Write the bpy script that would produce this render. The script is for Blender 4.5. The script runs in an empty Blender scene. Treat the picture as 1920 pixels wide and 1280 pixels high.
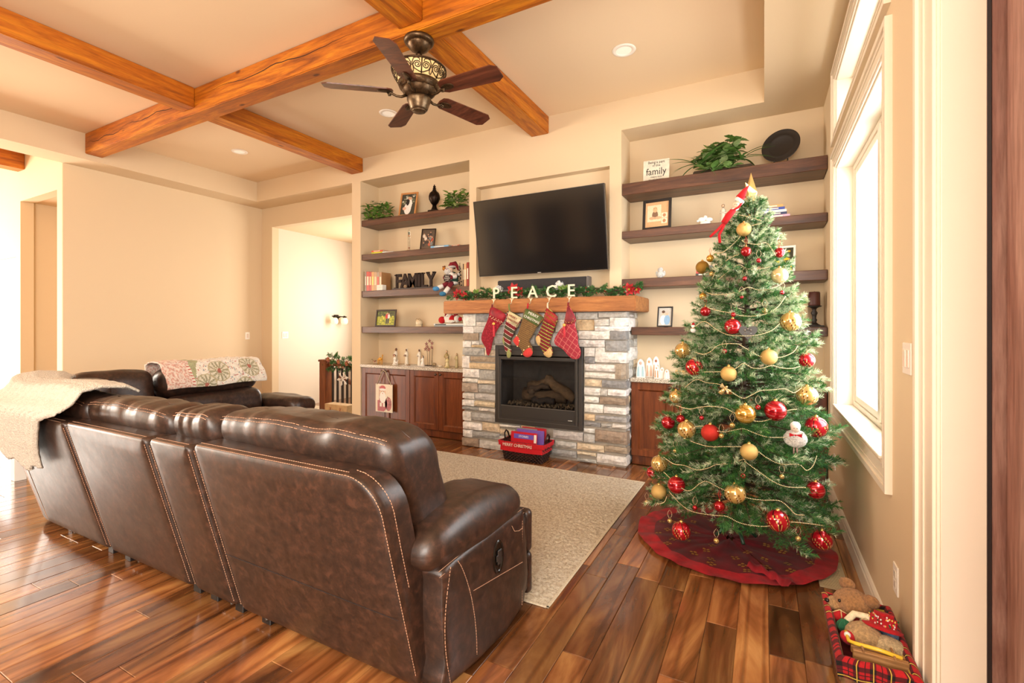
import bpy, bmesh, math, random
from math import sin, cos, pi, radians as rad, sqrt, hypot, atan2
from mathutils import Vector as V, Matrix as MX, noise as NZ
random.seed(7)
C = bpy.context.scene.collection
SC = bpy.context.scene
# ---------------------------------------------------------------- camera
cam = bpy.data.cameras.new('camera'); co = bpy.data.objects.new('camera', cam); C.objects.link(co)
co.location = (0, 0, 1.35); co.rotation_euler = (pi/2, 0, math.atan(473/890)); cam.sensor_width = 36
cam.lens = 890/1920*36; cam.shift_y = -27/1920; cam.clip_start = .05; SC.camera = co
# ---------------------------------------------------------------- world, light, exposure
SC.view_settings.view_transform = 'Standard'; SC.view_settings.look = 'None'
SC.view_settings.exposure = 0.0; SC.view_settings.gamma = 1; SC.view_settings.use_curve_mapping = False
w = bpy.data.worlds.new('overcast_sky'); SC.world = w; w.use_nodes = True
bg = w.node_tree.nodes['Background']; bg.inputs[0].default_value = (1, .985, .95, 1); bg.inputs[1].default_value = 5.0
def area(name, loc, rot, sx, sy, e, col=(1, .93, .82)):
    l = bpy.data.lights.new(name, 'AREA'); l.shape = 'RECTANGLE'; l.size = sx; l.size_y = sy; l.energy = e; l.color = col
    o = bpy.data.objects.new(name, l); C.objects.link(o); o.location = loc; o.rotation_euler = rot; return o
area('fill_overhead_rear', (-2.2, -1.6, 3.55), (rad(38), 0, 0), 4.5, 1.6, 215, (1, .92, .82))  # added overhead fill behind the camera, no fixture modelled, aimed down and forward
area('fill_behind_camera', (.0, -2.6, 1.5), (rad(84), 0, rad(12)), 1.6, 2.2, 80, (1, .93, .85))  # unseen fill light behind the camera; the rear wall has no opening
area('fill_right_rear', (.38, -1.4, 1.8), (0, rad(92), rad(-14)), 1.9, 2.6, 390, (1, .95, .87))  # invented fill facing left, put in to brighten the left wall
area('daylight_left_windows', (-11.3, -.6, 1.5), (0, rad(-90), 0), 2.2, 4.6, 700, (1, .93, .82))
area('daylight_right_window', (.86, 3.38, 1.75), (0, rad(90), 0), 1.6, 1.55, 95, (.95, .97, 1))
area('daylight_hall_window', (-5.7, 6.75, 1.7), (rad(-90), 0, 0), 1.2, 1.6, 90, (1, .93, .84))
area('daylight_patio_door', (-9.5, 2.95, 1.2), (rad(-90), 0, 0), 1.5, 2.2, 170, (1, .96, .9))
# ---------------------------------------------------------------- colour + materials
def lin(c):
    f = lambda u: u/12.92 if u <= .04045 else ((u+.055)/1.055)**2.4
    if isinstance(c, str): c = [int(c[i:i+2], 16)/255 for i in (0, 2, 4)]
    return tuple(f(x) for x in c)
MAT = {}
def newmat(name, rough=.5, metal=0, spec=.5):
    m = bpy.data.materials.new(name); m.use_nodes = True; MAT[name] = m
    b = m.node_tree.nodes['Principled BSDF']
    b.inputs['Roughness'].default_value = rough; b.inputs['Metallic'].default_value = metal
    b.inputs['Specular IOR Level'].default_value = spec
    return m, m.node_tree, b
def N(nt, t, **k):
    n = nt.nodes.new('ShaderNode'+t)
    for a, b in k.items():
        if a.startswith('i_'):
            key = a[2:].replace('_', ' '); n.inputs[key].default_value = b
        else: setattr(n, a, b)
    return n
def ramp(nt, stops, src):
    r = nt.nodes.new('ShaderNodeValToRGB'); e = r.color_ramp.elements
    e[0].position, e[0].color = stops[0][0], (*lin(stops[0][1]), 1)
    e[1].position, e[1].color = stops[-1][0], (*lin(stops[-1][1]), 1)
    for p, c in stops[1:-1]:
        x = e.new(p); x.color = (*lin(c), 1)
    nt.links.new(src, r.inputs[0]); return r
def coords(nt, scale, space='world', rnd=True):
    """world position stretched by scale, shifted by each object's own random number"""
    g = N(nt, 'NewGeometry'); mp = N(nt, 'Mapping'); mp.inputs['Scale'].default_value = scale
    if space == 'object':
        t = N(nt, 'TexCoord'); nt.links.new(t.outputs['Object'], mp.inputs[0])
    else: nt.links.new(g.outputs['Position'], mp.inputs[0])
    if rnd:
        oi = N(nt, 'ObjectInfo'); mu = N(nt, 'Math', operation='MULTIPLY'); mu.inputs[1].default_value = 37
        nt.links.new(oi.outputs['Random'], mu.inputs[0]); nt.links.new(mu.outputs[0], mp.inputs['Location'])
    return mp.outputs[0]
def bump(nt, b, h, strength=.2, dist=.01, prev=None):
    n = N(nt, 'Bump'); n.inputs['Strength'].default_value = strength; n.inputs['Distance'].default_value = dist
    nt.links.new(h, n.inputs['Height'])
    if prev: nt.links.new(prev, n.inputs['Normal'])
    nt.links.new(n.outputs[0], b.inputs['Normal']); return n.outputs[0]
def noise(nt, vec, scale, detail=4, rough=.55, dist=0):
    n = N(nt, 'TexNoise'); n.inputs['Scale'].default_value = scale; n.inputs['Detail'].default_value = detail
    n.inputs['Roughness'].default_value = rough; n.inputs['Distortion'].default_value = dist
    nt.links.new(vec, n.inputs['Vector']); return n.outputs['Fac']
def paint(name, col, rough=.75, bs=.08, sc=60):
    m, nt, b = newmat(name, rough, 0, .3); b.inputs['Base Color'].default_value = (*lin(col), 1)
    bump(nt, b, noise(nt, coords(nt, (1, 1, 1), rnd=False), sc, 3), bs, .004); return m
paint('wall_paint', 'dcc6a4'); paint('ceiling_paint', 'e8cea9', .85)
paint('trim_white', 'ece0cc', .35, .01); paint('hall_paint', 'dfd2bf')
def wood(name, stops, axis, rough=.4, scale=1.0, bs=.12, knots=0, coat=0):
    m, nt, b = newmat(name, rough); s = [9, 9, 9]; s['xyz'.index(axis)] = .8
    v = coords(nt, tuple(q*scale for q in s))
    f = noise(nt, v, 1.4, 6, .6, 1.4); r = ramp(nt, stops, f)
    f2 = noise(nt, v, 9, 3, .7, .2); mx = N(nt, 'Mix', data_type='RGBA', blend_type='MULTIPLY'); mx.inputs[0].default_value = .35
    r2 = ramp(nt, [(.35, '8a7868'), (.6, 'ffffff')], f2)
    nt.links.new(r.outputs[0], mx.inputs[6]); nt.links.new(r2.outputs[0], mx.inputs[7])
    out = mx.outputs[2]
    if knots:
        s2 = [3.2, 3.2, 3.2]; s2['xyz'.index(axis)] = 1.3
        vo = N(nt, 'TexVoronoi'); vo.inputs['Scale'].default_value = 1.6; nt.links.new(coords(nt, tuple(s2)), vo.inputs['Vector'])
        r3 = ramp(nt, [(.045, '5a3008'), (.10, 'ffffff')], vo.outputs['Distance'])
        m2 = N(nt, 'Mix', data_type='RGBA', blend_type='MULTIPLY'); m2.inputs[0].default_value = knots
        nt.links.new(out, m2.inputs[6]); nt.links.new(r3.outputs[0], m2.inputs[7]); out = m2.outputs[2]
    nt.links.new(out, b.inputs['Base Color']); bump(nt, b, f2, bs, .004)
    b.inputs['Coat Weight'].default_value = coat; b.inputs['Coat Roughness'].default_value = .15
    return m
OR = [(.3, '8a4606'), (.48, 'b7640a'), (.7, 'd48718')]
wood('beam_wood_x', OR, 'x', .5, 1, .2, .8); wood('beam_wood_y', OR, 'y', .5, 1, .2, .8)
SH = [(.3, '3c2214'), (.5, '5a3622'), (.72, '744a30')]
wood('shelf_wood', SH, 'x', .38, 1, .1, .3); wood('cabinet_wood', [(.3, '52260f'), (.5, '703818'), (.72, '8a4a24')], 'z', .33, .8, .06)
wood('mantel_wood', [(.3, '8e5424'), (.5, 'ab6c36'), (.72, 'c08448')], 'x', .5, 1, .12, .4)
wood('post_wood', [(.3, '5a2c12'), (.5, '7a4220'), (.72, '915630')], 'z', .4); wood('blade_wood', [(.3, '3a1c12'), (.5, '5e3020'), (.72, '804a32')], 'x', .35, 1.3)
wood('door_wood', [(.3, '744838'), (.5, '956a5c'), (.72, 'b48c7c')], 'z', .4); wood('sled_wood', [(.3, '8a5e34'), (.5, 'a97c4c'), (.72, 'c09464')], 'x', .5, 3)
# floor planks: strong figure, one tone per plank
def floor_mat():
    m, nt, b = newmat('floor_wood', .22, 0, .5)
    v = coords(nt, (4.2, .75, 1)); f = noise(nt, v, 1.0, 6, .55, 2.8)
    r = ramp(nt, [(.24, '442714'), (.38, '6c4222'), (.50, '865530'), (.64, 'a07040'), (.80, 'bd915a')], f)
    wv = N(nt, 'TexWave', wave_type='BANDS', bands_direction='X'); wv.inputs['Scale'].default_value = 1.1
    wv.inputs['Distortion'].default_value = 9; wv.inputs['Detail'].default_value = 3; wv.inputs['Detail Scale'].default_value = .7
    nt.links.new(coords(nt, (3.0, .40, 1)), wv.inputs['Vector'])
    r2 = ramp(nt, [(.0, '6a3c20'), (.07, 'caa484'), (.22, 'ffffff')], wv.outputs['Fac'])
    mx = N(nt, 'Mix', data_type='RGBA', blend_type='MULTIPLY'); mx.inputs[0].default_value = .45
    nt.links.new(r.outputs[0], mx.inputs[6]); nt.links.new(r2.outputs[0], mx.inputs[7])
    oi = N(nt, 'ObjectInfo'); at = N(nt, 'Attribute', attribute_name='Col')
    mx3 = N(nt, 'Mix', data_type='RGBA', blend_type='MULTIPLY'); mx3.inputs[0].default_value = 1
    nt.links.new(mx.outputs[2], mx3.inputs[6]); nt.links.new(at.outputs['Color'], mx3.inputs[7])
    nt.links.new(mx3.outputs[2], b.inputs['Base Color'])
    b.inputs['Coat Weight'].default_value = .5; b.inputs['Coat Roughness'].default_value = .12
    bump(nt, b, f, .05, .004)
floor_mat()
def vc(name, rough, metal=0, spec=.5, bs=0, bsc=200, bd=.002, mott=0, msc=20, sheen=0, trans=0, coat=0):
    """material whose own colour is stored with each mesh (attribute Col)"""
    m, nt, b = newmat(name, rough, metal, spec); at = N(nt, 'Attribute', attribute_name='Col'); out = at.outputs['Color']
    v = coords(nt, (1, 1, 1), 'world', False)
    if mott:
        r = ramp(nt, [(.3, (1-mott,)*3), (.7, (1, 1, 1))], noise(nt, v, msc, 5, .6))
        mx = N(nt, 'Mix', data_type='RGBA', blend_type='MULTIPLY'); mx.inputs[0].default_value = 1
        nt.links.new(out, mx.inputs[6]); nt.links.new(r.outputs[0], mx.inputs[7]); out = mx.outputs[2]
    nt.links.new(out, b.inputs['Base Color'])
    if bs: bump(nt, b, noise(nt, v, bsc, 4), bs, bd)
    b.inputs['Sheen Weight'].default_value = sheen; b.inputs['Coat Weight'].default_value = coat
    if trans:
        tr = N(nt, 'BsdfTranslucent'); nt.links.new(out, tr.inputs[0]); ms = N(nt, 'MixShader'); ms.inputs[0].default_value = trans
        o = nt.nodes['Material Output']; nt.links.new(b.outputs[0], ms.inputs[1]); nt.links.new(tr.outputs[0], ms.inputs[2]); nt.links.new(ms.outputs[0], o.inputs[0])
    return m
vc('matt', .8, mott=.12); vc('gloss', .22); vc('satin', .45); vc('metal', .3, 1); vc('bronze', .38, .85, mott=.3, msc=60)
vc('cloth', .95, bs=.5, bsc=350, bd=.002, mott=.15, msc=90, sheen=.04); vc('velvet', .6, mott=.35, msc=14, sheen=.05, bs=.15, bsc=60, bd=.004)
vc('leaf', .5, mott=.3, msc=60, trans=.25); vc('needle', .6, trans=.2); vc('stone_face', .9, bs=.6, bsc=38, bd=.012, mott=.22, msc=26)
vc('print', .35, mott=.1, msc=120); vc('glitter', .35, .55, bs=1, bsc=900, bd=.002); vc('bauble', .16, .55, coat=.6); vc('wicker', .5, mott=.3, msc=60)
vc('fur', 1, bs=1, bsc=260, bd=.008, mott=.3, msc=120, sheen=.15); vc('porcelain', .3, mott=.06, msc=40); vc('knit', .95, bs=1, bsc=130, bd=.014, mott=.12, msc=90, sheen=.1)
def leather():
    m, nt, b = newmat('leather', .3, 0, .5); v = coords(nt, (1, 1, 1), 'world', False)
    r = ramp(nt, [(.36, '261913'), (.52, '36241b'), (.66, '4c3125')], noise(nt, v, 26, 6, .7, .3))
    nt.links.new(r.outputs[0], b.inputs['Base Color'])
    vo = N(nt, 'TexVoronoi'); vo.inputs['Scale'].default_value = 420; nt.links.new(v, vo.inputs['Vector'])
    p = bump(nt, b, vo.outputs['Distance'], .12, .001); bump(nt, b, noise(nt, v, 7, 3, .5), .12, .02, p)
    b.inputs['Coat Weight'].default_value = .12; b.inputs['Coat Roughness'].default_value = .25
    rr = N(nt, 'MapRange'); rr.inputs['To Min'].default_value = .33; rr.inputs['To Max'].default_value = .48
    nt.links.new(noise(nt, v, 12, 3), rr.inputs['Value']); nt.links.new(rr.outputs[0], b.inputs['Roughness'])
leather()
def granite():
    m, nt, b = newmat('granite', .2); v = coords(nt, (1, 1, 1), 'world', False)
    r = ramp(nt, [(.36, '3a332c'), (.44, '8d8072'), (.5, 'c9bda9'), (.6, 'e6dccb')], noise(nt, v, 110, 4, .7))
    nt.links.new(r.outputs[0], b.inputs['Base Color'])
granite()
def rugmat():
    m, nt, b = newmat('rug_pile', 1, 0, .1); v = coords(nt, (1, 1, 1), 'world', False)
    f = noise(nt, v, 55, 5, .75)
    r = ramp(nt, [(.30, '8e7858'), (.44, 'c8b494'), (.58, 'e4d8c0')], f)
    nt.links.new(r.outputs[0], b.inputs['Base Color']); bump(nt, b, f, 1, .02); b.inputs['Sheen Weight'].default_value = .3
rugmat()
def glassmat(name, fac, col=(1, 1, 1), rough=.02):
    m = bpy.data.materials.new(name); m.use_nodes = True; MAT[name] = m; nt = m.node_tree; nt.nodes.clear()
    t = N(nt, 'BsdfTransparent'); t.inputs[0].default_value = (*col, 1); g = N(nt, 'BsdfGlossy'); g.inputs['Roughness'].default_value = rough
    ms = N(nt, 'MixShader'); ms.inputs[0].default_value = fac; o = N(nt, 'OutputMaterial')
    nt.links.new(t.outputs[0], ms.inputs[1]); nt.links.new(g.outputs[0], ms.inputs[2]); nt.links.new(ms.outputs[0], o.inputs[0])
glassmat('pane_glass', .06); glassmat('fire_glass', .07, (.9, .9, .9)); glassmat('clear_glass', .15, (.96, .98, .98), .05)
def emat(name, col, s):
    m, nt, b = newmat(name, .4); b.inputs['Base Color'].default_value = (*lin(col), 1)
    b.inputs['Emission Color'].default_value = (*lin(col), 1); b.inputs['Emission Strength'].default_value = s
emat('lamp_glass', 'ffe9b8', .8); emat('amber_glass', 'e9c98a', .25); emat('can_lens', 'f4ead8', .3)
m, nt, b = newmat('tv_screen', .12, 0, .6); b.inputs['Base Color'].default_value = (.008, .007, .007, 1)
def tapestry(name, a, bcol, c, sc):
    pass
# ---------------------------------------------------------------- mesh builder
I4 = MX.Identity(4)
def TR(x=0, y=0, z=0, rx=0, ry=0, rz=0, s=1):
    m = MX.Translation((x, y, z)) @ MX.Rotation(rz, 4, 'Z') @ MX.Rotation(ry, 4, 'Y') @ MX.Rotation(rx, 4, 'X')
    if s != 1: m = m @ (MX.Diagonal((s, s, s, 1)) if not isinstance(s, tuple) else MX.Diagonal((*s, 1)))
    return m
class MB:
    def __init__(s, m=None): s.v = []; s.f = []; s.c = []; s.m = []; s.s = []; s.M = m or I4; s.col = (1, 1, 1); s.mi = 0; s.sm = False; s.D = None
    def set(s, col=None, M=None, mi=None, sm=None):
        if col is not None: s.col = lin(col)
        if M is not None: s.M = M
        if mi is not None: s.mi = mi
        if sm is not None: s.sm = sm
        return s
    def add(s, vs, fs, sm=None, cols=None):
        o = len(s.v); M = s.M
        for p in vs:
            q = M @ V(p); s.v.append(s.D(q) if s.D else q)
        for i, f in enumerate(fs):
            s.f.append([o+k for k in f]); s.c.append(cols[i] if cols else s.col); s.m.append(s.mi); s.s.append(s.sm if sm is None else sm)
        return s
    def box(s, x0, x1, y0, y1, z0, z1, ch=0):
        if x1 < x0: x0, x1 = x1, x0
        if y1 < y0: y0, y1 = y1, y0
        if z1 < z0: z0, z1 = z1, z0
        if not ch:
            vs = [(x, y, z) for z in (z0, z1) for y in (y0, y1) for x in (x0, x1)]
            return s.add(vs, [(0, 2, 3, 1), (4, 5, 7, 6), (0, 1, 5, 4), (2, 6, 7, 3), (0, 4, 6, 2), (1, 3, 7, 5)])
        bm = bmesh.new(); bmesh.ops.create_cube(bm, size=1)
        for v in bm.verts: v.co = V(((x0+x1)/2+v.co.x*(x1-x0), (y0+y1)/2+v.co.y*(y1-y0), (z0+z1)/2+v.co.z*(z1-z0)))
        bmesh.ops.bevel(bm, geom=list(bm.edges), offset=ch, segments=1 if ch < .006 else 2, affect='EDGES')
        return s.bm(bm)
    def bm(s, bm, sm=None):
        bm.verts.index_update(); s.add([v.co.copy() for v in bm.verts], [[v.index for v in f.verts] for f in bm.faces], sm); bm.free(); return s
    def rbox(s, w, d, h, r, n=6, wr=0, wf=None, seed=0, dfn=None):
        """soft cushion: rounded box centred on the origin, optional wrinkles"""
        vs = {}; out = []; fs = []
        def P(p):
            k = tuple(round(q, 5) for q in p)
            if k not in vs:
                a = [p[0]*w/2, p[1]*d/2, p[2]*h/2]; L = [w/2-r, d/2-r, h/2-r]
                cl = [max(-l, min(l, q)) for q, l in zip(a, L)]; dv = V(a)-V(cl)
                if dv.length > 1e-9: dv = dv.normalized()*r
                q = V(cl)+dv
                if wr:
                    nn = V([x/(y+1e-6) for x, y in zip(a, (w/2, d/2, h/2))]).normalized()
                    sc = wf or (6, 6, 2); q += nn*wr*NZ.noise(V((q.x*sc[0]+seed, q.y*sc[1], q.z*sc[2])))
                if dfn: q = V(dfn(q.x, q.y, q.z))
                vs[k] = len(out); out.append(q)
            return vs[k]
        # denser near the edges so the rounding reads
        t = [-1+2*i/n for i in range(n+1)]
        def dn(L): 
            e = min(.9, 2*r/L)
            a = [-1, -1+e*.12, -1+e*.35, -1+e*.65, -1+e]; m = [(-1+e)+(2-2*e)*i/n for i in range(1, n)]
            return a+m+[-q for q in reversed(a)]
        X, Y, Z = dn(w), dn(d), dn(h)
        def face(A, B, fn, flip):
            for i in range(len(A)-1):
                for j in range(len(B)-1):
                    q = [P(fn(A[i], B[j])), P(fn(A[i+1], B[j])), P(fn(A[i+1], B[j+1])), P(fn(A[i], B[j+1]))]
                    fs.append(q[::-1] if flip else q)
        face(X, Y, lambda a, b: (a, b, 1), 0); face(X, Y, lambda a, b: (a, b, -1), 1)
        face(X, Z, lambda a, b: (a, -1, b), 0); face(X, Z, lambda a, b: (a, 1, b), 1)
        face(Y, Z, lambda a, b: (1, a, b), 0); face(Y, Z, lambda a, b: (-1, a, b), 1)
        return s.add(out, fs, True)
    def lathe(s, prof, n=24, ang=2*pi, sm=True, cap=True, flute=0, nf=0):
        vs = []; fs = []; m = len(prof); full = abs(ang-2*pi) < 1e-6; k = n if full else n+1
        for i in range(k):
            a = ang*i/n
            for r, z in prof:
                q = r*(1+flute*cos(nf*a)) if nf else r
                vs.append((q*cos(a), q*sin(a), z))
        for i in range(n):
            j = (i+1) % k
            for t in range(m-1): fs.append((i*m+t, j*m+t, j*m+t+1, i*m+t+1))
        if cap and full:
            if prof[0][0] > 1e-5: fs.append([i*m for i in range(k)][::-1])
            if prof[-1][0] > 1e-5: fs.append([i*m+m-1 for i in range(k)])
        return s.add(vs, fs, sm)
    def cyl(s, p, q, r, r2=None, n=12, sm=True):
        p, q = V(p), V(q); d = q-p; L = d.length
        if L < 1e-7: return s
        M = s.M; s.M = M @ MX.Translation(p) @ d.to_track_quat('Z', 'Y').to_matrix().to_4x4()
        s.lathe([(r, 0), (r if r2 is None else r2, L)], n, sm=sm); s.M = M; return s
    def tube(s, pts, r, n=6, closed=False, rs=None):
        pts = [V(p) for p in pts]; m = len(pts); vs = []; fs = []; up = None
        for i, p in enumerate(pts):
            t = (pts[(i+1) % m]-pts[i-1]) if closed else (pts[min(i+1, m-1)]-pts[max(i-1, 0)])
            t.normalize()
            if up is None: up = t.orthogonal().normalized()
            up = (up-t*up.dot(t)).normalized() if (up-t*up.dot(t)).length > 1e-6 else t.orthogonal().normalized()
            b = t.cross(up); R = rs[i] if rs else r
            for k in range(n):
                a = 2*pi*k/n; vs.append(p+(up*cos(a)+b*sin(a))*R)
        for i in range(m if closed else m-1):
            j = (i+1) % m
            for k in range(n): fs.append((i*n+k, i*n+(k+1) % n, j*n+(k+1) % n, j*n+k))
        if not closed: fs.append(list(range(n))[::-1]); fs.append([(m-1)*n+k for k in range(n)])
        return s.add(vs, fs, True)
    def ball(s, c, r, n=12, sc=(1, 1, 1), dfn=None):
        vs = []; fs = []; m = max(4, n//2+1)
        for j in range(m+1):
            th = pi*j/m
            for i in range(n):
                a = 2*pi*i/n; p = V((sin(th)*cos(a)*sc[0], sin(th)*sin(a)*sc[1], cos(th)*sc[2]))*r
                if dfn: p = V(dfn(p))
                vs.append(V(c)+p)
        for j in range(m):
            for i in range(n): fs.append((j*n+i, (j+1)*n+i, (j+1)*n+(i+1) % n, j*n+(i+1) % n))
        return s.add(vs, fs, True)
    def poly(s, pts, t, ax='y', at=0, bev=0):
        """closed outline (2-D) extruded by t along an axis"""
        def f(u, w, q): return {'y': (u, q, w), 'x': (q, u, w), 'z': (u, w, q)}[ax]
        n = len(pts); vs = [f(u, w, at) for u, w in pts]+[f(u, w, at+t) for u, w in pts]
        fs = [list(range(n)), list(range(2*n-1, n-1, -1))]+[(i, i+n, (i+1) % n+n, (i+1) % n) for i in range(n)]
        return s.add(vs, fs, False)
    def grid(s, fn, nu, nv, sm=True, cf=None):
        vs = [fn(i/nu, j/nv) for j in range(nv+1) for i in range(nu+1)]; fs = []; cs = []
        for j in range(nv):
            for i in range(nu):
                a = j*(nu+1)+i; fs.append((a, a+1, a+nu+2, a+nu+1))
                if cf: cs.append(cf((i+.5)/nu, (j+.5)/nv))
        return s.add(vs, fs, sm, cs or None)
    def text(s, txt, size, depth, M, align='CENTER', bold=0):
        cu = bpy.data.curves.new('t', 'FONT'); cu.body = txt; cu.size = size; cu.extrude = depth/2; cu.align_x = align; cu.align_y = 'BOTTOM_BASELINE'
        cu.offset = bold; cu.resolution_u = 2
        o = bpy.data.objects.new('t', cu); C.objects.link(o); dg = bpy.context.evaluated_depsgraph_get(); me = o.evaluated_get(dg).to_mesh()
        Mo = s.M; s.M = Mo @ M; s.add([v.co.copy() for v in me.vertices], [list(p.vertices) for p in me.polygons], False); s.M = Mo
        o.evaluated_get(dg).to_mesh_clear(); bpy.data.objects.remove(o); bpy.data.curves.remove(cu); return s
    def build(s, name, mats, parent=None, label=None, cat=None, group=None, kind=None, local=False, loc=None, fixn=True):
        me = bpy.data.meshes.new(name); off = V((0, 0, 0))
        if parent is not None and not local:
            p = parent
            while p is not None: off += V(p.location); p = p.parent
        if loc is not None: off += V(loc)
        vs = [v-off for v in s.v] if off.length > 0 else s.v
        me.from_pydata([tuple(v) for v in vs], [], s.f)
        if isinstance(mats, str): mats = [mats]
        for q in mats: me.materials.append(MAT[q])
        me.polygons.foreach_set('material_index', s.m); me.polygons.foreach_set('use_smooth', s.s)
        if fixn and len(s.f) < 60000:
            bb = bmesh.new(); bb.from_mesh(me); bmesh.ops.recalc_face_normals(bb, faces=bb.faces); bb.to_mesh(me); bb.free()
        ca = me.color_attributes.new('Col', 'FLOAT_COLOR', 'CORNER'); buf = []
        for f, c in zip(s.f, s.c): buf.extend((c[0], c[1], c[2], 1)*len(f))
        ca.data.foreach_set('color', buf); me.update()
        o = bpy.data.objects.new(name, me); C.objects.link(o); o.parent = parent
        if loc is not None: o.location = loc
        tag(o, label, cat, group, kind); return o
def tag(o, label=None, cat=None, group=None, kind=None):
    if label: o['label'] = label
    if cat: o['category'] = cat
    if group: o['group'] = group
    if kind: o['kind'] = kind
    return o
def thing(name, label, cat, loc=(0, 0, 0), group=None, rz=0):
    o = bpy.data.objects.new(name, None); C.objects.link(o); o.location = loc; o.rotation_euler = (0, 0, rz); o.empty_display_size = .1
    return tag(o, label, cat, group)
def copy_tree(o, parent=None):
    c = o.copy(); C.objects.link(c); c.parent = parent
    for ch in list(o.children): copy_tree(ch, c)
    return c
def inst(me, name, parent, M):
    o = bpy.data.objects.new(name, me); C.objects.link(o); o.parent = parent; o.matrix_local = M; return o
R = random.uniform
def jit(c, a=.04):
    c = lin(c) if isinstance(c, str) else c; k = 1+R(-a, a)
    return tuple(max(0, min(1, q*k*(1+R(-a/3, a/3)))) for q in c)
# ================================================================ the room
XR, YW, YB, ZS, ZT = .465, 4.66, 5.0, 3.30, 3.60
def slab(name, axis, a0, a1, u0, u1, z0, z1, holes, mat, parent=None, kind='structure'):
    """wall of thickness a0..a1 with rectangular openings (u0,u1,z0,z1)"""
    us = sorted({u0, u1, *[h[0] for h in holes], *[h[1] for h in holes]}); zs = sorted({z0, z1, *[h[2] for h in holes], *[h[3] for h in holes]})
    us = [u for u in us if u0 <= u <= u1]; zs = [z for z in zs if z0 <= z <= z1]
    vs = []; fs = []; idx = {}
    def vid(i, j, k):
        if (i, j, k) not in idx:
            idx[(i, j, k)] = len(vs); a = (a0, a1)[k]; vs.append((a, us[i], zs[j]) if axis == 'x' else (us[i], a, zs[j]))
        return idx[(i, j, k)]
    def solid(i, j):
        if i < 0 or j < 0 or i >= len(us)-1 or j >= len(zs)-1: return False
        cu, cz = (us[i]+us[i+1])/2, (zs[j]+zs[j+1])/2
        return not any(h[0] < cu < h[1] and h[2] < cz < h[3] for h in holes)
    for i in range(len(us)-1):
        for j in range(len(zs)-1):
            if not solid(i, j): continue
            for k in (0, 1): q = [vid(i, j, k), vid(i+1, j, k), vid(i+1, j+1, k), vid(i, j+1, k)]; fs.append(q if k == 0 else q[::-1])
            for (di, dj, e) in ((-1, 0, ((0, 0), (0, 1))), (1, 0, ((1, 0), (1, 1))), (0, -1, ((0, 0), (1, 0))), (0, 1, ((0, 1), (1, 1)))):
                if not solid(i+di, j+dj):
                    p, r = e; fs.append([vid(i+p[0], j+p[1], 0), vid(i+r[0], j+r[1], 0), vid(i+r[0], j+r[1], 1), vid(i+p[0], j+p[1], 1)])
    bm = bmesh.new(); bv = [bm.verts.new(v) for v in vs]
    for f in fs: bm.faces.new([bv[i] for i in f])
    bmesh.ops.recalc_face_normals(bm, faces=bm.faces)
    mb = MB(); mb.bm(bm); return mb.build(name, mat, parent, kind=kind)
def struct(name, mb, mat, parent=None): return mb.build(name, mat, parent, kind='structure' if parent is None else None)
b = MB(); b.box(-11.6, 2.2, -3.5, 7.4, -.12, -.012); floor = struct('floor', b, 'floor_wood')
b = MB(); b.set('c9b596').box(-7.09, -4.0, 5.02, 5.62, -.011, .004); struct('floor_hall_carpet', b, 'rug_pile')
# planks -----------------------------------------------------------------
W = .127; rp = random.Random(11); PL = []
fixed = {0: [1.55, 2.23, 2.63, 3.5, 4.4], -2: [1.0, 1.45, 2.344, 3.3, 4.1], -3: [.9, 1.9, 2.75, 3.6, 4.5]}
for k in range(-74, 4):
    x0 = .018+W*k
    if x0 > .44: continue
    x1 = min(x0+W, .452)
    if k in fixed: cuts = fixed[k]
    else:
        cuts = []; y = .2+rp.uniform(0, .9)
        while y < 4.66: cuts.append(y); y += rp.uniform(.38, 1.25)
    ys = [.2]+[c for c in cuts if c > .3]+[4.66]
    for a, c in zip(ys, ys[1:]):
        if c-a < .05: continue
        g = rp.choice([.55, .7, .85, .95, 1.05, 1.2, 1.3]); wr = rp.uniform(.93, 1.05)
        if k == 0 and abs(a-2.23) < .01: g = .38
        if k == -2 and abs(a-1.45) < .01: g = .55
        PL.append((x0, x1, a, c, (g*1.02, g*.98*wr, g*.95*wr)))
def vis(p):
    X, Y = (p[0]+p[1])/2, (p[2]+p[3])/2
    if -4.15 < X < -1.05 and 1.38 < Y < 4.1: return 1e9
    bb = -.469*X*-1*-1 if 0 else (X*-.469+Y*.883); aa = X*.883+Y*.469
    if bb < .8 or abs(aa/bb) > 1.25 or bb < 1.35*890/720: return 500+hypot(X, Y)
    return hypot(X, Y)
PL.sort(key=vis)
def plank(mb, p):
    x0, x1, a, c, g = p; e = .0007; t = .0022; dz = rp.uniform(0, .0008); mb.col = g
    vs = [(x0+e, a+e, -.012), (x1-e, a+e, -.012), (x1-e, c-e, -.012), (x0+e, c-e, -.012),
          (x0+e, a+e, -.0016), (x1-e, a+e, -.0016), (x1-e, c-e, -.0016), (x0+e, c-e, -.0016),
          (x0+e+t, a+e+t, dz), (x1-e-t, a+e+t, dz), (x1-e-t, c-e-t, dz), (x0+e+t, c-e-t, dz)]
    fs = [(8, 9, 10, 11)]+[(i, (i+1) % 4, (i+1) % 4+4, i+4) for i in range(4)]+[(i+4, (i+1) % 4+4, (i+1) % 4+8, i+8) for i in range(4)]
    mb.add(vs, fs, False)
for p in PL[:299]: b = MB(); plank(b, p); b.build('plank', 'floor_wood', floor)
b = MB()
for p in PL[299:]: plank(b, p)
b.build('plank_field', 'floor_wood', floor, kind='stuff')
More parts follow.
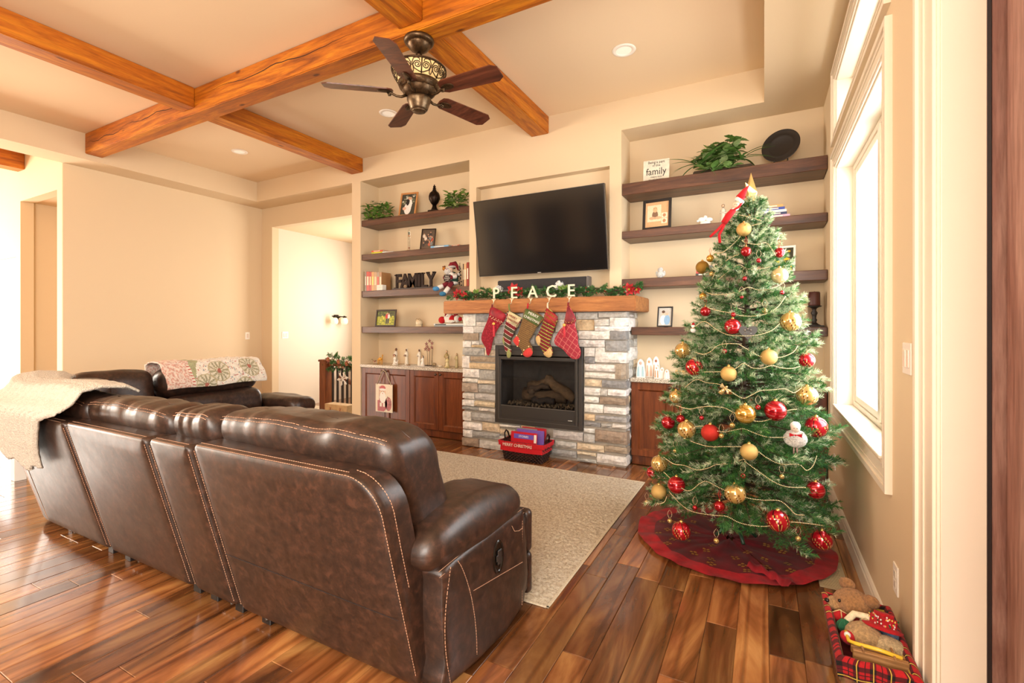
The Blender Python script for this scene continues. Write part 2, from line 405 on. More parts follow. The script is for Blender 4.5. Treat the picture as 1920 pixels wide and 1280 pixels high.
# walls ------------------------------------------------------------------
WIN = (2.57, 4.19, .775, 2.52); TRN = (2.57, 4.19, 2.79, 3.165); DR = (.86, 1.845, 0, 2.5)
slab('wall_right', 'x', XR, XR+.13, -3.5, 5.1, -.02, 3.75, [WIN, TRN, DR], 'wall_paint')
slab('wall_left', 'x', -7.5, -7.35, 2.472, 5.1, -.02, 3.75, [], 'wall_paint')
slab('wall_left_hallway', 'y', 2.47, 2.6, -11.6, -7.36, -.02, 3.75, [(-8.61, -7.5, -.1, 3.0), (-10.5, -8.75, .04, 2.28)], 'wall_paint')
slab('wall_passage', 'y', 3.7, 3.8, -8.75, -7.5, -.02, 3.3, [], 'wall_paint')
b = MB(); b.box(-8.8, -8.7, 2.6, 3.8, -.02, 3.3); struct('wall_passage_left', b, 'wall_paint')
b = MB(); b.box(-8.8, -7.4, 2.6, 3.8, 3.02, 3.1); struct('ceiling_passage', b, 'ceiling_paint')
slab('wall_back', 'y', YB, YB+.12, -7.5, .6, -.02, 3.75, [(-7.09, -4.93, -.1, 2.98)], 'wall_paint')
b = MB(); b.box(-4.93, -4.773, YW+.1, YB+.3, -.01, ZS+.05); struct('wall_column', b, 'wall_paint')
slab('wall_fireplace', 'y', YW-.001, YW+.10, -6.97, 0, 0, ZT, [(-2.945, -1.369, 1.62, 2.965), (-7, -4.93, -.1, ZS-.0004), (-4.773, -3.04, -.1, ZS-.0004), (-1.25, 1, -.1, ZS-.0004), (-3.04, -1.25, -.1, 1.46)], 'wall_paint')
b = MB(); b.box(-3.04, -1.25, YW+.1, YB+.01, 1.45, ZS+.02); struct('wall_fireplace_niche', b, 'wall_paint')
# hall beyond the opening
b = MB(); b.box(-7.2, -7.09, YB+.12, 7.3, -1.6, 3.1); struct('wall_hall_left', b, 'hall_paint')
b = MB(); b.box(-7.2, -3.9, 7.2, 7.3, -1.6, 3.1); struct('wall_hall_back', b, 'hall_paint')
b = MB(); b.box(-4.0, -3.9, YB+.12, 7.3, -1.6, 3.1); struct('wall_hall_right', b, 'hall_paint')
b = MB(); b.box(-7.2, -3.9, YB+.12, 7.3, 2.98, 3.05); struct('ceiling_hall', b, 'ceiling_paint')
# far side of the house
slab('wall_rear', 'y', -3.6, -3.5, -11.7, .6, -.02, 3.75, [], 'wall_paint')
b = MB(); b.set('2c1c14')
for k in range(9):
    x = -7.2+.78*k; b.box(x, x+.74, -3.498, -3.15, 0, (2.3, .92, 2.3, .92)[k % 4], .004)
struct('wall_rear_cabinetry', b, 'gloss')
slab('wall_far_left', 'x', -11.7, -11.6, -3.6, 2.6, -.02, 3.75, [], 'wall_paint')
# ceiling: tray, soffits
b = MB(); b.box(-11.7, .6, -3.6, 5.1, ZT, ZT+.1); struct('ceiling', b, 'ceiling_paint')
b = MB(); b.box(-6.97, 0, YW+.1002, YB+.05, ZS, ZT+.01); b.box(0, XR+.01, -3.5, YB+.05, ZS, ZT+.01); b.box(-7.36, -6.97, -3.5, YB+.05, ZS, ZT+.01)
b.box(-6.97, 0, -3.5, -2.9, ZS, ZT+.01); struct('ceiling_soffit', b, 'wall_paint')
# baseboards + trim
def base(name, pts_fn, L0, L1):
    b = MB(); pr = [(0, 0), (.016, 0), (.016, .085), (.012, .095), (.012, .105), (.006, .115), (0, .12)]
    b.add([pts_fn(L0, p) for p in pr]+[pts_fn(L1, p) for p in pr], [(i, i+1, i+8, i+7) for i in range(6)]+[tuple(range(7)), tuple(range(13, 6, -1))]); struct(name, b, 'trim_white')
base('baseboard_right', lambda l, p: (XR-p[0], l, p[1]), 2.045, 4.63)
base('baseboard_left', lambda l, p: (-7.35+p[0], l, p[1]), 2.47, 5.0)
base('baseboard_hall', lambda l, p: (-7.09+p[0], l, p[1]), 5.12, 5.3)
base('baseboard_column', lambda l, p: (l, YW-p[0], p[1]), -4.94, -4.775)
def casing(name, u0, u1, z0, z1, wd, parent=None, bottom=True, x=XR):
    """profiled picture-frame casing on the right wall"""
    b = MB()
    for s, t in ((0, .012), (.018, .02), (.03, .014), (wd*.55, .017), (wd-.03, .024), (wd, .0)):
        pass
    bands = [(0, .014, .010), (.014, .028, .018), (.028, wd*.6, .013), (wd*.6, wd-.026, .017), (wd-.026, wd, .026)]
    for a, c, t in bands:
        A = (u0-a, u1+a, z0-a, z1+a); B = (u0-c, u1+c, z0-c, z1+c)
        b.box(x-t, x, B[0], A[0], B[2], B[3]); b.box(x-t, x, A[1], B[1], B[2], B[3])
        b.box(x-t, x, A[0], A[1], A[3], B[3])
        if bottom: b.box(x-t, x, A[0], A[1], B[2], A[2])
    return b.build(name, 'trim_white', parent, kind='structure' if parent is None else None)
wn = bpy.data.objects.new('window_1', None); C.objects.link(wn); wn.location = (XR, 3.38, .775); wn['kind'] = 'structure'
casing('window_casing', WIN[0], WIN[1], WIN[2], WIN[3], .115, wn)
def frame_in(u0, u1, z0, z1, x0, x1, t):
    b = MB(); b.box(x0, x1, u0, u0+t, z0, z1, .003); b.box(x0, x1, u1-t, u1, z0, z1, .003); b.box(x0, x1, u0+t, u1-t, z0, z0+t, .003); b.box(x0, x1, u0+t, u1-t, z1-t, z1, .003); return b
frame_in(WIN[0], WIN[1], WIN[2], WIN[3], XR+.0, XR+.14, .012).build('window_reveal', 'trim_white', wn)
frame_in(WIN[0]+.012, WIN[1]-.012, WIN[2]+.012, WIN[3]-.012, XR+.10, XR+.15, .035).build('window_frame', 'trim_white', wn)
b = MB(); b.box(XR+.095, XR+.15, 3.25, 3.31, WIN[2]+.047, WIN[3]-.047, .003); b.build('mullion', 'trim_white', wn)
for y0, y1 in ((2.617, 3.25), (3.31, 4.143)):
    s = frame_in(y0, y1, WIN[2]+.047, WIN[3]-.047, XR+.108, XR+.14, .045).build('sash', 'trim_white', wn)
    b = MB(); b.box(XR+.122, XR+.126, y0+.045, y1-.045, WIN[2]+.092, WIN[3]-.092); b.build('pane', 'pane_glass', s)
b = MB(); b.box(XR-.024, XR+.10, WIN[0]+.013, WIN[1]-.013, .7755, .79, .003); b.build('window_sill', 'trim_white', wn)
wn = bpy.data.objects.new('window_2', None); C.objects.link(wn); wn.location = (XR, 3.38, 2.79); wn['kind'] = 'structure'
casing('window_casing', TRN[0], TRN[1], TRN[2], TRN[3], .09, wn)
frame_in(TRN[0], TRN[1], TRN[2], TRN[3], XR, XR+.14, .012).build('window_reveal', 'trim_white', wn)
frame_in(TRN[0]+.012, TRN[1]-.012, TRN[2]+.012, TRN[3]-.012, XR+.10, XR+.15, .035).build('window_frame', 'trim_white', wn)
b = MB(); b.box(XR+.122, XR+.126, 2.617, 4.143, 2.837, 3.118); b.build('pane', 'pane_glass', wn)
# door opening at the right edge
casing('trim_1', DR[0], DR[1], -.01, DR[3], .19, bottom=False)
b = MB(); b.box(XR-.004, .562, 1.832, 1.8448, 0, DR[3]-.001, .002); b.box(XR-.004, .562, .8602, .873, 0, DR[3]-.001); b.box(XR-.004, .562, .874, 1.831, DR[3]-.014, DR[3]-.001); struct('trim_2', b, 'trim_white')
dr = bpy.data.objects.new('door_1', None); C.objects.link(dr); dr.location = (.6, 1.84, 0); dr['kind'] = 'structure'
b = MB(); b.set('2a2220').box(.56, .574, 1.838, 1.86, 0, 2.5, .002); b.build('weatherstrip', 'satin', dr)
b = MB()
for x0, x1, y in ((.574, .63, 1.842), (.63, .65, 1.83), (.65, .655, 1.84), (.655, .75, 1.825)): b.box(x0, x1, y, 1.9, 0, 2.5, .002)
b.build('door_jamb', 'door_wood', dr)
b = MB()
for x0, x1, y in ((.662, .666, 1.822), (.672, .676, 1.822), (.69, .75, 1.815)): b.box(x0, x1, y, 1.83, 0, 2.5, .001)
b.build('door_stop', 'door_wood', dr)
b = MB(); b.box(.60, .645, .865, 1.8245, .01, 2.48, .003); b.build('shading_door_leaf', 'door_wood', dr)  # leaf added shut across the opening to keep sky light off the jamb
# outlook: pale terrace outside
b = MB(); b.set('e9e6df').box(.8, 14, -8, 14, -.4, -.3); struct('ground_terrace', b, 'matt')
# patio door glazing at the left
pd = bpy.data.objects.new('window_3', None); C.objects.link(pd); pd.location = (-9.6, 2.53, 0); pd['kind'] = 'structure'
b = MB()
for x in (-10.5, -9.66, -8.81): b.box(x, x+.06, 2.49, 2.56, .04, 2.28, .004)
b.box(-10.5, -8.75, 2.49, 2.56, .04, .12); b.box(-10.5, -8.75, 2.49, 2.56, 2.2, 2.28); b.build('window_frame', 'trim_white', pd)
for x0, x1 in ((-10.44, -9.66), (-9.6, -8.81)): b = MB(); b.box(x0, x1, 2.52, 2.525, .12, 2.2); b.build('pane', 'pane_glass', pd)
# ================================================================ beams
def beam(lab, x0, x1, y0, y1, z0, z1, ax, grp='timber ceiling beams'):
    b = MB(); b.box(x0, x1, y0, y1, z0, z1, .007)
    return b.build('ceiling_beam', 'beam_wood_'+ax, None, lab, 'beam', grp)
mainb = beam('long orange timber beam crossing the tray ceiling from left to right, fan hangs from it', -6.965, -.002, 2.54, 2.705, 3.362, 3.598, 'x')
for x, l in ((-4.93, 'left'), (-2.235, 'right')):
    beam({'left': 'short timber beam from the long beam to the wall above the left shelves', 'right': 'short timber beam from behind the fan to the wall above the television'}[l], x, x+.205, 2.706, YW-.001, 3.413, 3.598, 'y')
    beam({'left': 'bright orange timber beam running from upper left edge into the long beam', 'right': 'timber beam at top centre running toward the viewer from above the fan'}[l], x, x+.205, -2.8, 2.539, 3.41, 3.598, 'y')
beam('timber beam end at far upper left beyond the dropped soffit', -8.67, -8.46, -3.4, 2.469, 3.39, 3.598, 'y')
# checks (drying cracks) in the long beam
b = MB(); b.set('2a1206')
def crack(pts, w=.004):
    for (p, q) in zip(pts, pts[1:]):
        b.add([(p[0], 2.5385, p[1]-w*p[2]), (q[0], 2.5385, q[1]-w*q[2]), (q[0], 2.5385, q[1]+w*q[2]), (p[0], 2.5385, p[1]+w*p[2])], [(0, 1, 2, 3)])
rr = random.Random(3); 
for x0, x1, z in ((-6.95, -6.0, 3.47), (-6.1, -4.7, 3.5), (-4.5, -2.6, 3.505)):
    n = 26; pts = [(x0+(x1-x0)*i/n, z+.012*sin(i*.6)+rr.uniform(-.004, .004), sin(pi*i/n)+.1) for i in range(n+1)]; crack(pts, .0035)
b.build('drying_crack', 'matt', mainb)
# recessed lights
for x, y, l in ((-1.007, 3.834, 'round white recessed ceiling light nearest the tree side of the room'), (-3.493, 3.799, 'round white recessed ceiling light seen beside a fan blade'), (-5.942, 3.735, 'small round recessed ceiling light at left above the hall opening')):
    t = thing('recessed_light', l, 'ceiling light', (x, y, ZT))
    b = MB(MX.Translation((x, y, ZT))); b.set('f5ecdd'); b.lathe([(.062, -.001), (.066, -.008), (.09, -.007), (.095, -.001)], 32, cap=False); b.build('trim_ring', 'satin', t)
    b = MB(MX.Translation((x, y, ZT))); b.set('efe4cf'); b.lathe([(.062, -.002), (.055, -.002), (.0001, -.004)], 24, cap=False); b.build('lens', 'can_lens', t)
    l = bpy.data.lights.new('can_lamp', 'SPOT'); l.energy = 9; l.spot_size = rad(120); l.spot_blend = .8; l.color = (1, .82, .6); l.shadow_soft_size = .05
    o = bpy.data.objects.new('can_lamp', l); C.objects.link(o); o.location = (x, y, ZT-.02)
# switches, outlets, vent
def plate_x(name, lab, x, y, z, w, h, col, sgn, n, kindw='switch'):
    t = thing(name, lab, kindw, (x, y, z)); b = MB(MX.Translation((x, y, z))); b.set(col).box(0, sgn*.006, -w/2, w/2, -h/2, h/2, .002); b.build('cover_plate', 'satin', t)
    for i in range(n):
        yy = (i-(n-1)/2)*.046; b = MB(MX.Translation((x, y+yy, z))); b.set('e6d3c2' if kindw == 'switch' else 'e8e0d2')
        if kindw == 'switch': b.box(sgn*.005, sgn*.009, -.016, .016, -.033, .033, .002); b.build('rocker', 'gloss', t)
        else:
            for zz in (-.02, .02):
                b = MB(MX.Translation((x, y, z+zz))); b.set('e2dacb').box(sgn*.005, sgn*.008, -.016, .016, -.014, .014, .002); b.build('socket', 'gloss', t)
    return t
plate_x('light_switch', 'white double rocker switch on wall between window and door casing', XR, 2.21, 1.235, .115, .115, 'efe4d8', -1, 2)
plate_x('wall_outlet', 'white outlet low on right wall above the toy basket', XR, 2.38, .35, .072, .115, 'f2eadd', -1, 1, 'outlet')
plate_x('wall_outlet', 'small white outlet behind the tree with green plug', XR, 4.24, .35, .072, .115, 'f2eadd', -1, 1, 'outlet')
plate_x('light_switch', 'small white switch on left wall near the corner', -7.35, 4.75, 1.21, .075, .115, 'f6efe2', 1, 1)
plate_x('light_switch', 'white double switch on hall wall beyond the opening', -7.09, 5.24, 1.216, .115, .115, 'f6efe2', 1, 2)
t = thing('floor_vent', 'beige slotted floor register beside the tree skirt', 'vent', (.32, 3.05, .002))
b = MB(); b.set('b9a684'); b.box(.255, .385, 2.93, 2.95, .002, .006); b.box(.255, .385, 3.25, 3.27, .002, .006); b.box(.255, .272, 2.95, 3.25, .002, .006); b.box(.368, .385, 2.95, 3.25, .002, .006); b.build('vent_frame', 'satin', t)
b = MB(); b.set('3a2f22').box(.272, .368, 2.95, 3.25, .0015, .0025); b.build('vent_back', 'matt', t)
for i in range(20): b = MB(); b.set('b9a684').box(.272, .368, 2.955+i*.015, 2.963+i*.015, .002, .006); b.build('louvre', 'satin', t)
# rug --------------------------------------------------------------------
t = thing('area_rug', 'beige shag area rug in front of the fireplace', 'rug', (-2.5, 3.2, 0))
b = MB(); b.set('c2ab87'); rx0, rx1, ry0, ry1 = -3.95, -.925, 2.10, 4.16
def rz(u, v):
    x, y = rx0+(rx1-rx0)*u, ry0+(ry1-ry0)*v; e = min(1, min(u, 1-u)*60, min(v, 1-v)*50)
    return (x+.003*NZ.noise(V((x*70, y*70, 0))), y+.003*NZ.noise(V((x*70, y*70, 5))), .004+e*(.013+.009*NZ.noise(V((x*45, y*45, 0)))+.006*NZ.noise(V((x*110, y*110, 3)))))
b.grid(rz, 300, 210); b.build('pile', 'rug_pile', t)
b = MB(); b.set('d9cbb0')
b.box(rx1-.002, rx1+.014, ry0-.014, ry1+.014, .001, .009, .003); b.box(rx0-.014, rx1+.014, ry0-.014, ry0+.002, .001, .009, .003); b.box(rx0, rx1, ry1-.002, ry1+.014, .001, .009, .003); b.build('binding', 'cloth', t)
# ================================================================ fireplace
fp = thing('fireplace', 'white and grey stacked stone fireplace with black gas firebox', 'fireplace', (-2.1, 4.7, 0))
b = MB(); b.set('a89f92'); X0, X1 = -3.025, -1.175; fx0, fx1, fz0, fz1 = -2.585, -1.603, .325, 1.14
b.box(X0, fx0, 4.535, YB, 0, 1.5); b.box(fx1, X1, 4.535, YB, 0, 1.5); b.box(fx0, fx1, 4.535, YB, 0, fz0); b.box(fx0, fx1, 4.535, YB, fz1, 1.5)
b.build('mortar_core', 'matt', fp)
STONES = [(-3.033,-2.861,1.361,1.51,'w'),(-2.857,-2.664,1.412,1.508,'g'),(-2.853,-2.694,1.361,1.41,'w'),(-3.037,-2.892,1.282,1.358,'w'),(-2.892,-2.731,1.287,1.358,'l'),(-3.037,-2.822,1.201,1.282,'b'),(-2.819,-2.627,1.159,1.283,'g'),(-3.037,-2.919,1.121,1.192,'w'),(-2.915,-2.819,1.153,1.194,'w'),(-2.915,-2.739,1.119,1.151,'t'),(-3.029,-2.746,1.034,1.116,'g'),(-2.743,-2.604,1.032,1.099,'t'),(-2.739,-2.604,1.102,1.154,'l'),(-2.627,-2.438,1.166,1.265,'g'),(-2.727,-2.473,1.269,1.358,'l'),(-2.66,-2.445,1.411,1.505,'l'),(-2.441,-2.207,1.351,1.502,'w'),(-2.203,-2.005,1.417,1.499,'w'),(-2.203,-2.005,1.279,1.416,'g'),(-2.438,-2.207,1.271,1.348,'g'),(-2.434,-2.125,1.168,1.266,'l'),(-2.122,-1.9,1.16,1.275,'g'),(-2.69,-2.445,1.361,1.409,'w'),(-3.041,-2.939,0.888,1.023,'w'),(-2.935,-2.603,0.965,1.022,'b'),(-2.946,-2.603,0.882,0.95,'t'),(-3.037,-2.811,0.785,0.88,'w'),(-2.811,-2.603,0.773,0.87,'g'),(-3.041,-2.834,0.726,0.771,'w'),(-2.83,-2.603,0.719,0.758,'t'),(-3.035,-2.829,0.618,0.72,'b'),(-2.824,-2.605,0.624,0.715,'g'),(-3.03,-2.879,0.539,0.605,'w'),(-2.874,-2.605,0.542,0.607,'l'),(-3.03,-2.879,0.459,0.528,'w'),(-2.874,-2.605,0.468,0.523,'t'),(-2.814,-2.605,0.415,0.452,'w'),(-3.02,-2.819,0.414,0.452,'g'),(-3.04,-2.923,0.291,0.395,'w'),(-2.918,-2.605,0.308,0.393,'g'),(-3.03,-2.78,0.196,0.277,'w'),(-2.78,-2.55,0.199,0.292,'t'),(-2.55,-2.293,0.266,0.297,'w'),(-2.293,-2.126,0.267,0.306,'t'),(-2.55,-2.383,0.184,0.24,'t'),(-3.03,-2.908,0.107,0.187,'w'),(-2.908,-2.55,0.117,0.183,'g'),(-3.035,-2.814,0.008,0.097,'b'),(-2.814,-2.411,0.004,0.092,'l'),(-2.379,-2.152,0.154,0.253,'g'),(-2.55,-2.383,0.128,0.165,'l'),(-2.406,-2.152,0.004,0.125,'l'),(-1.673,-1.441,1.428,1.513,'l'),(-1.438,-1.143,1.444,1.509,'l'),(-1.438,-1.328,1.427,1.446,'w'),(-1.478,-1.331,1.362,1.428,'w'),(-1.328,-1.143,1.359,1.445,'w'),(-1.673,-1.482,1.317,1.426,'t'),(-1.478,-1.15,1.311,1.359,'w'),(-1.641,-1.321,1.23,1.313,'w'),(-1.318,-1.153,1.226,1.311,'g'),(-1.641,-1.374,1.152,1.223,'w'),(-1.371,-1.153,1.118,1.22,'g'),(-1.581,-1.472,1.058,1.144,'w'),(-1.472,-1.374,1.106,1.15,'w'),(-1.581,-1.472,0.992,1.055,'g'),(-1.472,-1.153,1.004,1.107,'w'),(-1.581,-1.269,0.916,0.985,'w'),(-1.269,-1.143,0.846,1.0,'b'),(-1.581,-1.269,0.849,0.902,'w'),(-1.581,-1.404,0.764,0.833,'t'),(-1.404,-1.156,0.763,0.832,'g'),(-1.896,-1.676,1.43,1.517,'l'),(-1.896,-1.676,1.299,1.428,'w'),(-1.993,-1.644,1.149,1.291,'l'),(-1.585,-1.418,0.678,0.75,'w'),(-1.414,-1.344,0.68,0.747,'l'),(-1.344,-1.156,0.687,0.748,'w'),(-1.581,-1.431,0.606,0.664,'w'),(-1.428,-1.156,0.598,0.668,'b'),(-1.581,-1.387,0.508,0.591,'w'),(-1.384,-1.153,0.512,0.577,'w'),(-1.581,-1.472,0.426,0.488,'t'),(-1.472,-1.156,0.433,0.485,'g'),(-1.588,-1.418,0.366,0.411,'g'),(-1.411,-1.301,0.367,0.409,'g'),(-1.298,-1.156,0.376,0.416,'w'),(-1.588,-1.472,0.304,0.345,'w'),(-1.472,-1.162,0.226,0.344,'b'),(-1.919,-1.592,0.212,0.299,'l'),(-1.588,-1.472,0.209,0.289,'l'),(-1.896,-1.662,0.124,0.188,'l'),(-1.658,-1.377,0.126,0.191,'t'),(-1.374,-1.162,0.14,0.201,'b'),(-1.934,-1.662,0.037,0.102,'g'),(-1.658,-1.458,0.074,0.108,'t'),(-1.662,-1.458,0.005,0.041,'g'),(-1.455,-1.15,0.021,0.107,'w'),(-2.169,-1.904,0.136,0.203,'l'),(-2.169,-1.941,0.036,0.098,'g')]
SCOL = {'w': ['f4f0e8', 'ece7de', 'f8f5ef', 'e6e0d6'], 'g': ['a9a8a5', '989795', 'b9b6b0'], 'b': ['a6927e', 'b3a08a', 'b8a794'], 't': ['e6d2b2', 'ead8bc', 'e0c69e'], 'l': ['d2cfc8', 'dcd9d2', 'c8c5be']}
rs = random.Random(5)
def stone(x0, x1, z0, z1, y0, y1, col, side=None):
    """one rough-faced ledge stone: pillowed, chipped front, 40 or so triangles"""
    b = MB(); b.set(rs.choice(SCOL[col])); b.col = jit(b.col, .05); b.sm = False
    g = .0022; x0 += g; x1 -= g; z0 += g; z1 -= g; w, h = x1-x0, z1-z0
    if w <= .01 or h <= .01: return
    nx = max(2, min(5, int(w/.07)+1)); nz = 2 if h < .09 else 3; dy = rs.uniform(-.012, .008); vs = []; fs = []
    for j in range(nz+1):
        for i in range(nx+1):
            e = (i in (0, nx)) or (j in (0, nz)); px, pz = x0+w*i/nx, z0+h*j/nz
            if not e: px += rs.uniform(-.012, .012); pz += rs.uniform(-.008, .008)
            else:
                px += rs.uniform(-.003, .003) if i in (0, nx) else 0; pz += rs.uniform(-.0025, .0025) if j in (0, nz) else 0
            vs.append((px, y0+dy+(.013 if e else rs.uniform(-.008, .006)), pz))
    for j in range(nz):
        for i in range(nx): a = j*(nx+1)+i; fs.append((a, a+1, a+nx+2, a+nx+1))
    o = len(vs); ring = [i for i in range(nx+1)]+[j*(nx+1)+nx for j in range(1, nz+1)]+[nz*(nx+1)+i for i in range(nx-1, -1, -1)]+[j*(nx+1) for j in range(nz-1, 0, -1)]
    for k in ring: vs.append((vs[k][0], y1, vs[k][2]))
    m = len(ring)
    for k in range(m): fs.append((ring[(k+1) % m], ring[k], o+k, o+(k+1) % m))
    if side == 'x':
        vs = [(-1.163-(p[1]-y0), p[0], p[2]) if 0 else p for p in vs]
    b.add(vs, fs, False); return b
for (x0, x1, z0, z1, c) in STONES:
    z0, z1 = max(.0, z0), min(1.497, z1)
    if z0 > 1.49 or z1-z0 < .02: continue
    x0 = max(x0, -3.04)
    if x0 < -3.0: x0 = -3.035+rs.uniform(-.006, .004)
    if x1 > -1.22: x1 = -1.163+rs.uniform(-.008, .012)
    deep = 4.62 if (x1 > -1.2) else 4.55
    if x0 < -3: deep = 4.62
    b = stone(x0, x1, z0, z1, 4.5, deep, c)
    if b: b.build('stone', 'stone_face', fp)
z = 0   # return side of the chimney breast, right
while z < 1.49:
    h = min(rs.choice([.06, .08, .1, .13]), 1.497-z); y = 4.62
    while y < YB-.01:
        w = min(rs.uniform(.16, .3), YB-y)
        if YB-(y+w) < .06: w = YB-y
        b = stone(y, y+w, z, z+h, 0, .03, rs.choice('wwwlgt'))
        b2 = MB(); b2.s = b.s; b2.f = [f[::-1] for f in b.f]; b2.c = b.c; b2.m = b.m; b2.v = [V((-1.165-p[1], p[0], p[2])) for p in b.v]
        b2.build('stone', 'stone_face', fp); y += w
    z += h
# firebox
b = MB(); b.set('4a4540').box(-2.585, -1.603, 4.87, 4.9, .325, 1.14); b.box(-2.6, -2.57, 4.56, 4.9, .325, 1.14); b.box(-1.62, -1.59, 4.56, 4.9, .325, 1.14); b.box(-2.6, -1.59, 4.56, 4.9, .31, .40); b.box(-2.6, -1.59, 4.56, 4.9, 1.08, 1.14); b.build('firebox_liner', 'matt', fp)
b = MB(); b.set('37322e')
def ring(b, x0, x1, z0, z1, t, ya, yb, ch=.003): b.box(x0, x0+t, ya, yb, z0, z1, ch); b.box(x1-t, x1, ya, yb, z0, z1, ch); b.box(x0+t, x1-t, ya, yb, z0, z0+t, ch); b.box(x0+t, x1-t, ya, yb, z1-t, z1, ch)
ring(b, -2.594, -1.594, .316, 1.152, .045, 4.487, 4.56); b.box(-2.55, -1.64, 4.492, 4.53, 1.05, 1.112, .003); b.build('surround_frame', 'satin', fp)
dd = MB(); dd.set('2e2a27'); ring(dd, -2.545, -1.643, .365, 1.03, .028, 4.478, 4.52); dd.box(-2.517, -1.671, 4.484, 4.515, .393, .505, .002); door = dd.build('firebox_door', 'satin', fp)
b = MB(); b.box(-2.517, -1.671, 4.497, 4.5, .505, 1.002); b.build('glass_pane', 'fire_glass', door)
b = MB(); b.set('57514a'); ring(b, -2.545, -1.643, .36, 1.034, .005, 4.474, 4.482, 0); b.box(-2.517, -1.671, 4.48, 4.486, .505, .512); b.build('bright_edge', 'satin', door)
b = MB(); b.set('d8d4ca').box(-1.745, -1.70, 4.482, 4.485, .405, .411); b.build('maker_badge', 'satin', door)
def log(p, q, r, c):
    b = MB(); b.set(c); p, q = V(p), V(q); n = 9; pts = [p+(q-p)*i/n+V((0, 0, .008*sin(i*1.3))) for i in range(n+1)]
    b.tube(pts, r, 9, rs=[r*(1+.12*sin(i*2.1)) for i in range(n+1)])
    b.v = [v+V((0, 0, .012*NZ.noise(v*30))) for v in b.v]; b.build('log', 'stone_face', fp)
log((-2.33, 4.66, .60), (-1.86, 4.72, .61), .062, '5f4c38'); log((-2.3, 4.74, .70), (-2.0, 4.68, .76), .045, '6a5640'); log((-2.06, 4.64, .80), (-1.76, 4.70, .60), .052, '705a42')
log((-2.2, 4.62, .56), (-1.95, 4.61, .575), .034, '2c2724'); log((-2.26, 4.64, .68), (-2.02, 4.64, .73), .03, '4a3c30'); log((-2.36, 4.76, .64), (-2.2, 4.6, .66), .036, '574636')
b = MB(); b.set('6b5a44')
for i in range(260): b.ball((rs.uniform(-2.5, -1.69), rs.uniform(4.56, 4.82), .505+rs.uniform(-.005, .022)), rs.uniform(.009, .017), 5)
b.build('embers', 'stone_face', fp, kind='stuff')
# mantel
ms = MB().box(-3.232, -1.05, 4.41, 4.99, 1.502, 1.645, .008); mantel = ms.build('mantel_shelf', 'mantel_wood', None, 'thick honey-coloured timber mantel shelf over the stone fireplace', 'mantel')
# television + soundbar
tv = thing('television', 'large black flat television tilted forward in the wall niche', 'television', (-2.1, 4.55, 2.33))
tilt = math.atan2(.13, .81); Mt = TR(-2.093, 4.50, 2.325, tilt) 
b = MB(Mt); b.set('17120f'); W2, H2 = .742, .412
b.box(-W2, W2, -.012, .03, -H2, H2, .004); b.box(-W2*.6, W2*.6, .03, .07, -H2*.7, H2*.5, .01); b.build('casing', 'gloss', tv)
b = MB(Mt); b.box(-W2+.012, W2-.012, -.0135, -.012, -H2+.018, H2-.012); b.build('screen', 'tv_screen', tv)
b = MB(Mt); b.set('5b534c'); ring(b, -W2, W2, -H2, H2, .003, -.015, -.006, 0); b.build('bezel', 'satin', tv)
b = MB(Mt); b.set('bdb7ae').box(-.02, .02, -.0145, -.013, -H2+.005, -H2+.012); b.build('badge', 'satin', tv)
b = MB(); b.set('1a1715').box(-2.3, -1.9, 4.6, 4.755, 2.2, 2.45); b.build('wall_bracket', 'satin', tv)
sb = thing('soundbar', 'black fabric soundbar mounted below the television', 'soundbar', (-2.05, 4.7, 1.85))
b = MB(); b.set('3d3a3a').box(-2.66, -1.61, 4.655, 4.745, 1.765, 1.872, .008); b.build('speaker_cloth', 'cloth', sb)
b = MB(); b.set('6a6460').box(-2.655, -1.66, 4.648, 4.74, 1.745, 1.768, .004); b.box(-1.612, -1.585, 4.65, 4.75, 1.745, 1.875, .006); b.build('silver_edge', 'satin', sb)
b = MB(); b.set('1a1715').box(-2.4, -2.3, 4.74, 4.765, 1.78, 1.85); b.box(-1.9, -1.8, 4.74, 4.765, 1.78, 1.85); b.build('bracket', 'satin', sb)
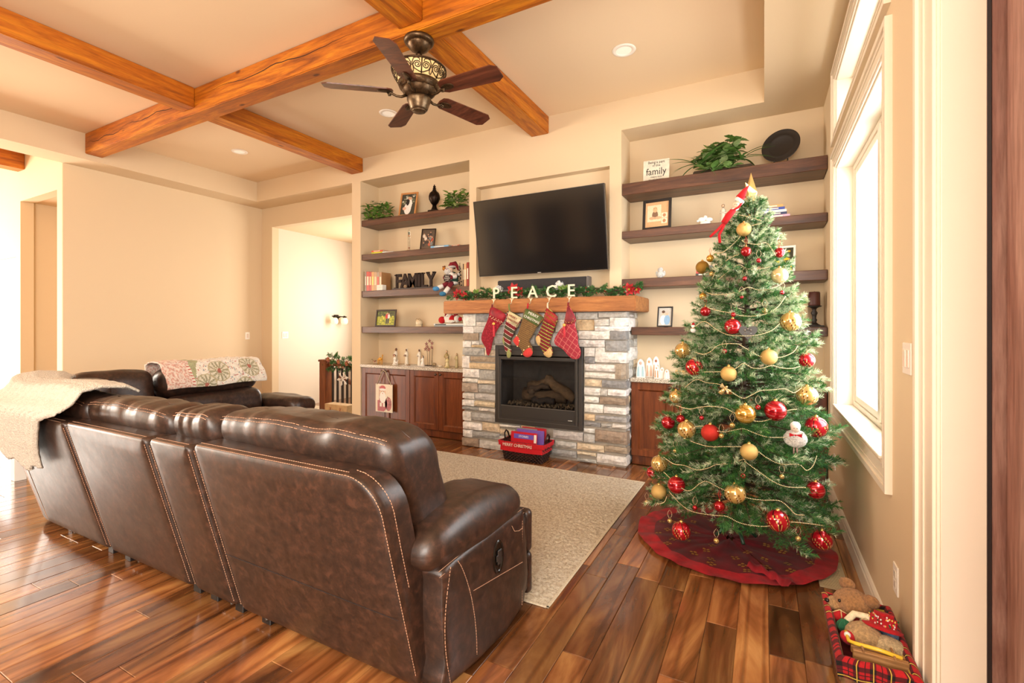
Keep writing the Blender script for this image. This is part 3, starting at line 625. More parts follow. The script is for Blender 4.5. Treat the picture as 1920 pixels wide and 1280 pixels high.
# ================================================================ built-ins
def cabinet(lab, x0, x1, doors, knobs):
    t = thing('base_cabinet', lab, 'cabinet', ((x0+x1)/2, 4.84, 0), 'built-in base cabinets')
    b = MB(); b.box(x0+.002, x1-.002, 4.70, YB-.002, .09, .815); b.box(x0+.002, x1-.002, 4.715, YB-.002, 0, .09); b.build('carcass', 'cabinet_wood', t)
    dw = (x1-x0)/doors
    for i in range(doors):
        a, c = x0+dw*i+.003, x0+dw*(i+1)-.003; z0, z1 = .095, .812; d = MB(); d.set('ffffff'); st = .065
        d.box(a, a+st, 4.672, 4.699, z0, z1, .002); d.box(c-st, c, 4.672, 4.699, z0, z1, .002); d.box(a+st, c-st, 4.672, 4.699, z0, z0+.06, .002); d.box(a+st, c-st, 4.672, 4.699, z1-.072, z1, .002)
        door = d.build('door', 'cabinet_wood', t)
        p = MB(); p.box(a+st-.004, c-st+.004, 4.688, 4.697, z0+.055, z1-.068); p.build('door_panel', 'cabinet_wood', door)
        m = MB(); A, B, Z0, Z1 = a+st, c-st, z0+.06, z1-.072
        q = [(A, Z0), (B, Z0), (B, Z1), (A, Z1)]; qi = [(A+.014, Z0+.014), (B-.014, Z0+.014), (B-.014, Z1-.014), (A+.014, Z1-.014)]
        m.add([(u, 4.673, v) for u, v in q]+[(u, 4.687, v) for u, v in qi], [(k, (k+1) % 4, (k+1) % 4+4, k+4) for k in range(4)]); m.build('door_bead', 'cabinet_wood', door)
        s = knobs[i]; kx = c-.032 if s > 0 else a+.032
        k = MB(TR(kx, 4.672, z1-.036, rad(90))); k.set('6b5a4c').lathe([(.006, 0), (.005, .012), (.014, .02), (.016, .026), (.011, .031), (.0001, .033)], 14); k.build('knob', 'bronze', door)
cabinet('dark cherry base cabinet left of fireplace, with the hanging sign on it', -4.765, -3.94, 2, [1, -1])
cabinet('dark cherry base cabinet touching the left side of the fireplace', -3.94, -3.042, 2, [1, -1])
cabinet('dark cherry base cabinet touching the right side of the fireplace', -1.158, -.35, 2, [1, -1])
cabinet('dark cherry base cabinet in the right corner behind the tree', -.35, .46, 2, [1, -1])
for lab, x0, x1 in (('granite countertop on left cabinets under the nativity figures', -4.772, -3.041), ('granite countertop on right cabinets behind the tree', -1.16, .464)):
    b = MB(); b.box(x0, x1, 4.645, YB-.001, .8155, .855, .004); b.build('countertop', 'granite', None, lab, 'countertop', 'granite countertops')
sh = [('left', -4.772, -3.042, [(2.775, .078, 'topmost'), (2.32, .078, 'second'), (1.832, .085, 'third'), (1.355, .083, 'lowest')]), ('right', -1.248, .462, [(2.77, .115, 'topmost'), (2.298, .075, 'second'), (1.825, .085, 'third'), (1.350, .078, 'lowest')])]
for s, x0, x1, L in sh:
    for z, t, n in L:
        a, c = x0, x1
        if s == 'left' and z < 1.4: c = -3.045
        if s == 'right' and z < 1.4: a = -1.155
        b = MB(); b.box(a, c, 4.676, YB-.001, z-t, z, .004); b.build('floating_shelf', 'shelf_wood', None, f'{n} dark wood floating shelf in the {s} alcove', 'shelf', 'floating shelves')
# ================================================================ mantel decorations
def cs(pts, n=6, closed=True):
    """Catmull-Rom through 2-D points"""
    o = []; m = len(pts)
    for i in range(m if closed else m-1):
        p0, p1, p2, p3 = [V(pts[(i+k) % m]) if closed else V(pts[max(0, min(m-1, i+k))]) for k in (-1, 0, 1, 2)]
        for k in range(n):
            t = k/n; o.append(.5*((2*p1)+(p2-p0)*t+(2*p0-5*p1+4*p2-p3)*t*t+(3*p1-p0-3*p2+p3)*t**3))
    if not closed: o.append(V(pts[-1]))
    return o
def pillow(mb, out, t, y, cf=None, rings=5, M=None):
    """outline (x,z) blown up to thickness 2t: stuffed cloth"""
    n = len(out); cx = sum(p[0] for p in out)/n; cz = sum(p[1] for p in out)/n; vs = []; fs = []; cols = []
    def inside(f): return [(cx+(p[0]-cx)*f, cz+(p[1]-cz)*f) for p in out]
    for side in (-1, 1):
        base = len(vs)
        for k in range(rings+1):
            f = 1-k/rings*.97; d = t*sqrt(max(0, 1-f*f)); 
            for (u, w) in inside(f): vs.append((u, y+side*(d+.0005), w))
        for k in range(rings):
            for i in range(n):
                q = [base+k*n+i, base+k*n+(i+1) % n, base+(k+1)*n+(i+1) % n, base+(k+1)*n+i]; fs.append(q if side < 0 else q[::-1])
        fs.append([base+rings*n+i for i in range(n)][::1 if side < 0 else -1])
    if cf: cols = [cf(sum(vs[i][0] for i in f)/len(f), sum(vs[i][2] for i in f)/len(f)) for f in fs]
    mb.add(vs, fs, True, cols or None); return mb
LT = [('P', -2.562), ('E', -2.343), ('A', -2.122), ('C', -1.915), ('E', -1.70)]
hng = []
for i, (ch, x) in enumerate(LT):
    t = thing('stocking_holder', ['first', 'second', 'third', 'fourth', 'fifth'][i]+f' gold letter {ch} stocking holder from the left on the mantel', 'stocking holder', (x, 4.44, 1.645), 'letter stocking holders')
    b = MB(); b.set('efe4c8').text(ch, .175, .012, TR(x, 4.452, 1.655, rad(90)), bold=.001); b.build('letter', 'gloss', t)
    b = MB(); b.set('b5a486').box(x-.055, x+.055, 4.415, 4.475, 1.6455, 1.655, .003); b.build('base_plate', 'metal', t)
    b = MB(); b.set('d8cdb4'); b.tube([(x, 4.42, 1.652), (x, 4.402, 1.655), (x, 4.399, 1.63), (x, 4.398, 1.60), (x, 4.386, 1.588), (x, 4.376, 1.598)], .0045, 8)
    for s in (-1, 1): b.add([(x, 4.404, 1.652), (x+s*.03, 4.404, 1.652), (x, 4.404, 1.62)], [(0, 1, 2) if s > 0 else (0, 2, 1)])
    b.build('hook', 'metal', t)
# outlines measured in metres around each hook
def ptsX(l, x): return [(x+a, z) for a, z in l]
def stock(lab, x, tube_c, cuff, body, foot, cf_body, cuffc, t=.018, extra=None, txt=None, footc=None, y=4.375):
    r = thing('christmas_stocking', lab, 'stocking', (x, y, 1.585), 'stockings hung from the mantel')
    b = MB(); b.set(tube_c); b.tube([(x-.004, y+.002, 1.594), (x-.006, y, 1.56), (cuff[0][0]+.006, y, cuff[0][1]-.01), (cuff[0][0]+.014, y, cuff[0][1]-.012), (x+.003, y, 1.56), (x+.002, y+.002, 1.594)], .0045, 6); b.build('hanging_loop', 'cloth', r)
    b = MB(); pillow(b, cs(body, 10), t, y, cf_body, 46); b.build('leg', 'cloth', r)
    b = MB(); b.set(cuffc); n = len(cuff); pillow(b, cs([p for p in cuff], 1), t+.016, y, None, 8); c = b.build('cuff', 'velvet', r)
    if foot:
        for k, f in enumerate(foot): b = MB(); b.set(footc); pillow(b, cs(f, 7), t+.006, y-.001, None, 5); b.build('heel' if k == 0 and len(foot) > 1 else 'toe', 'cloth', r)
    if txt:
        for s, cx, cz, sz, ang, col in txt:
            b = MB(); b.set(col).text(s, sz, .003, TR(cx, y-t-.0165, cz, rad(90), -ang)); b.build('lettering', 'cloth', c)
    if extra: extra(r)
    return r
s1body = [(-2.571,1.563),(-2.407,1.486),(-2.411,1.426),(-2.477,1.352),(-2.531,1.27),(-2.559,1.188),(-2.579,1.106),(-2.606,1.047),(-2.634,1.063),(-2.646,1.125),(-2.679,1.173),(-2.699,1.214),(-2.695,1.269),(-2.658,1.352),(-2.61,1.454)]
s1cuff = [(-2.575,1.565),(-2.5,1.535),(-2.403,1.486),(-2.415,1.416),(-2.5,1.419),(-2.591,1.482)]
s2body = [(-2.369,1.519),(-2.211,1.444),(-2.278,1.352),(-2.308,1.272),(-2.346,1.178),(-2.335,1.091),(-2.35,1.031),(-2.377,1.03),(-2.396,1.076),(-2.419,1.143),(-2.43,1.244),(-2.411,1.358),(-2.392,1.425)]
s2cuff = [(-2.361,1.522),(-2.204,1.444),(-2.267,1.342),(-2.392,1.419)]
s2toe = [(-2.365,1.131),(-2.342,1.118),(-2.335,1.071),(-2.35,1.031),(-2.377,1.029),(-2.384,1.077)]
s2heel = [(-2.43,1.251),(-2.411,1.217),(-2.411,1.163),(-2.43,1.19)]
s3body = [(-2.16,1.542),(-1.966,1.448),(-2.037,1.352),(-2.091,1.26),(-2.131,1.195),(-2.091,1.143),(-2.087,1.084),(-2.131,1.044),(-2.189,1.062),(-2.226,1.127),(-2.301,1.192),(-2.301,1.232),(-2.256,1.285),(-2.204,1.424)]
s3cuff = [(-2.16,1.545),(-1.963,1.448),(-2.026,1.352),(-2.204,1.447)]
s3heel = [(-2.263,1.262),(-2.226,1.233),(-2.234,1.18),(-2.256,1.146),(-2.308,1.198),(-2.301,1.225)]
s3toe = [(-2.109,1.149),(-2.084,1.104),(-2.102,1.058),(-2.153,1.04),(-2.197,1.068),(-2.175,1.115)]
s4body = [(-1.928,1.538),(-1.81,1.447),(-1.841,1.352),(-1.868,1.275),(-1.9,1.185),(-1.868,1.122),(-1.868,1.071),(-1.91,1.044),(-1.952,1.069),(-1.987,1.126),(-2.044,1.209),(-2.051,1.248),(-2.016,1.3),(-1.966,1.422)]
s4cuff = [(-1.928,1.547),(-1.807,1.45),(-1.837,1.352),(-1.959,1.429)]
s4heel = [(-2.009,1.271),(-1.987,1.235),(-1.994,1.184),(-2.023,1.164),(-2.051,1.222),(-2.044,1.254)]
s4toe = [(-1.889,1.157),(-1.865,1.109),(-1.875,1.064),(-1.91,1.044),(-1.956,1.068),(-1.963,1.091),(-1.931,1.114)]
s5body = [(-1.698,1.559),(-1.622,1.439),(-1.629,1.383),(-1.599,1.258),(-1.596,1.19),(-1.57,1.11),(-1.589,1.048),(-1.652,1.039),(-1.705,1.075),(-1.759,1.131),(-1.834,1.174),(-1.848,1.224),(-1.8,1.307),(-1.745,1.377),(-1.725,1.484)]
s5cuff = [(-1.698,1.562),(-1.622,1.439),(-1.629,1.386),(-1.665,1.364),(-1.745,1.383),(-1.725,1.49)]
def c1(u, w): return lin('8e1626') if NZ.noise(V((u*60, w*60, 0))) < .15 else lin('a82336')
def c2(u, w):
    k = (w+ (u+2.3)*.55)*22
    return lin('e8d8c8') if k % 1 < .13 else (lin('7c1820') if int(k // 1) % 2 else lin('4a4630'))
def c3(u, w): return lin('8a6a3c') if int((w+(u+2.1)*.45)*95) % 2 else lin('6e5030')
def c4(u, w):
    k = ((w+(u+1.9)*.5)*27) % 1
    return lin('b9b04c') if k < .22 else (lin('3a2a22') if k < .32 or k > .9 else lin('7e1a24'))
def c5(u, w):
    a = ((u*.8+w)*16) % 1; d = ((u-w*.6)*16) % 1
    return lin('d07a70') if a < .09 or d < .09 else lin('a83040')
def tassel(x, z1, z0):
    def f(r):
        b = MB(); b.set('e8b050').ball((x, 4.348, z1), .016, 10); b.build('bead', 'gloss', r)
        b = MB(); b.set('d8404a').tube([(x, 4.35, z1-.012), (x+.002, 4.348, (z0+z1)/2), (x+.004, 4.35, z0)], .01, 8, rs=[.007, .011, .014]); b.build('tassel', 'cloth', r)
    return f
def dots(pts, c):
    def f(r):
        b = MB(); b.set(c)
        for p in pts: b.ball((p[0], 4.35, p[1]), .007, 8)
        b.build('buttons', 'gloss', r)
    return f
def orn1(r):
    tassel(-2.531, 1.385, 1.25)(r); b = MB(); b.set('d9b48c')
    for i in range(16):
        u = -2.578+i*.0105; w = 1.472-i*.0046; b.ball((u, 4.349, w-.012+.012*sin(i*2)), .0055, 6)
    b.build('beading', 'gloss', r)
def orn5(r):
    tassel(-1.732, 1.37, 1.245)(r); b = MB(); b.set('c08a50')
    for i in range(14): b.ball((-1.735+i*.008, 4.349, 1.41+.02*sin(i*1.7)), .005, 6)
    b.build('beading', 'gloss', r)
def dense(p, n=5): return cs(p, n)
stock('deep red velvet stocking with beaded cuff and tassel, first from the left', -2.565, '7a1820', s1cuff, s1body, None, c1, 'b01a2c', extra=orn1)
stock('diagonally striped stocking with cream Merry Christmas cuff, second from the left', -2.36, '7f8a4a', s2cuff, s2body, [s2heel, s2toe], c2, 'e6d6a4', txt=[('MERRY', -2.30, 1.442, .034, -.44, '9a4030'), ('CHRISTMAS', -2.305, 1.405, .029, -.44, '9a4030')], footc='9a9a5c')
stock('brown tweed stocking with green Merry Christmas cuff and red heel, third from the left', -2.14, 'c02030', s3cuff, s3body, [s3heel, s3toe], c3, '5a7030', txt=[('MERRY', -2.068, 1.462, .040, -.43, 'f6f0e2'), ('CHRISTMAS', -2.088, 1.418, .036, -.43, 'f6f0e2')], footc='d8403c', extra=dots([(-2.26, 1.262), (-2.228, 1.21), (-2.25, 1.152), (-2.2, 1.07), (-2.175, 1.115), (-2.12, 1.152)], 'f4dca0'))
stock('dark stocking with green zigzag bands, red cuff and tan toe, fourth from the left', -1.92, 'f0e4c4', s4cuff, s4body, [s4heel, s4toe], c4, 'c01c24', txt=[('MERRY', -1.875, 1.462, .036, -.6, 'a8742c'), ('CHRISTMAS', -1.885, 1.418, .03, -.6, 'a8742c')], footc='d8b276')
stock('red quilted satin stocking with lozenge lines and tassel, fifth from the left', -1.70, '8a2028', s5cuff, s5body, None, c5, '94202a', extra=orn5)
# needle sprigs ----------------------------------------------------------
def sprig_mesh(name, L, twigs, npt, nl, frost, seed, spread=.5, wd=.0011):
    """one fir branch: stem along +x, side twigs, flat needles; colour stored per needle"""
    r = random.Random(seed); b = MB(); b.sm = False; b.set('4a3626'); b.tube([(0, 0, 0), (L*.5, 0, .01), (L, 0, .0)], .004, 5, rs=[.006, .004, .0015])
    tw = [((L*(.25+.75*(i+.5)/twigs)), (1 if i % 2 else -1)*r.uniform(.5, 1.0), r.uniform(-.55, .75), L*spread*(1-.55*(i/twigs))*r.uniform(.6, 1)) for i in range(twigs)]
    tw += [(L*.72, 0, 0, L*.34), (L*.66, .3, .5, L*.25)]
    greens = [lin(c) for c in ('24542a', '336a30', '457c36', '285e30', '5c8c42')]; pale = [lin(c) for c in ('a9b98f', 'c3cba6', '8fae7c', 'd6d8ba')]
    for x0, ya, za, tl in tw:
        d = V((1, ya*1.1, za)).normalized(); p0 = V((x0, 0, 0)); fr = r.random() < frost
        up = d.orthogonal().normalized(); bi = d.cross(up)
        e = p0+d*tl; b.col = lin('55483a'); b.add([p0+up*.0015, p0-up*.0015, e], [(0, 1, 2)])
        for k in range(npt):
            t = .08+.92*(k+r.random())/npt; a = r.uniform(0, 2*pi); q = p0+d*(tl*t)
            nd = (d*(.75+.5*t)+up*cos(a)+bi*sin(a)).normalized(); l = nl*r.uniform(.75, 1.15)*(1-.25*t); sd = nd.cross(up*sin(a)-bi*cos(a)).normalized()*wd
            b.col = jit(r.choice(pale), .1) if fr and t > .35 else jit(r.choice(greens), .2)
            b.add([q-sd, q+sd, q+nd*l+sd*.3], [(0, 1, 2)])
    o = b.build(name, 'needle'); me = o.data; bpy.data.objects.remove(o); return me
def orient(p, d, roll=0, s=1):
    return MX.Translation(p) @ V(d).to_track_quat('X', 'Z').to_matrix().to_4x4() @ MX.Rotation(roll, 4, 'X') @ MX.Diagonal((s, s, s, 1))
garl = thing('mantel_garland', 'long green pine garland with poinsettias and berries lying on the mantel', 'garland', (-2.1, 4.54, 1.645))
gm = [sprig_mesh('garland_sprig', .15, 9, 30, .028, .08, 40+i, .5, .0022) for i in range(3)]
rg = random.Random(9)
for i in range(150):
    x = -3.17+2.08*i/149; p = V((x-(-2.1), rg.uniform(-.05, .05), .035+rg.uniform(-.012, .05)))
    a = rg.choice([0, pi])+rg.uniform(-.9, .9); d = V((cos(a), sin(a)*.55, rg.uniform(-.15, .45)))
    inst(gm[i % 3], 'pine_sprig', garl, orient(p, d, rg.uniform(0, 6), rg.uniform(.55, .8)))
def petal(mb, c, d, up, L, w, col):
    mb.col = jit(col, .12); s = V(d).cross(V(up)).normalized(); u = V(up)
    pts = [c, c+d*L*.35+s*w+u*L*.18, c+d*L*.7+s*w*.7+u*L*.16, c+d*L, c+d*L*.7-s*w*.7+u*L*.16, c+d*L*.35-s*w+u*L*.18, c+d*L*.5+u*L*.1]
    mb.add([V(p) for p in pts], [(0, 1, 6), (1, 2, 6), (2, 3, 6), (3, 4, 6), (4, 5, 6), (5, 0, 6)], False)
def poinsettia(x, y, z, s, col, parent, name='poinsettia', n=7):
    b = MB(); c = V((x, y, z))
    for ring_, (k, L, el) in enumerate([(n, s, .25), (n-2, s*.65, .7)]):
        for i in range(k):
            a = 2*pi*i/k+ring_*.4; d = V((cos(a), -el, sin(a))).normalized(); petal(b, c, d, V((0, -1, 0)), L, L*.3, col)
    b.set('e8c040')
    for i in range(5): a = i*1.26; b.ball(c+V((cos(a)*.007, -.012, sin(a)*.007)), .005, 6)
    return b.build(name, 'velvet', parent)
for x, z, s in ((-3.10, 1.725, .075), (-3.01, 1.705, .06), (-2.38, 1.75, .085), (-2.31, 1.73, .06), (-1.14, 1.71, .07), (-1.07, 1.705, .055)):
    poinsettia(x, 4.53, z, s, 'd01c24', garl)
for x, z in ((-2.60, 1.755), (-1.88, 1.775)):
    b = MB()
    for i in range(44):
        d = V((rg.gauss(0, 1), rg.gauss(0, .8)-.5, rg.gauss(0, 1))).normalized(); c = V((x, 4.58, z))+d*.045
        for k in range(4): petal(b, c, (V((cos(k*1.57), 0, sin(k*1.57)))+d*.3).normalized(), d, .016, .007, 'eef0ec')
    b.build('white_blossom', 'cloth', garl)
for i in range(7):
    x = [-2.9, -2.95, -1.62, -1.5, -1.4, -1.32, -1.55][i]; b = MB(); b.set('b01820')
    for k in range(9): b.ball((x+rg.uniform(-.035, .035), 4.55+rg.uniform(-.03, .03), 1.705+rg.uniform(-.02, .045)), .0075, 7)
    b.build('berry_cluster', 'gloss', garl)
for i, x in enumerate((-2.7, -2.86, -2.3, -1.83, -1.79)):
    b = MB()
    for k in range(3): petal(b, V((x, 4.54, 1.73)), V((cos(k+i), -.2, .8)).normalized(), V((0, -1, 0)), .06, .02, '8ab04a')
    b.build('pale_leaf', 'leaf', garl)
# ================================================================ sectional sofa
sofa = thing('sectional_sofa', 'large dark brown leather reclining sectional sofa with tan stitching', 'sofa', (-2.6, 1.7, 0))
def stitch(mb, pts, off=.0, dash=.0075, gap=.0045, r=.0013, c='cfa080'):
    """running stitch: short raised dashes along a line"""
    mb.set(c); pts = [V(p) for p in pts]; seg = []; 
    for p, q in zip(pts, pts[1:]):
        L = (q-p).length; d = (q-p)/max(L, 1e-6); s = 0
        while s < L-.001:
            a, c = p+d*s, p+d*min(L, s+dash); up = d.orthogonal().normalized(); bi = d.cross(up)
            vs = [a+up*r, a+bi*r, a-up*r, a-bi*r, c+up*r, c+bi*r, c-up*r, c-bi*r]
            mb.add(vs, [(0, 1, 5, 4), (1, 2, 6, 5), (2, 3, 7, 6), (3, 0, 4, 7)], False); s += dash+gap
def lean(z): return 1.335-(z-.06)*.272          # outer face of the back, leaning toward the viewer
def back_panel(x0, x1, zt, rtr=.03, rtl=.03, dz=0, name='back_panel', mapf=None, thick=.10):
    """outer shell of one back section: a padded plate leaning outward, rounded over at the top"""
    b = MB(); b.sm = True
    def out(z0, z1, ra, rb, g):
        xa, xb = x0+g, x1-g; p = []
        for cx, cz, r, a0 in ((xa+.02, z0+.02, .02, 180), (xb-.02, z0+.02, .02, 270), (xb-rb, z1-rb, rb, 0), (xa+ra, z1-ra, ra, 90)):
            for k in range(7): a = rad(a0+15*k); p.append((cx+r*cos(a), cz+r*sin(a)))
        return p
    levels = [(.028, .0), (.012, .004), (.003, .013), (0, .03), (0, thick)]
    vs = []; fs = []
    for g, d in levels:
        for (x, z) in out(.06+g*.6, zt-g, max(.015, rtl-g), max(.015, rtr-g), g):
            zz = z+dz*(x-x0)/(x1-x0)*max(0, (z-.3)/.5); vs.append((x, lean(zz)+d, zz))
    n = 28
    for k in range(len(levels)-1):
        for i in range(n): fs.append((k*n+i, k*n+(i+1) % n, (k+1)*n+(i+1) % n, (k+1)*n+i))
    # inset face as a fan-free grid: one extra ring then n-gon
    o = len(vs)
    for (x, z) in out(.06+.05, zt-.07, .03, .03, .06): zz = z+dz*(x-x0)/(x1-x0)*max(0, (z-.3)/.5); vs.append((x, lean(zz)-.004, zz))
    for i in range(n): fs.append((o+i, o+(i+1) % n, (i+1) % n, i))
    fs.append([o+i for i in range(n)])
    fs = [f[::-1] for f in fs] if False else fs
    if mapf: vs = [mapf(*v) for v in vs]
    b.add(vs, fs, True); return b.build(name, 'leather', sofa)
secs = [(-4.19, -3.365, .835), (-3.33, -2.51, .84), (-2.475, -2.15, .845), (-2.11, -1.085, .865)]
for i, (a, c, z) in enumerate(secs):
    p = back_panel(a, c, z, .13 if i == 3 else .03, dz=.0 if i == 3 else 0, thick=.16 if i < 3 else .13)
    b = MB()
    for off in (.012, .03):
        zt = z-off*.6; stitch(b, [(a+.03, lean(zt)-.003+off*.9, z+.001-(.0 if off > .02 else .006)), (c-(.14 if i == 3 else .03), lean(zt)-.003+off*.9, z+.001-(.0 if off > .02 else .006))])
    if i < 3:
        for x in (a+.006, c-.006): stitch(b, [(x, lean(q)+.002, q) for q in (.09, .3, .5, .7, z-.03)])
    else:
        stitch(b, [(a+.008, lean(q)+.002, q) for q in (.09, .3, .5, .7, z-.03)])
        cr = [(c-.13+.13*sin(rad(t)), z-.13+.13*cos(rad(t))) for t in range(0, 91, 15)]
        stitch(b, [(x, lean(q)+.001, q) for x, q in cr]+[(c-.001, lean(q)+.001, q) for q in (.6, .45, .3, .12)])
        stitch(b, [(x+.01, lean(q)+.045, q+.006) for x, q in cr]+[(c+.004, lean(q)+.05, q) for q in (.6, .45)])
        stitch(b, [(a+.02, lean(.355)-.005, .355), (c-.02, lean(.345)-.005, .345)], gap=.0005, r=.0012, c='24140e')
        stitch(b, [(a+.02, lean(.075)+.001, .082), (c-.02, lean(.075)+.001, .082)])
    b.build('stitching', 'cloth', p, kind='stuff')
for x0, x1, z in ((-3.385, -3.31, .80), (-2.53, -2.455, .81), (-2.17, -2.09, .82), (-4.22, -4.17, .80)):   # recessed gussets between the sections
    b = MB(); b.add([(x0, lean(.07)+.022, .07), (x1, lean(.07)+.022, .07), (x1, lean(z)+.022, z), (x0, lean(z)+.022, z), (x0, lean(z)+.1, z+.01), (x1, lean(z)+.1, z+.01)], [(0, 1, 2, 3), (3, 2, 5, 4)], False); b.build('gusset', 'leather', sofa)
# base body
b = MB(); b.sm = True; b.box(-4.2, -1.31, 1.38, 2.0, .07, .36, .02); b.box(-5.0, -4.3, 1.75, 3.3, .07, .36, .02); b.build('base', 'leather', sofa)
for x, y in ((-4.05, 1.42), (-3.45, 1.4), (-3.25, 1.4), (-2.55, 1.4), (-2.4, 1.4), (-2.2, 1.4), (-2.0, 1.4), (-1.15, 1.45), (-1.15, 1.9), (-4.9, 3.4), (-4.4, 3.4), (-4.9, 2.2)):
    b = MB(); b.set('1c1715').box(x-.03, x+.03, y-.02, y+.02, 0, .075, .003); b.build('foot', 'satin', sofa)
for x in (-3.98, -3.18, -2.32, -2.06): 
    b = MB(); b.set('8a8580'); b.cyl((x, 1.38, .04), (x+.05, 1.38, .035), .008); b.tube([(x+.05, 1.38, .05), (x+.08, 1.37, .03), (x+.1, 1.39, .045)], .006, 6); b.build('recliner_bracket', 'metal', sofa)
# back cushions
def fold(seed, k=.02, vx=9):
    def f(x, y, z): return (x, y, z)
    return f
def headcush(x0, x1, zt, zb, y0, y1, seed, name='back_cushion'):
    """tall back cushion, sheared so that it follows the reclined back; gathered along its top seam"""
    w, d, h = x1-x0, y1-y0, zt-zb; r = min(.07, d*.4); b = MB(TR((x0+x1)/2, (y0+y1)/2, (zt+zb)/2))
    def df(x, y, z):
        e = (abs(x)/(w/2))**5; t = z/(h/2); up = max(0, t); g = NZ.noise(V((x*17, seed*3.1, z*1.5)))+.6*NZ.noise(V((x*34, seed*1.7, 2+z)))
        near = math.exp(-((z-h/2)/.09)**2); out = -1 if y < 0 else 1
        y2 = y+out*g*.009*(near+.3)-(y*.10)*e; y2 += out*.012*math.exp(-((z-(h/2-.10))/.05)**2)
        z2 = z-.03*e*up+g*.006*near+.010*NZ.noise(V((x*5, y*8, seed)))*up+(.012*(1-(y/(d/2))**2) if t > .8 else 0)
        return (x, y2+(h/2-z)*.36, z2)
    b.rbox(w, d, h, r, 26, 0, None, 0, df); o = b.build(name, 'leather', sofa)
    for yy, zz in ((-d/2+r*.25-.002, h/2-r*.33), (-d/2+r*.42-.001, h/2-r*.2+.001)):
        s = MB(b.M); stitch(s, [df(-w/2+.035+(w-.07)*t/60, yy, zz) for t in range(61)]); s.build('stitching', 'cloth', o, kind='stuff')
    for xx in (-w*.46, w*.46):
        s = MB(b.M); stitch(s, [df(xx, -d/2+r*.2-.004+(d-.4*r)*t/10, h/2+.004-.0) for t in range(3, 11)]); 
    return o
headcush(-4.16, -3.36, .945, .45, 1.20, 1.46, 1); headcush(-3.355, -2.50, .955, .45, 1.195, 1.46, 2)
headcush(-2.485, -2.14, .965, .45, 1.195, 1.46, 3); headcush(-2.125, -1.115, .985, .44, 1.195, 1.49, 4)
# second, lower pillow of each seat back
for i, (a, c) in enumerate(((-4.1, -3.37), (-3.34, -2.52), (-2.08, -1.33))):
    b = MB(TR((a+c)/2, 1.66, .58, .2)); b.rbox(c-a, .16, .30, .07, 8, .01, (7, 3, 3), 20+i); b.build('lumbar_cushion', 'leather', sofa)
    b = MB(TR((a+c)/2, 1.78, .40)); b.rbox(c-a, .58, .17, .07, 8, .01, (5, 5, 2), 30+i); b.build('seat_cushion', 'leather', sofa)
b = MB(TR(-2.31, 1.78, .43)); b.rbox(.33, .6, .30, .03, 6, .003); b.build('console', 'leather', sofa)
# right arm: pad, side panel, front
b = MB(TR(-1.15, 1.655, .54, rad(-1.5)))
def arm(x, y, z):
    k = max(0, z/.07); f = 1-((y/.34)**2)*.25; fr = .012*sin(y*55)*max(0, (y-.12)/.2)
    return (x*(1-.1*(abs(y)/.34)**4)+0, y, z*f+k*.03*(1-(y/.36)**2)+fr*k*.6)
b.rbox(.325, .73, .175, .08, 12, .006, (5, 5, 3), 7, arm); pad = b.build('arm_pad', 'leather', sofa)
s = MB(); stitch(s, [(-1.002, 1.34+.66*t/14, .497+.01*sin(pi*t/14)) for t in range(15)], gap=.0006, r=.001); stitch(s, [(-.998, 1.34+.66*t/14, .478+.008*sin(pi*t/14)) for t in range(15)], gap=.0006, r=.001); s.build('stitching', 'cloth', pad, kind='stuff')
side = [(1.40, .06), (1.995, .045), (2.0, .46), (1.93, .497), (1.6, .503), (1.375, .492), (1.36, .44), (1.36, .3), (1.375, .15)]
b = MB(); pts = cs(side, 3); pl = MB(); n = len(pts)
b.sm = True; cy = 1.68; cz = .27
L = [(-1.005, 0), (-.998, .006), (-.994, .02), (-.992, .05), (-.99, .12)]
vs = []; fs = []
for x, g in [(-1.30, 0)]+L:
    for (y, z) in pts: vs.append((x, y+(cy-y)/.35*g, z+(cz-z)/.25*g))
for k in range(len(L)): 
    for i in range(n): fs.append((k*n+i, (k+1)*n+i, (k+1)*n+(i+1) % n, k*n+(i+1) % n))
fs.append([len(L)*n+i for i in range(n)]); fs.append([i for i in range(n)][::-1]); b.add(vs, fs, True); sp = b.build('arm_panel', 'leather', sofa)
s = MB(); X = -.989
stitch(s, [(X-.004, 1.40-.035*sin(t/10*pi), .07+.42*t/10) for t in range(11)]); stitch(s, [(X, 1.44+.13*sin(rad(90*t/10))*1.0, .495-.42*(t/10)**1.2) for t in range(11)])
stitch(s, [(X, 1.545, .335), (X, 1.965, .262)], gap=.0004, r=.0012); stitch(s, [(X-.004, 1.968, .06), (X-.004, 1.972, .45)]); stitch(s, [(X, 1.86, .468), (X, 1.885, .435), (X, 1.93, .42), (X, 1.968, .42)], gap=.0005)
s.build('stitching', 'cloth', sp, kind='stuff')
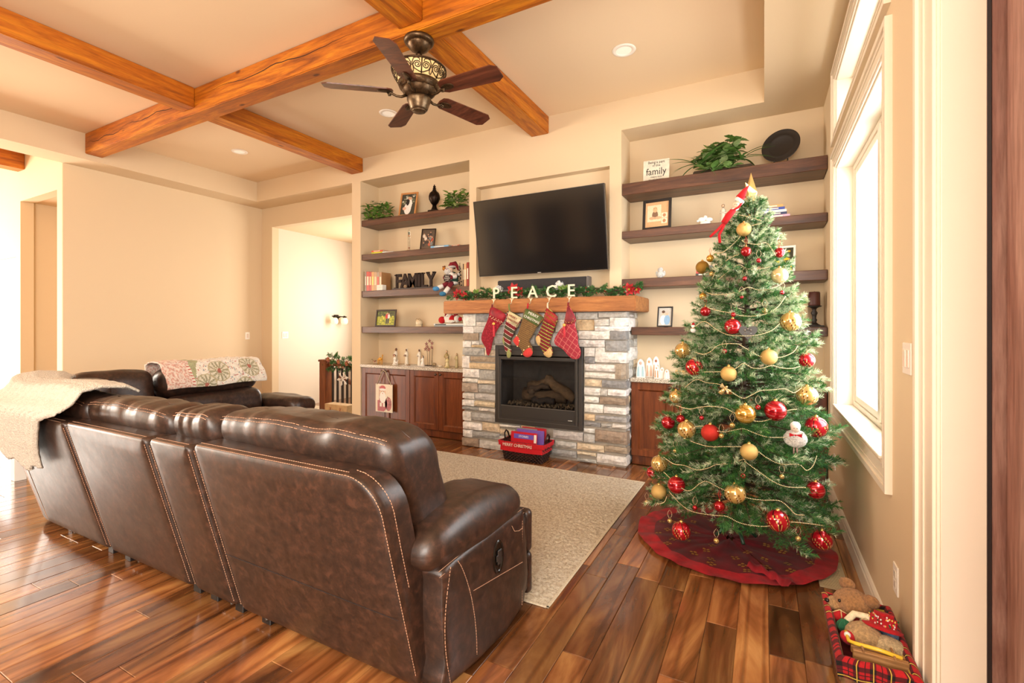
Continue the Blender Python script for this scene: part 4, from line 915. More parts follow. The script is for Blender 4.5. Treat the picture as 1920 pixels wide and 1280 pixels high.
# recliner pull
b = MB(TR(-.988, 1.735, .385, 0, rad(90))); b.set('15120f')
pr = [(.062*cos(a)*1.15+0, .042*sin(a)) for a in [2*pi*i/28 for i in range(28)]]
for k in range(28):
    p, q = pr[k], pr[(k+1) % 28]; b.add([(p[0], p[1], 0), (q[0], q[1], 0), (q[0]*.93, q[1]*.9, .006), (p[0]*.93, p[1]*.9, .006), (q[0]*.82, q[1]*.78, .004), (p[0]*.82, p[1]*.78, .004), (q[0]*.78, q[1]*.74, -.002), (p[0]*.78, p[1]*.74, -.002)], [(0, 1, 2, 3), (3, 2, 4, 5), (5, 4, 6, 7)], True)
b.add([(p[0]*.8, p[1]*.76, .0008) for p in pr], [tuple(range(28))], False)
h = b.build('recliner_pull', 'gloss', sp)
b = MB(TR(-.984, 1.735, .385, 0, rad(90))); b.set('2c2724').box(-.03, .032, -.012, .02, -.002, .004, .003); b.box(-.012, .014, -.022, -.008, -.002, .004, .002); b.build('pull_lever', 'satin', h)
# footrest front of the right seat
for z0, z1, d in ((.255, .455, 0), (.055, .25, .004)):
    b = MB(TR(-1.49, 2.03, (z0+z1)/2)); b.rbox(.96, .13, z1-z0, .05, 8, .006, (5, 5, 5), 4+z0*9); b.build('footrest', 'leather', sofa)
    b = MB(TR(-1.49, 2.09, (z0+z1)/2)); b.rbox(.97, .055, z1-z0+.01, .026, 8, .004, (9, 5, 5), 14+z0*9); b.build('footrest_edge', 'leather', sofa)
for a, c in ((-4.1, -3.37), (-3.34, -2.52)): b = MB(TR((a+c)/2, 2.03, .25)); b.rbox(c-a, .1, .36, .04, 6, .006); b.build('footrest', 'leather', sofa)
# corner wedge and second leg along the left
cpts = [(-4.21, 1.345), (-4.40, 1.375), (-4.66, 1.50), (-4.93, 1.75), (-5.12, 2.03), (-5.17, 2.25)]
def wallstrip(P, z0, z1, thick, dz=.2, lean_=.272):
    b = MB(); vs = []; fs = []; n = len(P); m = 9
    for i, p in enumerate(P):
        d = (V(P[min(i+1, n-1)])-V(P[max(i-1, 0)])).normalized(); nr = V((d.y, -d.x))
        if nr.dot(V((-1, -1))) < 0: nr = -nr
        for j in range(m):
            f = j/(m-2); 
            if j < m-1: z = z0+(z1-z0)*f; o = (z-z0)*lean_-(.02*max(0, f-.9)/.1); q = V(p)+nr*o
            else: z = z1+.005; q = V(p)+nr*((z1-z0)*lean_-.16)
            vs.append((q.x, q.y, z))
    for i in range(n-1):
        for j in range(m-1): a = i*m+j; fs.append((a, a+1, a+m+1, a+m))
    b.add(vs, fs, True); return b
P = [V(p) for p in cpts]; SM = cs(cpts, 5, False); wallstrip([(p.x, p.y) for p in SM], .06, .83, .1).build('back_panel', 'leather', sofa)
b = MB(); SMo = []
for z in (.12, .25, .4, .55, .7, .8): SMo.append((-4.207, lean(z)-.004, z))
stitch(b, SMo); stitch(b, [(-4.235, lean(z)-.002, z) for z in (.12, .4, .8)]); b.build('stitching', 'cloth', sofa, kind='stuff')
SM2 = [(-5.17, 2.25+1.1*i/6) for i in range(7)]; wallstrip(SM2, .06, .80, .1).build('back_panel', 'leather', sofa)
# wedge cushion row + second leg cushions (facing +x)
def rc(x0, x1, y0, y1, z0, z1, r, seed, name, rz=0, ry=0, wr=.012):
    b = MB(TR((x0+x1)/2, (y0+y1)/2, (z0+z1)/2, 0, ry, rz)); b.rbox(x1-x0, y1-y0, z1-z0, r, 12, wr, (5, 7, 4), seed); return b.build(name, 'leather', sofa)
rc(-5.05, -4.2, 1.45, 1.75, .45, .93, .1, 41, 'back_cushion', rz=rad(-38))
rc(-5.24, -4.93, 1.72, 2.34, .45, .965, .11, 42, 'back_cushion', ry=rad(-10))
rc(-5.22, -4.90, 2.37, 3.32, .66, .965, .12, 43, 'back_cushion', ry=rad(-10)); rc(-5.0, -4.80, 2.37, 3.30, .44, .70, .09, 44, 'lumbar_cushion', ry=rad(-8))
rc(-4.95, -4.25, 1.7, 2.35, .30, .47, .06, 45, 'seat_cushion'); rc(-4.9, -4.25, 2.38, 3.3, .30, .47, .06, 46, 'seat_cushion')
rc(-5.1, -4.38, 3.33, 3.66, .40, .60, .095, 47, 'arm_pad', wr=.02); rc(-5.1, -4.36, 3.35, 3.64, .07, .44, .04, 48, 'arm_panel')
# throw over the corner -----------------------------------------------------
bl = MB(); bl.set('e8ddcb')
def ribs(u, w): return .013*abs(sin(w*44))+.0015*NZ.noise(V((u*50, w*80, 0)))+.002*abs(sin(u*60))
CR = lambda X: 1.13+.36*max(0, (-X-4.22)/.83)**1.5
BP = [(.085, .0), (.0, .0), (-.045, .845), (-.03, .885), (.03, .925), (.075, .985), (.17, 1.0), (.30, .985), (.36, .95)]
def blanket(u, v):
    s = u*8; k = int(min(s, 7.999)); f = s-k; hem = .535-.02*sin(v*5)+.02*sin(v*13)
    P = [(lambda z: (.27*(.83-z)-.05, z))(hem), (lambda z: (.27*(.83-z)-.052, z))((hem+.83)/2)]+BP[2:]
    dy, z = P[k][0]+(P[k+1][0]-P[k][0])*f, P[k][1]+(P[k+1][1]-P[k][1])*f; q = min(1, u*2.6)
    xr = -3.70+.38*q**1.5-.10*max(0, u-.5); xl = -4.24-.50*q; X = xr+(xl-xr)*v; n = ribs(u, v)
    Y = CR(X)+dy-n*.8; X += -.30*max(0, dy)*max(0, (-X-4.3))*.0+.012*sin(v*22)*(1-q); return (X, Y, z+(n if u > .6 else 0)+.01*sin(v*9)*q)
bl.grid(blanket, 110, 190); o = bl.build('throw_blanket', 'knit', None, 'cream knitted throw draped over the left corner of the sofa back', 'blanket')
sd = o.modifiers.new('thickness', 'SOLIDIFY'); sd.thickness = .014; sd.offset = 1
def quiltcol(u, v):
    x, y = u*1.02, v*.62
    if x < .22: return lin('ecd9cc') if NZ.noise(V((x*60, y*60, 1))) > -.1 else lin('d9a99a')
    if x < .25: return lin('c8685c') if int(y*70) % 2 else lin('f2e8da')
    if x < .42 and y > (x-.25)*2.2-.05+.1: return lin('aeb08a')
    for cx, cy in ((.62, .42), (.52, .14), (.86, .16), (.93, .47), (.76, -.05), (.36, .02)):
        d = hypot(x-cx, y-cy)
        if d < .105:
            a = atan2(y-cy, x-cx)
            if d < .02: return lin('b06a5c')
            if d > .092: return lin('c3b998')
            return lin('a7a386') if cos(a*12)*.5+.5 > d/.12 else lin('e2dcc8')
    q = NZ.noise(V((x*55, y*55, 4))); return lin('c58a80') if q > .42 else (lin('9fb0b4') if q < -.42 else lin('f2ece0'))
qb = MB(); qb.set('f2ece0')
def quilt(u, v):
    y = 2.345+.975*u; n = .004*sin(u*70)*sin(v*40)
    s = v*.62    # from the front hem up over the crest and down behind
    if s < .22: x = -4.855-.13*(s/.22)**2; z = .735+.22*s/.22
    elif s < .42: a = (s-.22)/.20*pi; x = -5.075+.09*cos(a)*1.0; z = .955+.03*sin(a)
    else: x = -5.205-(.0); z = .955-(s-.42)
    return (x+(.06 if s < .3 else .0)+n*.5, y+.004*sin(v*18), z+.04+n+.006*sin(u*11))
qb.grid(quilt, 110, 66, True, quiltcol)
o = qb.build('patchwork_quilt', 'cloth', None, 'patchwork quilt with round medallions folded over the far sofa back', 'quilt'); sd = o.modifiers.new('thickness', 'SOLIDIFY'); sd.thickness = .012; sd.offset = -1
# ================================================================ Christmas tree
AX = lambda z: -.16+.045*z
YC = 3.27
RZ = lambda z: max(.03, .53-.07*z-.07*z*z)
tree = thing('christmas_tree', 'tall green frosted Christmas tree in the right corner by the window', 'christmas tree', (-.16, YC, 0))
b = MB(); b.set('4a3828').tube([(AX(z), YC, z) for z in (.1, .6, 1.2, 1.8, 2.1)], .02, 10, rs=[.026, .022, .018, .012, .006]); b.build('trunk', 'matt', tree)
b = MB(); b.set('1e3a28')
for k in range(4): a = k*pi/2+.4; b.tube([(-.156, YC, .13), (-.156+.09*cos(a), YC+.09*sin(a), .08), (-.156+.12*cos(a), YC+.12*sin(a), .05)], .012, 6)
b.build('stand', 'satin', tree)
bm_ = {L: [sprig_mesh('fir_branch', L, tw, npt, nl, fr, 60+int(L*100)+i, sp, .0016) for i, fr in enumerate((.2, .42, .7))] for L, tw, npt, nl, sp in ((.50, 24, 48, .032, .36), (.36, 20, 46, .030, .42), (.24, 17, 44, .027, .52), (.15, 14, 42, .025, .65))}
rt = random.Random(21); NB = 0
z = .31; ang = 0
spec = []
while z < 2.08 and NB < 299:
    r = RZ(z); n = max(5, int(5+r*23)); 
    for i in range(n):
        ang = 2*pi*i/n+z*7+rt.uniform(-.18, .18); spec.append((z+rt.uniform(-.03, .03), ang, r*rt.uniform(.84, 1.10)))
    z += .058+.045*r
rt.shuffle(spec); spec = sorted(spec[:297])
for z, a, r in spec:
    L = min((.15, .24, .36, .50), key=lambda q: abs(q-r*1.06)); s = max(.6, min(1.25, r*1.04/L))
    up = .05+.55*max(0, (z-1.2)); drop = -.12 if z < .45 else 0
    rm = (.445-AX(z))/max(.05, cos(a)) if cos(a) > .05 else 9
    if s*L > rm-.03: s = max(.45, (rm-.03)/L)
    me = bm_[L][0 if z < .9 and rt.random() < .6 else (2 if (rt.random() < .30+.25*z/2) else 1)]
    d = V((cos(a), sin(a), up+drop+rt.uniform(-.12, .1)))
    inst(me, 'branch', tree, orient(V((AX(z)+.16, 0, z-.04*d.z)), d, rt.uniform(-.7, .7), s))
for i in range(7):
    a = i*.9; inst(bm_[.15][2], 'tip_branch', tree, orient(V((AX(2.02)+.16, 0, 2.0)), V((cos(a)*.5, sin(a)*.5, 1)), i, .9))
# skirt
t = thing('tree_skirt', 'dark red velvet tree skirt with gold motifs spread under the tree', 'tree skirt', (-.19, 3.27, 0))
def skirtz(x, y):
    d = hypot(x, y); a = atan2(y, x)
    return .006+.012*(1+NZ.noise(V((x*7, y*7, 2))))+.018*max(0, 1-d/.5)*(.6+.4*sin(a*7+d*8))+.006*abs(sin(a*11))*min(1, d/.3)
def sk(r0, r1):
    def f(u, v):
        a = -1.02+2*pi*.997*u; r = r0+(r1-r0)*v; wob = 1+.014*sin(a*3)+.006*sin(a*13); x, y = r*wob*cos(a), r*wob*sin(a)
        x = min(x, .635); return (-.19+x, 3.27+y*.93, skirtz(x, y))
    return f
b = MB(); b.set('6e0a18').grid(sk(.03, .46), 150, 26); o = b.build('skirt_body', 'velvet', t)
b = MB(); b.set('b81222').grid(sk(.458, .565), 200, 9); o2 = b.build('skirt_border', 'velvet', t)
b = MB(); rg = random.Random(4)
for ring_r, n in ((.20, 6), (.29, 11), (.375, 16), (.435, 12)):
    for i in range(n):
        a = 2*pi*(i+.5*(ring_r > .25))/n+rg.uniform(-.1, .1); cx, cy = ring_r*cos(a), ring_r*sin(a)*.93; b.set('b98d3c'); ro = rg.uniform(0, 6)
        for k in range(4):
            q = ro+k*1.57; L = .017 if k % 2 else .013; px, py2 = cx+L*cos(q), cy+L*sin(q); m = 8
            vs = [(-.19+px+.0085*cos(2*pi*j/m)*(1+.4*cos(j)), 3.27+py2+.0075*sin(2*pi*j/m), 0) for j in range(m)]
            vs = [(x, y, skirtz(x+.19, (y-3.27)/.93)+.0022) for x, y, _ in vs]; b.add(vs, [tuple(range(m))], False)
b.build('gold_motif', 'glitter', t, kind='stuff')
b = MB(); b.set('a01020'); P0, P1 = V((-.07, 2.95, .05)), V((.13, 2.815, .03))
b.grid(lambda u, v: (P0.x+(P1.x-P0.x)*u+.035*(v-.5)*(1+.5*sin(u*9)), P0.y+(P1.y-P0.y)*u+.07*(v-.5), .03+.018*sin(v*pi)+.008*sin(u*20+v*4)), 24, 8); b.build('skirt_overlap', 'velvet', t)
# bauble kinds -----------------------------------------------------------------
GOLD, RED = 'c99a45', 'b4101e'
def loop(mb, r, col, L=.03):
    mb.set(col); mb.tube([(0, 0, r+.002), (-.006, 0, r+L*.6), (0, 0, r+L), (.006, 0, r+L*.6)], .0012, 5, closed=True)
def cap(mb, r): mb.set('d8b060'); mb.lathe([(.0001, r+.007), (r*.16, r+.006), (r*.18, r-.001)], 12, cap=False); mb.tube([(-.003, 0, r+.005), (0, 0, r+.012), (.003, 0, r+.005)], .0009, 5)
def bauble(kind, r, seed):
    """returns list of (name, MB, material)"""
    out = []; b = MB(); rr = random.Random(seed); T = TR(0, 0, 0, rr.uniform(-.3, .3), rr.uniform(-.5, .5), rr.uniform(0, 6))
    if kind in ('glitter', 'glitterdark', 'redglitter', 'pearl'):
        b.set({'glitter': 'd8b26a', 'glitterdark': '9a7226', 'redglitter': 'c43024', 'pearl': 'e6cf9c'}[kind]).ball((0, 0, 0), r, 24); out.append(('ball', b, 'bauble' if kind == 'pearl' else 'glitter'))
    elif kind == 'red': b.set('a50f1c').ball((0, 0, 0), r, 24); out.append(('ball', b, 'bauble'))
    elif kind == 'goldshine': b.set('d09a3a').ball((0, 0, 0), r, 18); out.append(('ball', b, 'bauble'))
    elif kind in ('goldstripe', 'goldswirl', 'redstripe', 'redswirl'):
        base, s1, s2 = {'goldstripe': ('d3ad66', '7a4a14', 'f0d9a0'), 'goldswirl': ('c79a44', 'e8cd8e', '9a6c20'), 'redstripe': ('c2182a', 'e6c070', '3a0a0c'), 'redswirl': ('b81222', 'd8606a', '8a0a16')}[kind]
        hor = 'swirl' in kind; n = 54; m = 30; vs = []; fs = []; cl = []
        for j in range(m+1):
            for i in range(n): th = pi*j/m; a = 2*pi*i/n; vs.append((r*sin(th)*cos(a), r*sin(th)*sin(a), r*cos(th)))
        for j in range(m):
            for i in range(n):
                fs.append((j*n+i, (j+1)*n+i, (j+1)*n+(i+1) % n, j*n+(i+1) % n))
                if hor: q = (j*.8+1.2*sin(2*pi*i/n)) % 6; c = s1 if q < .55 else (s2 if 3 < q < 4 else base)
                else: q = (i+2*sin(j*.2)) % 9; c = s1 if q in (0, 3) or q < .6 or 3 < q < 3.6 else (s2 if .6 <= q < 1.5 else base)
                cl.append(lin(c))
        b.M = T; b.add(vs, fs, True, cl); out.append(('ball', b, 'bauble'))
    elif kind in ('jingle', 'bell'):
        b.set('b01020' if kind == 'jingle' else 'c9a862').ball((0, 0, 0), r, 14); b.set('2a0a08').box(-r*.7, r*.7, -r*1.02, -r*.6, -.0006, .0006); out.append(('bell', b, 'bauble'))
    c = MB()
    if kind not in ('jingle', 'bell'): cap(c, r); out.append(('cap', c, 'bauble'))
    l = MB()
    if kind in ('red', 'goldshine'): loop(l, r, 'c8141e', .06 if r > .024 else .045); out.append(('ribbon_loop', l, 'cloth'))
    elif kind in ('jingle', 'bell'):
        l.set('dcc8a0')
        for k in range(9):
            a = k/8; l.ball((.012*sin(a*pi*1)*-1, 0, r+.05*a), .0022, 6); l.ball((.012*sin(a*pi), 0, r+.05*a), .0022, 6)
        out.append(('bead_loop', l, 'bauble'))
    return out
KN = {'glitter': 'gold glitter ball', 'glitterdark': 'dark gold glitter ball', 'redglitter': 'frosted red ball', 'pearl': 'large pale pearl gold ball', 'red': 'small red ball on ribbon', 'goldshine': 'small gold ball on ribbon', 'goldstripe': 'dark-striped gold ball', 'goldswirl': 'gold swirl ball', 'redstripe': 'gold-striped red ball', 'redswirl': 'red swirl ball', 'jingle': 'tiny red jingle bell', 'bell': 'tiny gold bell'}
ORN = [('glitter',-0.102,3.14,1.927,0.0412),('red',-0.092,3.09,1.788,0.0296),('red',0.061,3.153,1.779,0.0294),('jingle',-0.033,3.081,1.731,0.0138),('goldshine',-0.282,3.243,1.784,0.0236),('glitterdark',-0.328,3.237,1.73,0.0406),('bell',-0.268,3.156,1.676,0.0147),('pearl',0.063,3.1,1.642,0.0456),('jingle',-0.098,3.042,1.628,0.0132),('goldshine',-0.317,3.152,1.541,0.0214),('red',-0.297,3.072,1.443,0.0301),('jingle',-0.151,2.986,1.421,0.014),('bell',-0.004,3.001,1.44,0.0149),('jingle',0.075,3.079,1.544,0.0127),('redswirl',-0.154,2.971,1.353,0.0448),('plaque',-0.08,2.961,1.325,0.0417),('goldstripe',0.114,3.059,1.38,0.0536),('goldstripe',-0.437,3.174,1.2,0.0507),('snowman',-0.377,3.134,1.343,0.0232),('redstripe',-0.352,2.997,1.113,0.0506),('glitter',-0.171,2.908,1.091,0.0425),('glitter',0.015,2.948,1.187,0.0429),('redstripe',0.189,3.081,1.168,0.0414),('jingle',-0.193,2.942,1.214,0.0136),('goldstripe',0.188,3.022,0.98,0.0536),('goldstripe',-0.461,3.053,0.923,0.0409),('goldswirl',-0.091,2.86,0.883,0.0519),('redswirl',0.044,2.895,0.907,0.0541),('redswirl',-0.508,3.06,0.759,0.0413),('red',-0.424,2.968,0.807,0.0253),('goldstripe',-0.386,2.92,0.756,0.0512),('redglitter',-0.259,2.857,0.765,0.0475),('jingle',-0.304,2.892,0.837,0.013),('bell',-0.151,2.846,0.82,0.0145),('bell',-0.203,2.841,0.758,0.0146),('redstripe',0.229,3.03,0.814,0.0563),('snowdoll',0.143,2.934,0.78,0.051),('glitter',-0.074,2.828,0.69,0.0441),('goldstripe',-0.56,3.05,0.5,0.0498),('redswirl',-0.63,3.198,0.393,0.0386),('jingle',-0.034,2.876,0.922,0.0144),('angel',-0.197,2.894,1.005,0.0238),('jingle',-0.101,2.805,0.565,0.0142),('bell',-0.449,2.941,0.621,0.0142),('bell',0.072,2.856,0.573,0.0126),('redswirl',-0.436,2.885,0.438,0.0495),('glitter',-0.55,2.983,0.348,0.0455),('goldstripe',-0.136,2.791,0.47,0.0525),('red',-0.209,2.784,0.392,0.0287),('redswirl',0.222,2.958,0.495,0.0451),('jingle',-0.331,2.814,0.351,0.0133),('redstripe',-0.403,2.825,0.204,0.0513),('redstripe',0.053,2.819,0.353,0.0554),('redstripe',0.25,2.955,0.242,0.0504),('bell',-0.223,2.767,0.211,0.0143),('bell',0.142,2.857,0.265,0.0138),('bell',-0.471,2.875,0.227,0.014),('bell',-0.665,3.189,0.194,0.0141),('jingle',-0.112,3.012,1.521,0.0107)]
def where(x, z):
    v = 'at the very bottom' if z < .22 else 'low' if z < .5 else 'below the middle' if z < .85 else 'at mid height' if z < 1.2 else 'above the middle' if z < 1.55 else 'near the top'
    f = (x-AX(z))/RZ(z); h = 'far left edge' if f < -.62 else 'left side' if f < -.2 else 'centre' if f < .25 else 'right side' if f < .62 else 'far right edge'
    return v, h
groups = {}
for i, o in enumerate(ORN): groups.setdefault((o[0],)+where(o[1], o[3]), []).append(i)
ADJ = {1: [''], 2: ['upper one, ', 'lower one, '], 3: ['uppermost, ', 'middle one, ', 'lowermost, ']}
lab = {}
for k, ids in groups.items():
    ids.sort(key=lambda i: -ORN[i][3])
    for n, i in enumerate(ids): lab[i] = f'{ADJ[len(ids)][n] if len(ids) < 4 else ""}{KN.get(k[0], k[0])} {k[1]}, {k[2]} of the tree'
for i, (k, x, y, z, r) in enumerate(ORN):
    if k not in KN: continue
    # stand just proud of the needles
    dx, dy = x-AX(z), y-YC; q = hypot(dx, dy) or 1; x += dx/q*.02; y += dy/q*.02
    t = thing('jingle_bell' if k in ('jingle', 'bell') else 'christmas_ball', lab[i], 'ornament', (x, y, z), 'ornaments on the Christmas tree')
    for nm, mb, mat in bauble(k, r, i):
        mb.build(nm, mat, t, local=True)
# other hanging ornaments
def at(k): return [o for o in ORN if o[0] == k][0]
_, x, y, z, r = at('plaque'); x += .0; y -= .03
t = thing('ornament_plaque', 'flat pewter heart-shaped plaque ornament beside the big red ball', 'ornament', (x, y, z))
b = MB(TR(x, y, z)); b.set('3e3c3a'); h = [(.048*(sin(a)**3), .036*(cos(a)-.35*cos(2*a)-.15*cos(3*a))) for a in [2*pi*i/30 for i in range(30)]]; b.poly(h, .005, 'y', -.0025); b.build('plaque', 'satin', t)
b = MB(TR(x, y, z)); b.set('77736c')
for px, pz in ((-.014, .008), (.014, .008), (0, .014)): b.ball((px, -.004, pz), .006, 8, (1, .4, 1.2))
b.tube([(-.018, -.004, -.01), (0, -.005, -.018), (.018, -.004, -.01)], .0016, 5); b.build('relief', 'metal', t)
_, x, y, z, r = at('snowdoll'); y -= .05
t = thing('snow_doll', 'white fluffy angel doll ornament with red bow, right side of the tree', 'ornament', (x, y, z))
b = MB(TR(x, y, z)); b.set('f6f1ea').ball((0, 0, -.012), .055, 22, (1, .6, .85), lambda p: p*(1+.09*NZ.noise(p*150))); b.build('fluffy_skirt', 'fur', t)
b = MB(TR(x, y, z)); b.set('f2d8c4').ball((0, -.012, .045), .022, 14); b.set('f8f4ec').ball((0, -.002, .055), .025, 14, (1, .9, .9), lambda p: p*(1+.08*NZ.noise(p*200))); b.build('head', 'cloth', t)
b = MB(TR(x, y, z)); b.set('2a1a18'); b.ball((-.007, -.033, .047), .0025, 6); b.ball((.007, -.033, .047), .0025, 6); b.build('eyes', 'gloss', t)
b = MB(TR(x, y, z)); b.set('c01420')
for s in (-1, 1): b.add([(0, -.034, .012), (s*.028, -.036, .022), (s*.028, -.036, .002)], [(0, 1, 2) if s < 0 else (0, 2, 1)])
b.ball((0, -.036, .012), .005, 8); b.build('bow', 'cloth', t)
b = MB(TR(x, y, z)); b.set('a98a80'); b.cyl((-.006, 0, -.05), (-.007, 0, -.095), .004); b.cyl((.007, 0, -.05), (.008, 0, -.095), .004); b.build('legs', 'cloth', t)
_, x, y, z, r = at('snowman'); t = thing('snowman_ornament', 'small white and red snowman ornament at the left edge of the tree', 'ornament', (x, y, z))
b = MB(TR(x-.01, y-.02, z)); b.set('f0ece6').ball((0, 0, -.012), .017, 12).ball((0, 0, .012), .012, 12); b.build('body', 'porcelain', t)
b = MB(TR(x-.01, y-.02, z)); b.set('b81420').lathe([(.013, .002), (.0135, -.003)], 12); b.lathe([(.011, .02), (.007, .03), (.0001, .038)], 10); b.build('scarf_and_hat', 'cloth', t)
_, x, y, z, r = at('angel'); t = thing('angel_ornament', 'tiny gold trumpeting angel ornament near the tree centre', 'ornament', (x, y, z))
b = MB(TR(x, y-.03, z, 0, rad(40))); b.set('d8b878').lathe([(.014, -.03), (.009, 0), (.004, .014)], 10); b.ball((0, 0, .02), .007, 8); b.build('gown', 'bauble', t)
b = MB(TR(x, y-.03, z, 0, rad(40))); b.set('e8cf96')
for s in (-1, 1): b.add([(0, .004, .012), (s*.03, .008, .022), (s*.024, .008, -.006)], [(0, 1, 2)])
b.cyl((0, -.008, .014), (.03, -.02, .0), .0015, .004); b.build('wings_and_horn', 'bauble', t)
GAR = [[(-0.273,3.243,1.797),(-0.258,3.247,1.813),(-0.202,3.136,1.804),(-0.134,3.122,1.866),(-0.092,3.136,1.935),(-0.022,3.15,1.955)],[(-0.209,3.25,2.004),(-0.153,3.212,2.03),(-0.108,3.173,2.017),(-0.022,3.159,1.973)],[(-0.111,3.112,1.857),(-0.091,3.104,1.841),(-0.041,3.099,1.827),(0.005,3.119,1.832),(0.046,3.118,1.758)],[(-0.265,3.116,1.634),(-0.248,3.121,1.682),(-0.212,3.108,1.724),(-0.17,3.094,1.758),(-0.124,3.087,1.775)],[(-0.233,3.083,1.63),(-0.135,3.063,1.708),(-0.09,3.051,1.685),(-0.032,3.054,1.679),(0.032,3.088,1.694)],[(-0.295,3.114,1.561),(-0.256,3.066,1.544),(-0.193,3.028,1.54),(-0.133,3.014,1.55),(-0.082,3.014,1.574),(-0.031,3.018,1.558),(0.025,3.039,1.564),(0.081,3.092,1.598)],[(-0.284,3.056,1.465),(-0.225,3.006,1.444),(-0.17,2.986,1.432),(-0.109,2.968,1.413),(-0.043,2.976,1.412),(0.018,2.995,1.43),(0.062,3.032,1.469),(0.093,3.075,1.525)],[(-0.373,3.1,1.342),(-0.303,3.037,1.383),(-0.243,2.983,1.342),(-0.182,2.952,1.308),(-0.117,2.941,1.301),(-0.043,2.944,1.305),(0.024,2.971,1.329),(0.067,3.003,1.371)],[(-0.344,3.001,1.2),(-0.302,2.97,1.192),(-0.26,2.951,1.212),(-0.234,2.947,1.24),(-0.195,2.941,1.255),(-0.131,2.929,1.256),(-0.095,2.921,1.236),(-0.021,2.92,1.19),(0.054,2.946,1.186),(0.095,2.972,1.196),(0.131,3.009,1.219),(0.149,3.037,1.25)],[(-0.423,3.037,1.068),(-0.298,2.935,1.092),(-0.206,2.903,1.102),(-0.138,2.894,1.123),(-0.101,2.9,1.151),(-0.059,2.899,1.129),(-0.011,2.911,1.13),(0.03,2.924,1.143),(0.071,2.941,1.131),(0.117,2.97,1.128),(0.159,3.011,1.138)],[(-0.4,2.981,0.995),(-0.338,2.946,1.046),(-0.282,2.912,1.035),(-0.216,2.889,1.031),(-0.166,2.87,1.002),(-0.105,2.862,0.967),(-0.063,2.865,0.986),(-0.023,2.878,1.01),(0.035,2.9,1.016),(0.088,2.928,1.021),(0.128,2.949,1.001),(0.164,2.986,1.025)],[(-0.454,2.998,0.878),(-0.375,2.922,0.876),(-0.319,2.892,0.895),(-0.258,2.871,0.908),(-0.189,2.853,0.908),(-0.141,2.842,0.887),(-0.045,2.843,0.852),(0.027,2.864,0.867),(0.093,2.903,0.908),(0.138,2.936,0.915)],[(-0.343,2.88,0.782),(-0.296,2.86,0.796),(-0.242,2.839,0.785),(-0.193,2.828,0.782),(-0.127,2.827,0.802),(-0.097,2.829,0.808),(-0.045,2.83,0.79),(0.012,2.842,0.774),(0.097,2.878,0.774)],[(-0.398,2.896,0.709),(-0.327,2.852,0.699),(-0.261,2.824,0.695),(-0.186,2.814,0.706),(-0.109,2.81,0.716)],[(-0.521,2.975,0.564),(-0.454,2.902,0.552),(-0.393,2.858,0.564),(-0.324,2.822,0.558),(-0.266,2.807,0.581),(-0.222,2.799,0.609),(-0.162,2.795,0.621),(-0.098,2.802,0.653),(-0.087,2.798,0.64),(-0.017,2.804,0.589),(0.041,2.816,0.549),(0.098,2.838,0.528),(0.179,2.894,0.52)],[(-0.028,2.817,0.696),(0.012,2.824,0.666),(0.068,2.84,0.641),(0.147,2.887,0.637),(0.181,2.909,0.606),(0.211,2.938,0.625),(0.23,2.971,0.672)],[(-0.516,2.946,0.481),(-0.379,2.824,0.434),(-0.307,2.804,0.49),(-0.271,2.796,0.51),(-0.189,2.776,0.485),(-0.086,2.772,0.463),(-0.017,2.786,0.457),(0.058,2.812,0.459),(0.097,2.824,0.432),(0.131,2.842,0.393),(0.172,2.868,0.386)],[(-0.477,2.886,0.391),(-0.405,2.824,0.351),(-0.341,2.79,0.335),(-0.25,2.766,0.343),(-0.175,2.756,0.353),(-0.116,2.756,0.332),(-0.045,2.762,0.327),(0.017,2.781,0.332),(0.102,2.817,0.355),(0.182,2.869,0.345),(0.26,2.947,0.319)],[(-0.609,3.029,0.306),(-0.561,2.95,0.287),(-0.508,2.897,0.32),(-0.492,2.891,0.358)]]
gl = thing('bead_garland', 'string of small gold beads swagged round the Christmas tree', 'garland', (-.16, 3.2, 1.1))
for sw in GAR:
    b = MB(); b.set('e3cfa0'); P = []
    for p in sw: dx, dy = p[0]-AX(p[2]), p[1]-YC; q = hypot(dx, dy) or 1; P.append(V((p[0]+dx/q*.018, p[1]+dy/q*.018, p[2])))
    Q = []
    for i in range(len(P)-1):
        p0, p1, p2, p3 = P[max(0, i-1)], P[i], P[i+1], P[min(len(P)-1, i+2)]
        for k in range(10): t = k/10; Q.append(.5*((2*p1)+(p2-p0)*t+(2*p0-5*p1+4*p2-p3)*t*t+(3*p1-p0-3*p2+p3)*t**3))
    Q.append(P[-1]); acc = 0; last = Q[0]; b.ball(last, .0032, 6)
    for p, q in zip(Q, Q[1:]):
        L = (q-p).length; s = 0
        while acc+(L-s) >= .0078:
            s += .0078-acc; acc = 0; b.ball(p+(q-p)*(s/L), .0032, 6)
        acc += L-s
    b.build('bead_strand', 'bauble', gl, kind='stuff')
# star
t = thing('star_topper', 'gold faceted star topper seen edge-on at the tree tip', 'star', (-.085, YC, 2.1))
b = MB(TR(-.072, 3.27, 2.175, 0, 0, rad(76))); b.set('e2c27c'); pts = []
for k in range(10): a = pi/2+k*pi/5; r = .125 if k % 2 == 0 else .05; pts.append((r*cos(a), r*sin(a)))
vs = [(p[0], 0, p[1]) for p in pts]+[(0, -.035, 0), (0, .035, 0)]
b.add(vs, [(i, (i+1) % 10, 10) for i in range(10)]+[((i+1) % 10, i, 11) for i in range(10)], False); b.build('star', 'metal', t)
b = MB(); b.set('c9a860').cyl((-.085, 3.27, 2.0), (-.078, 3.27, 2.09), .014, .008); b.build('socket', 'metal', t)
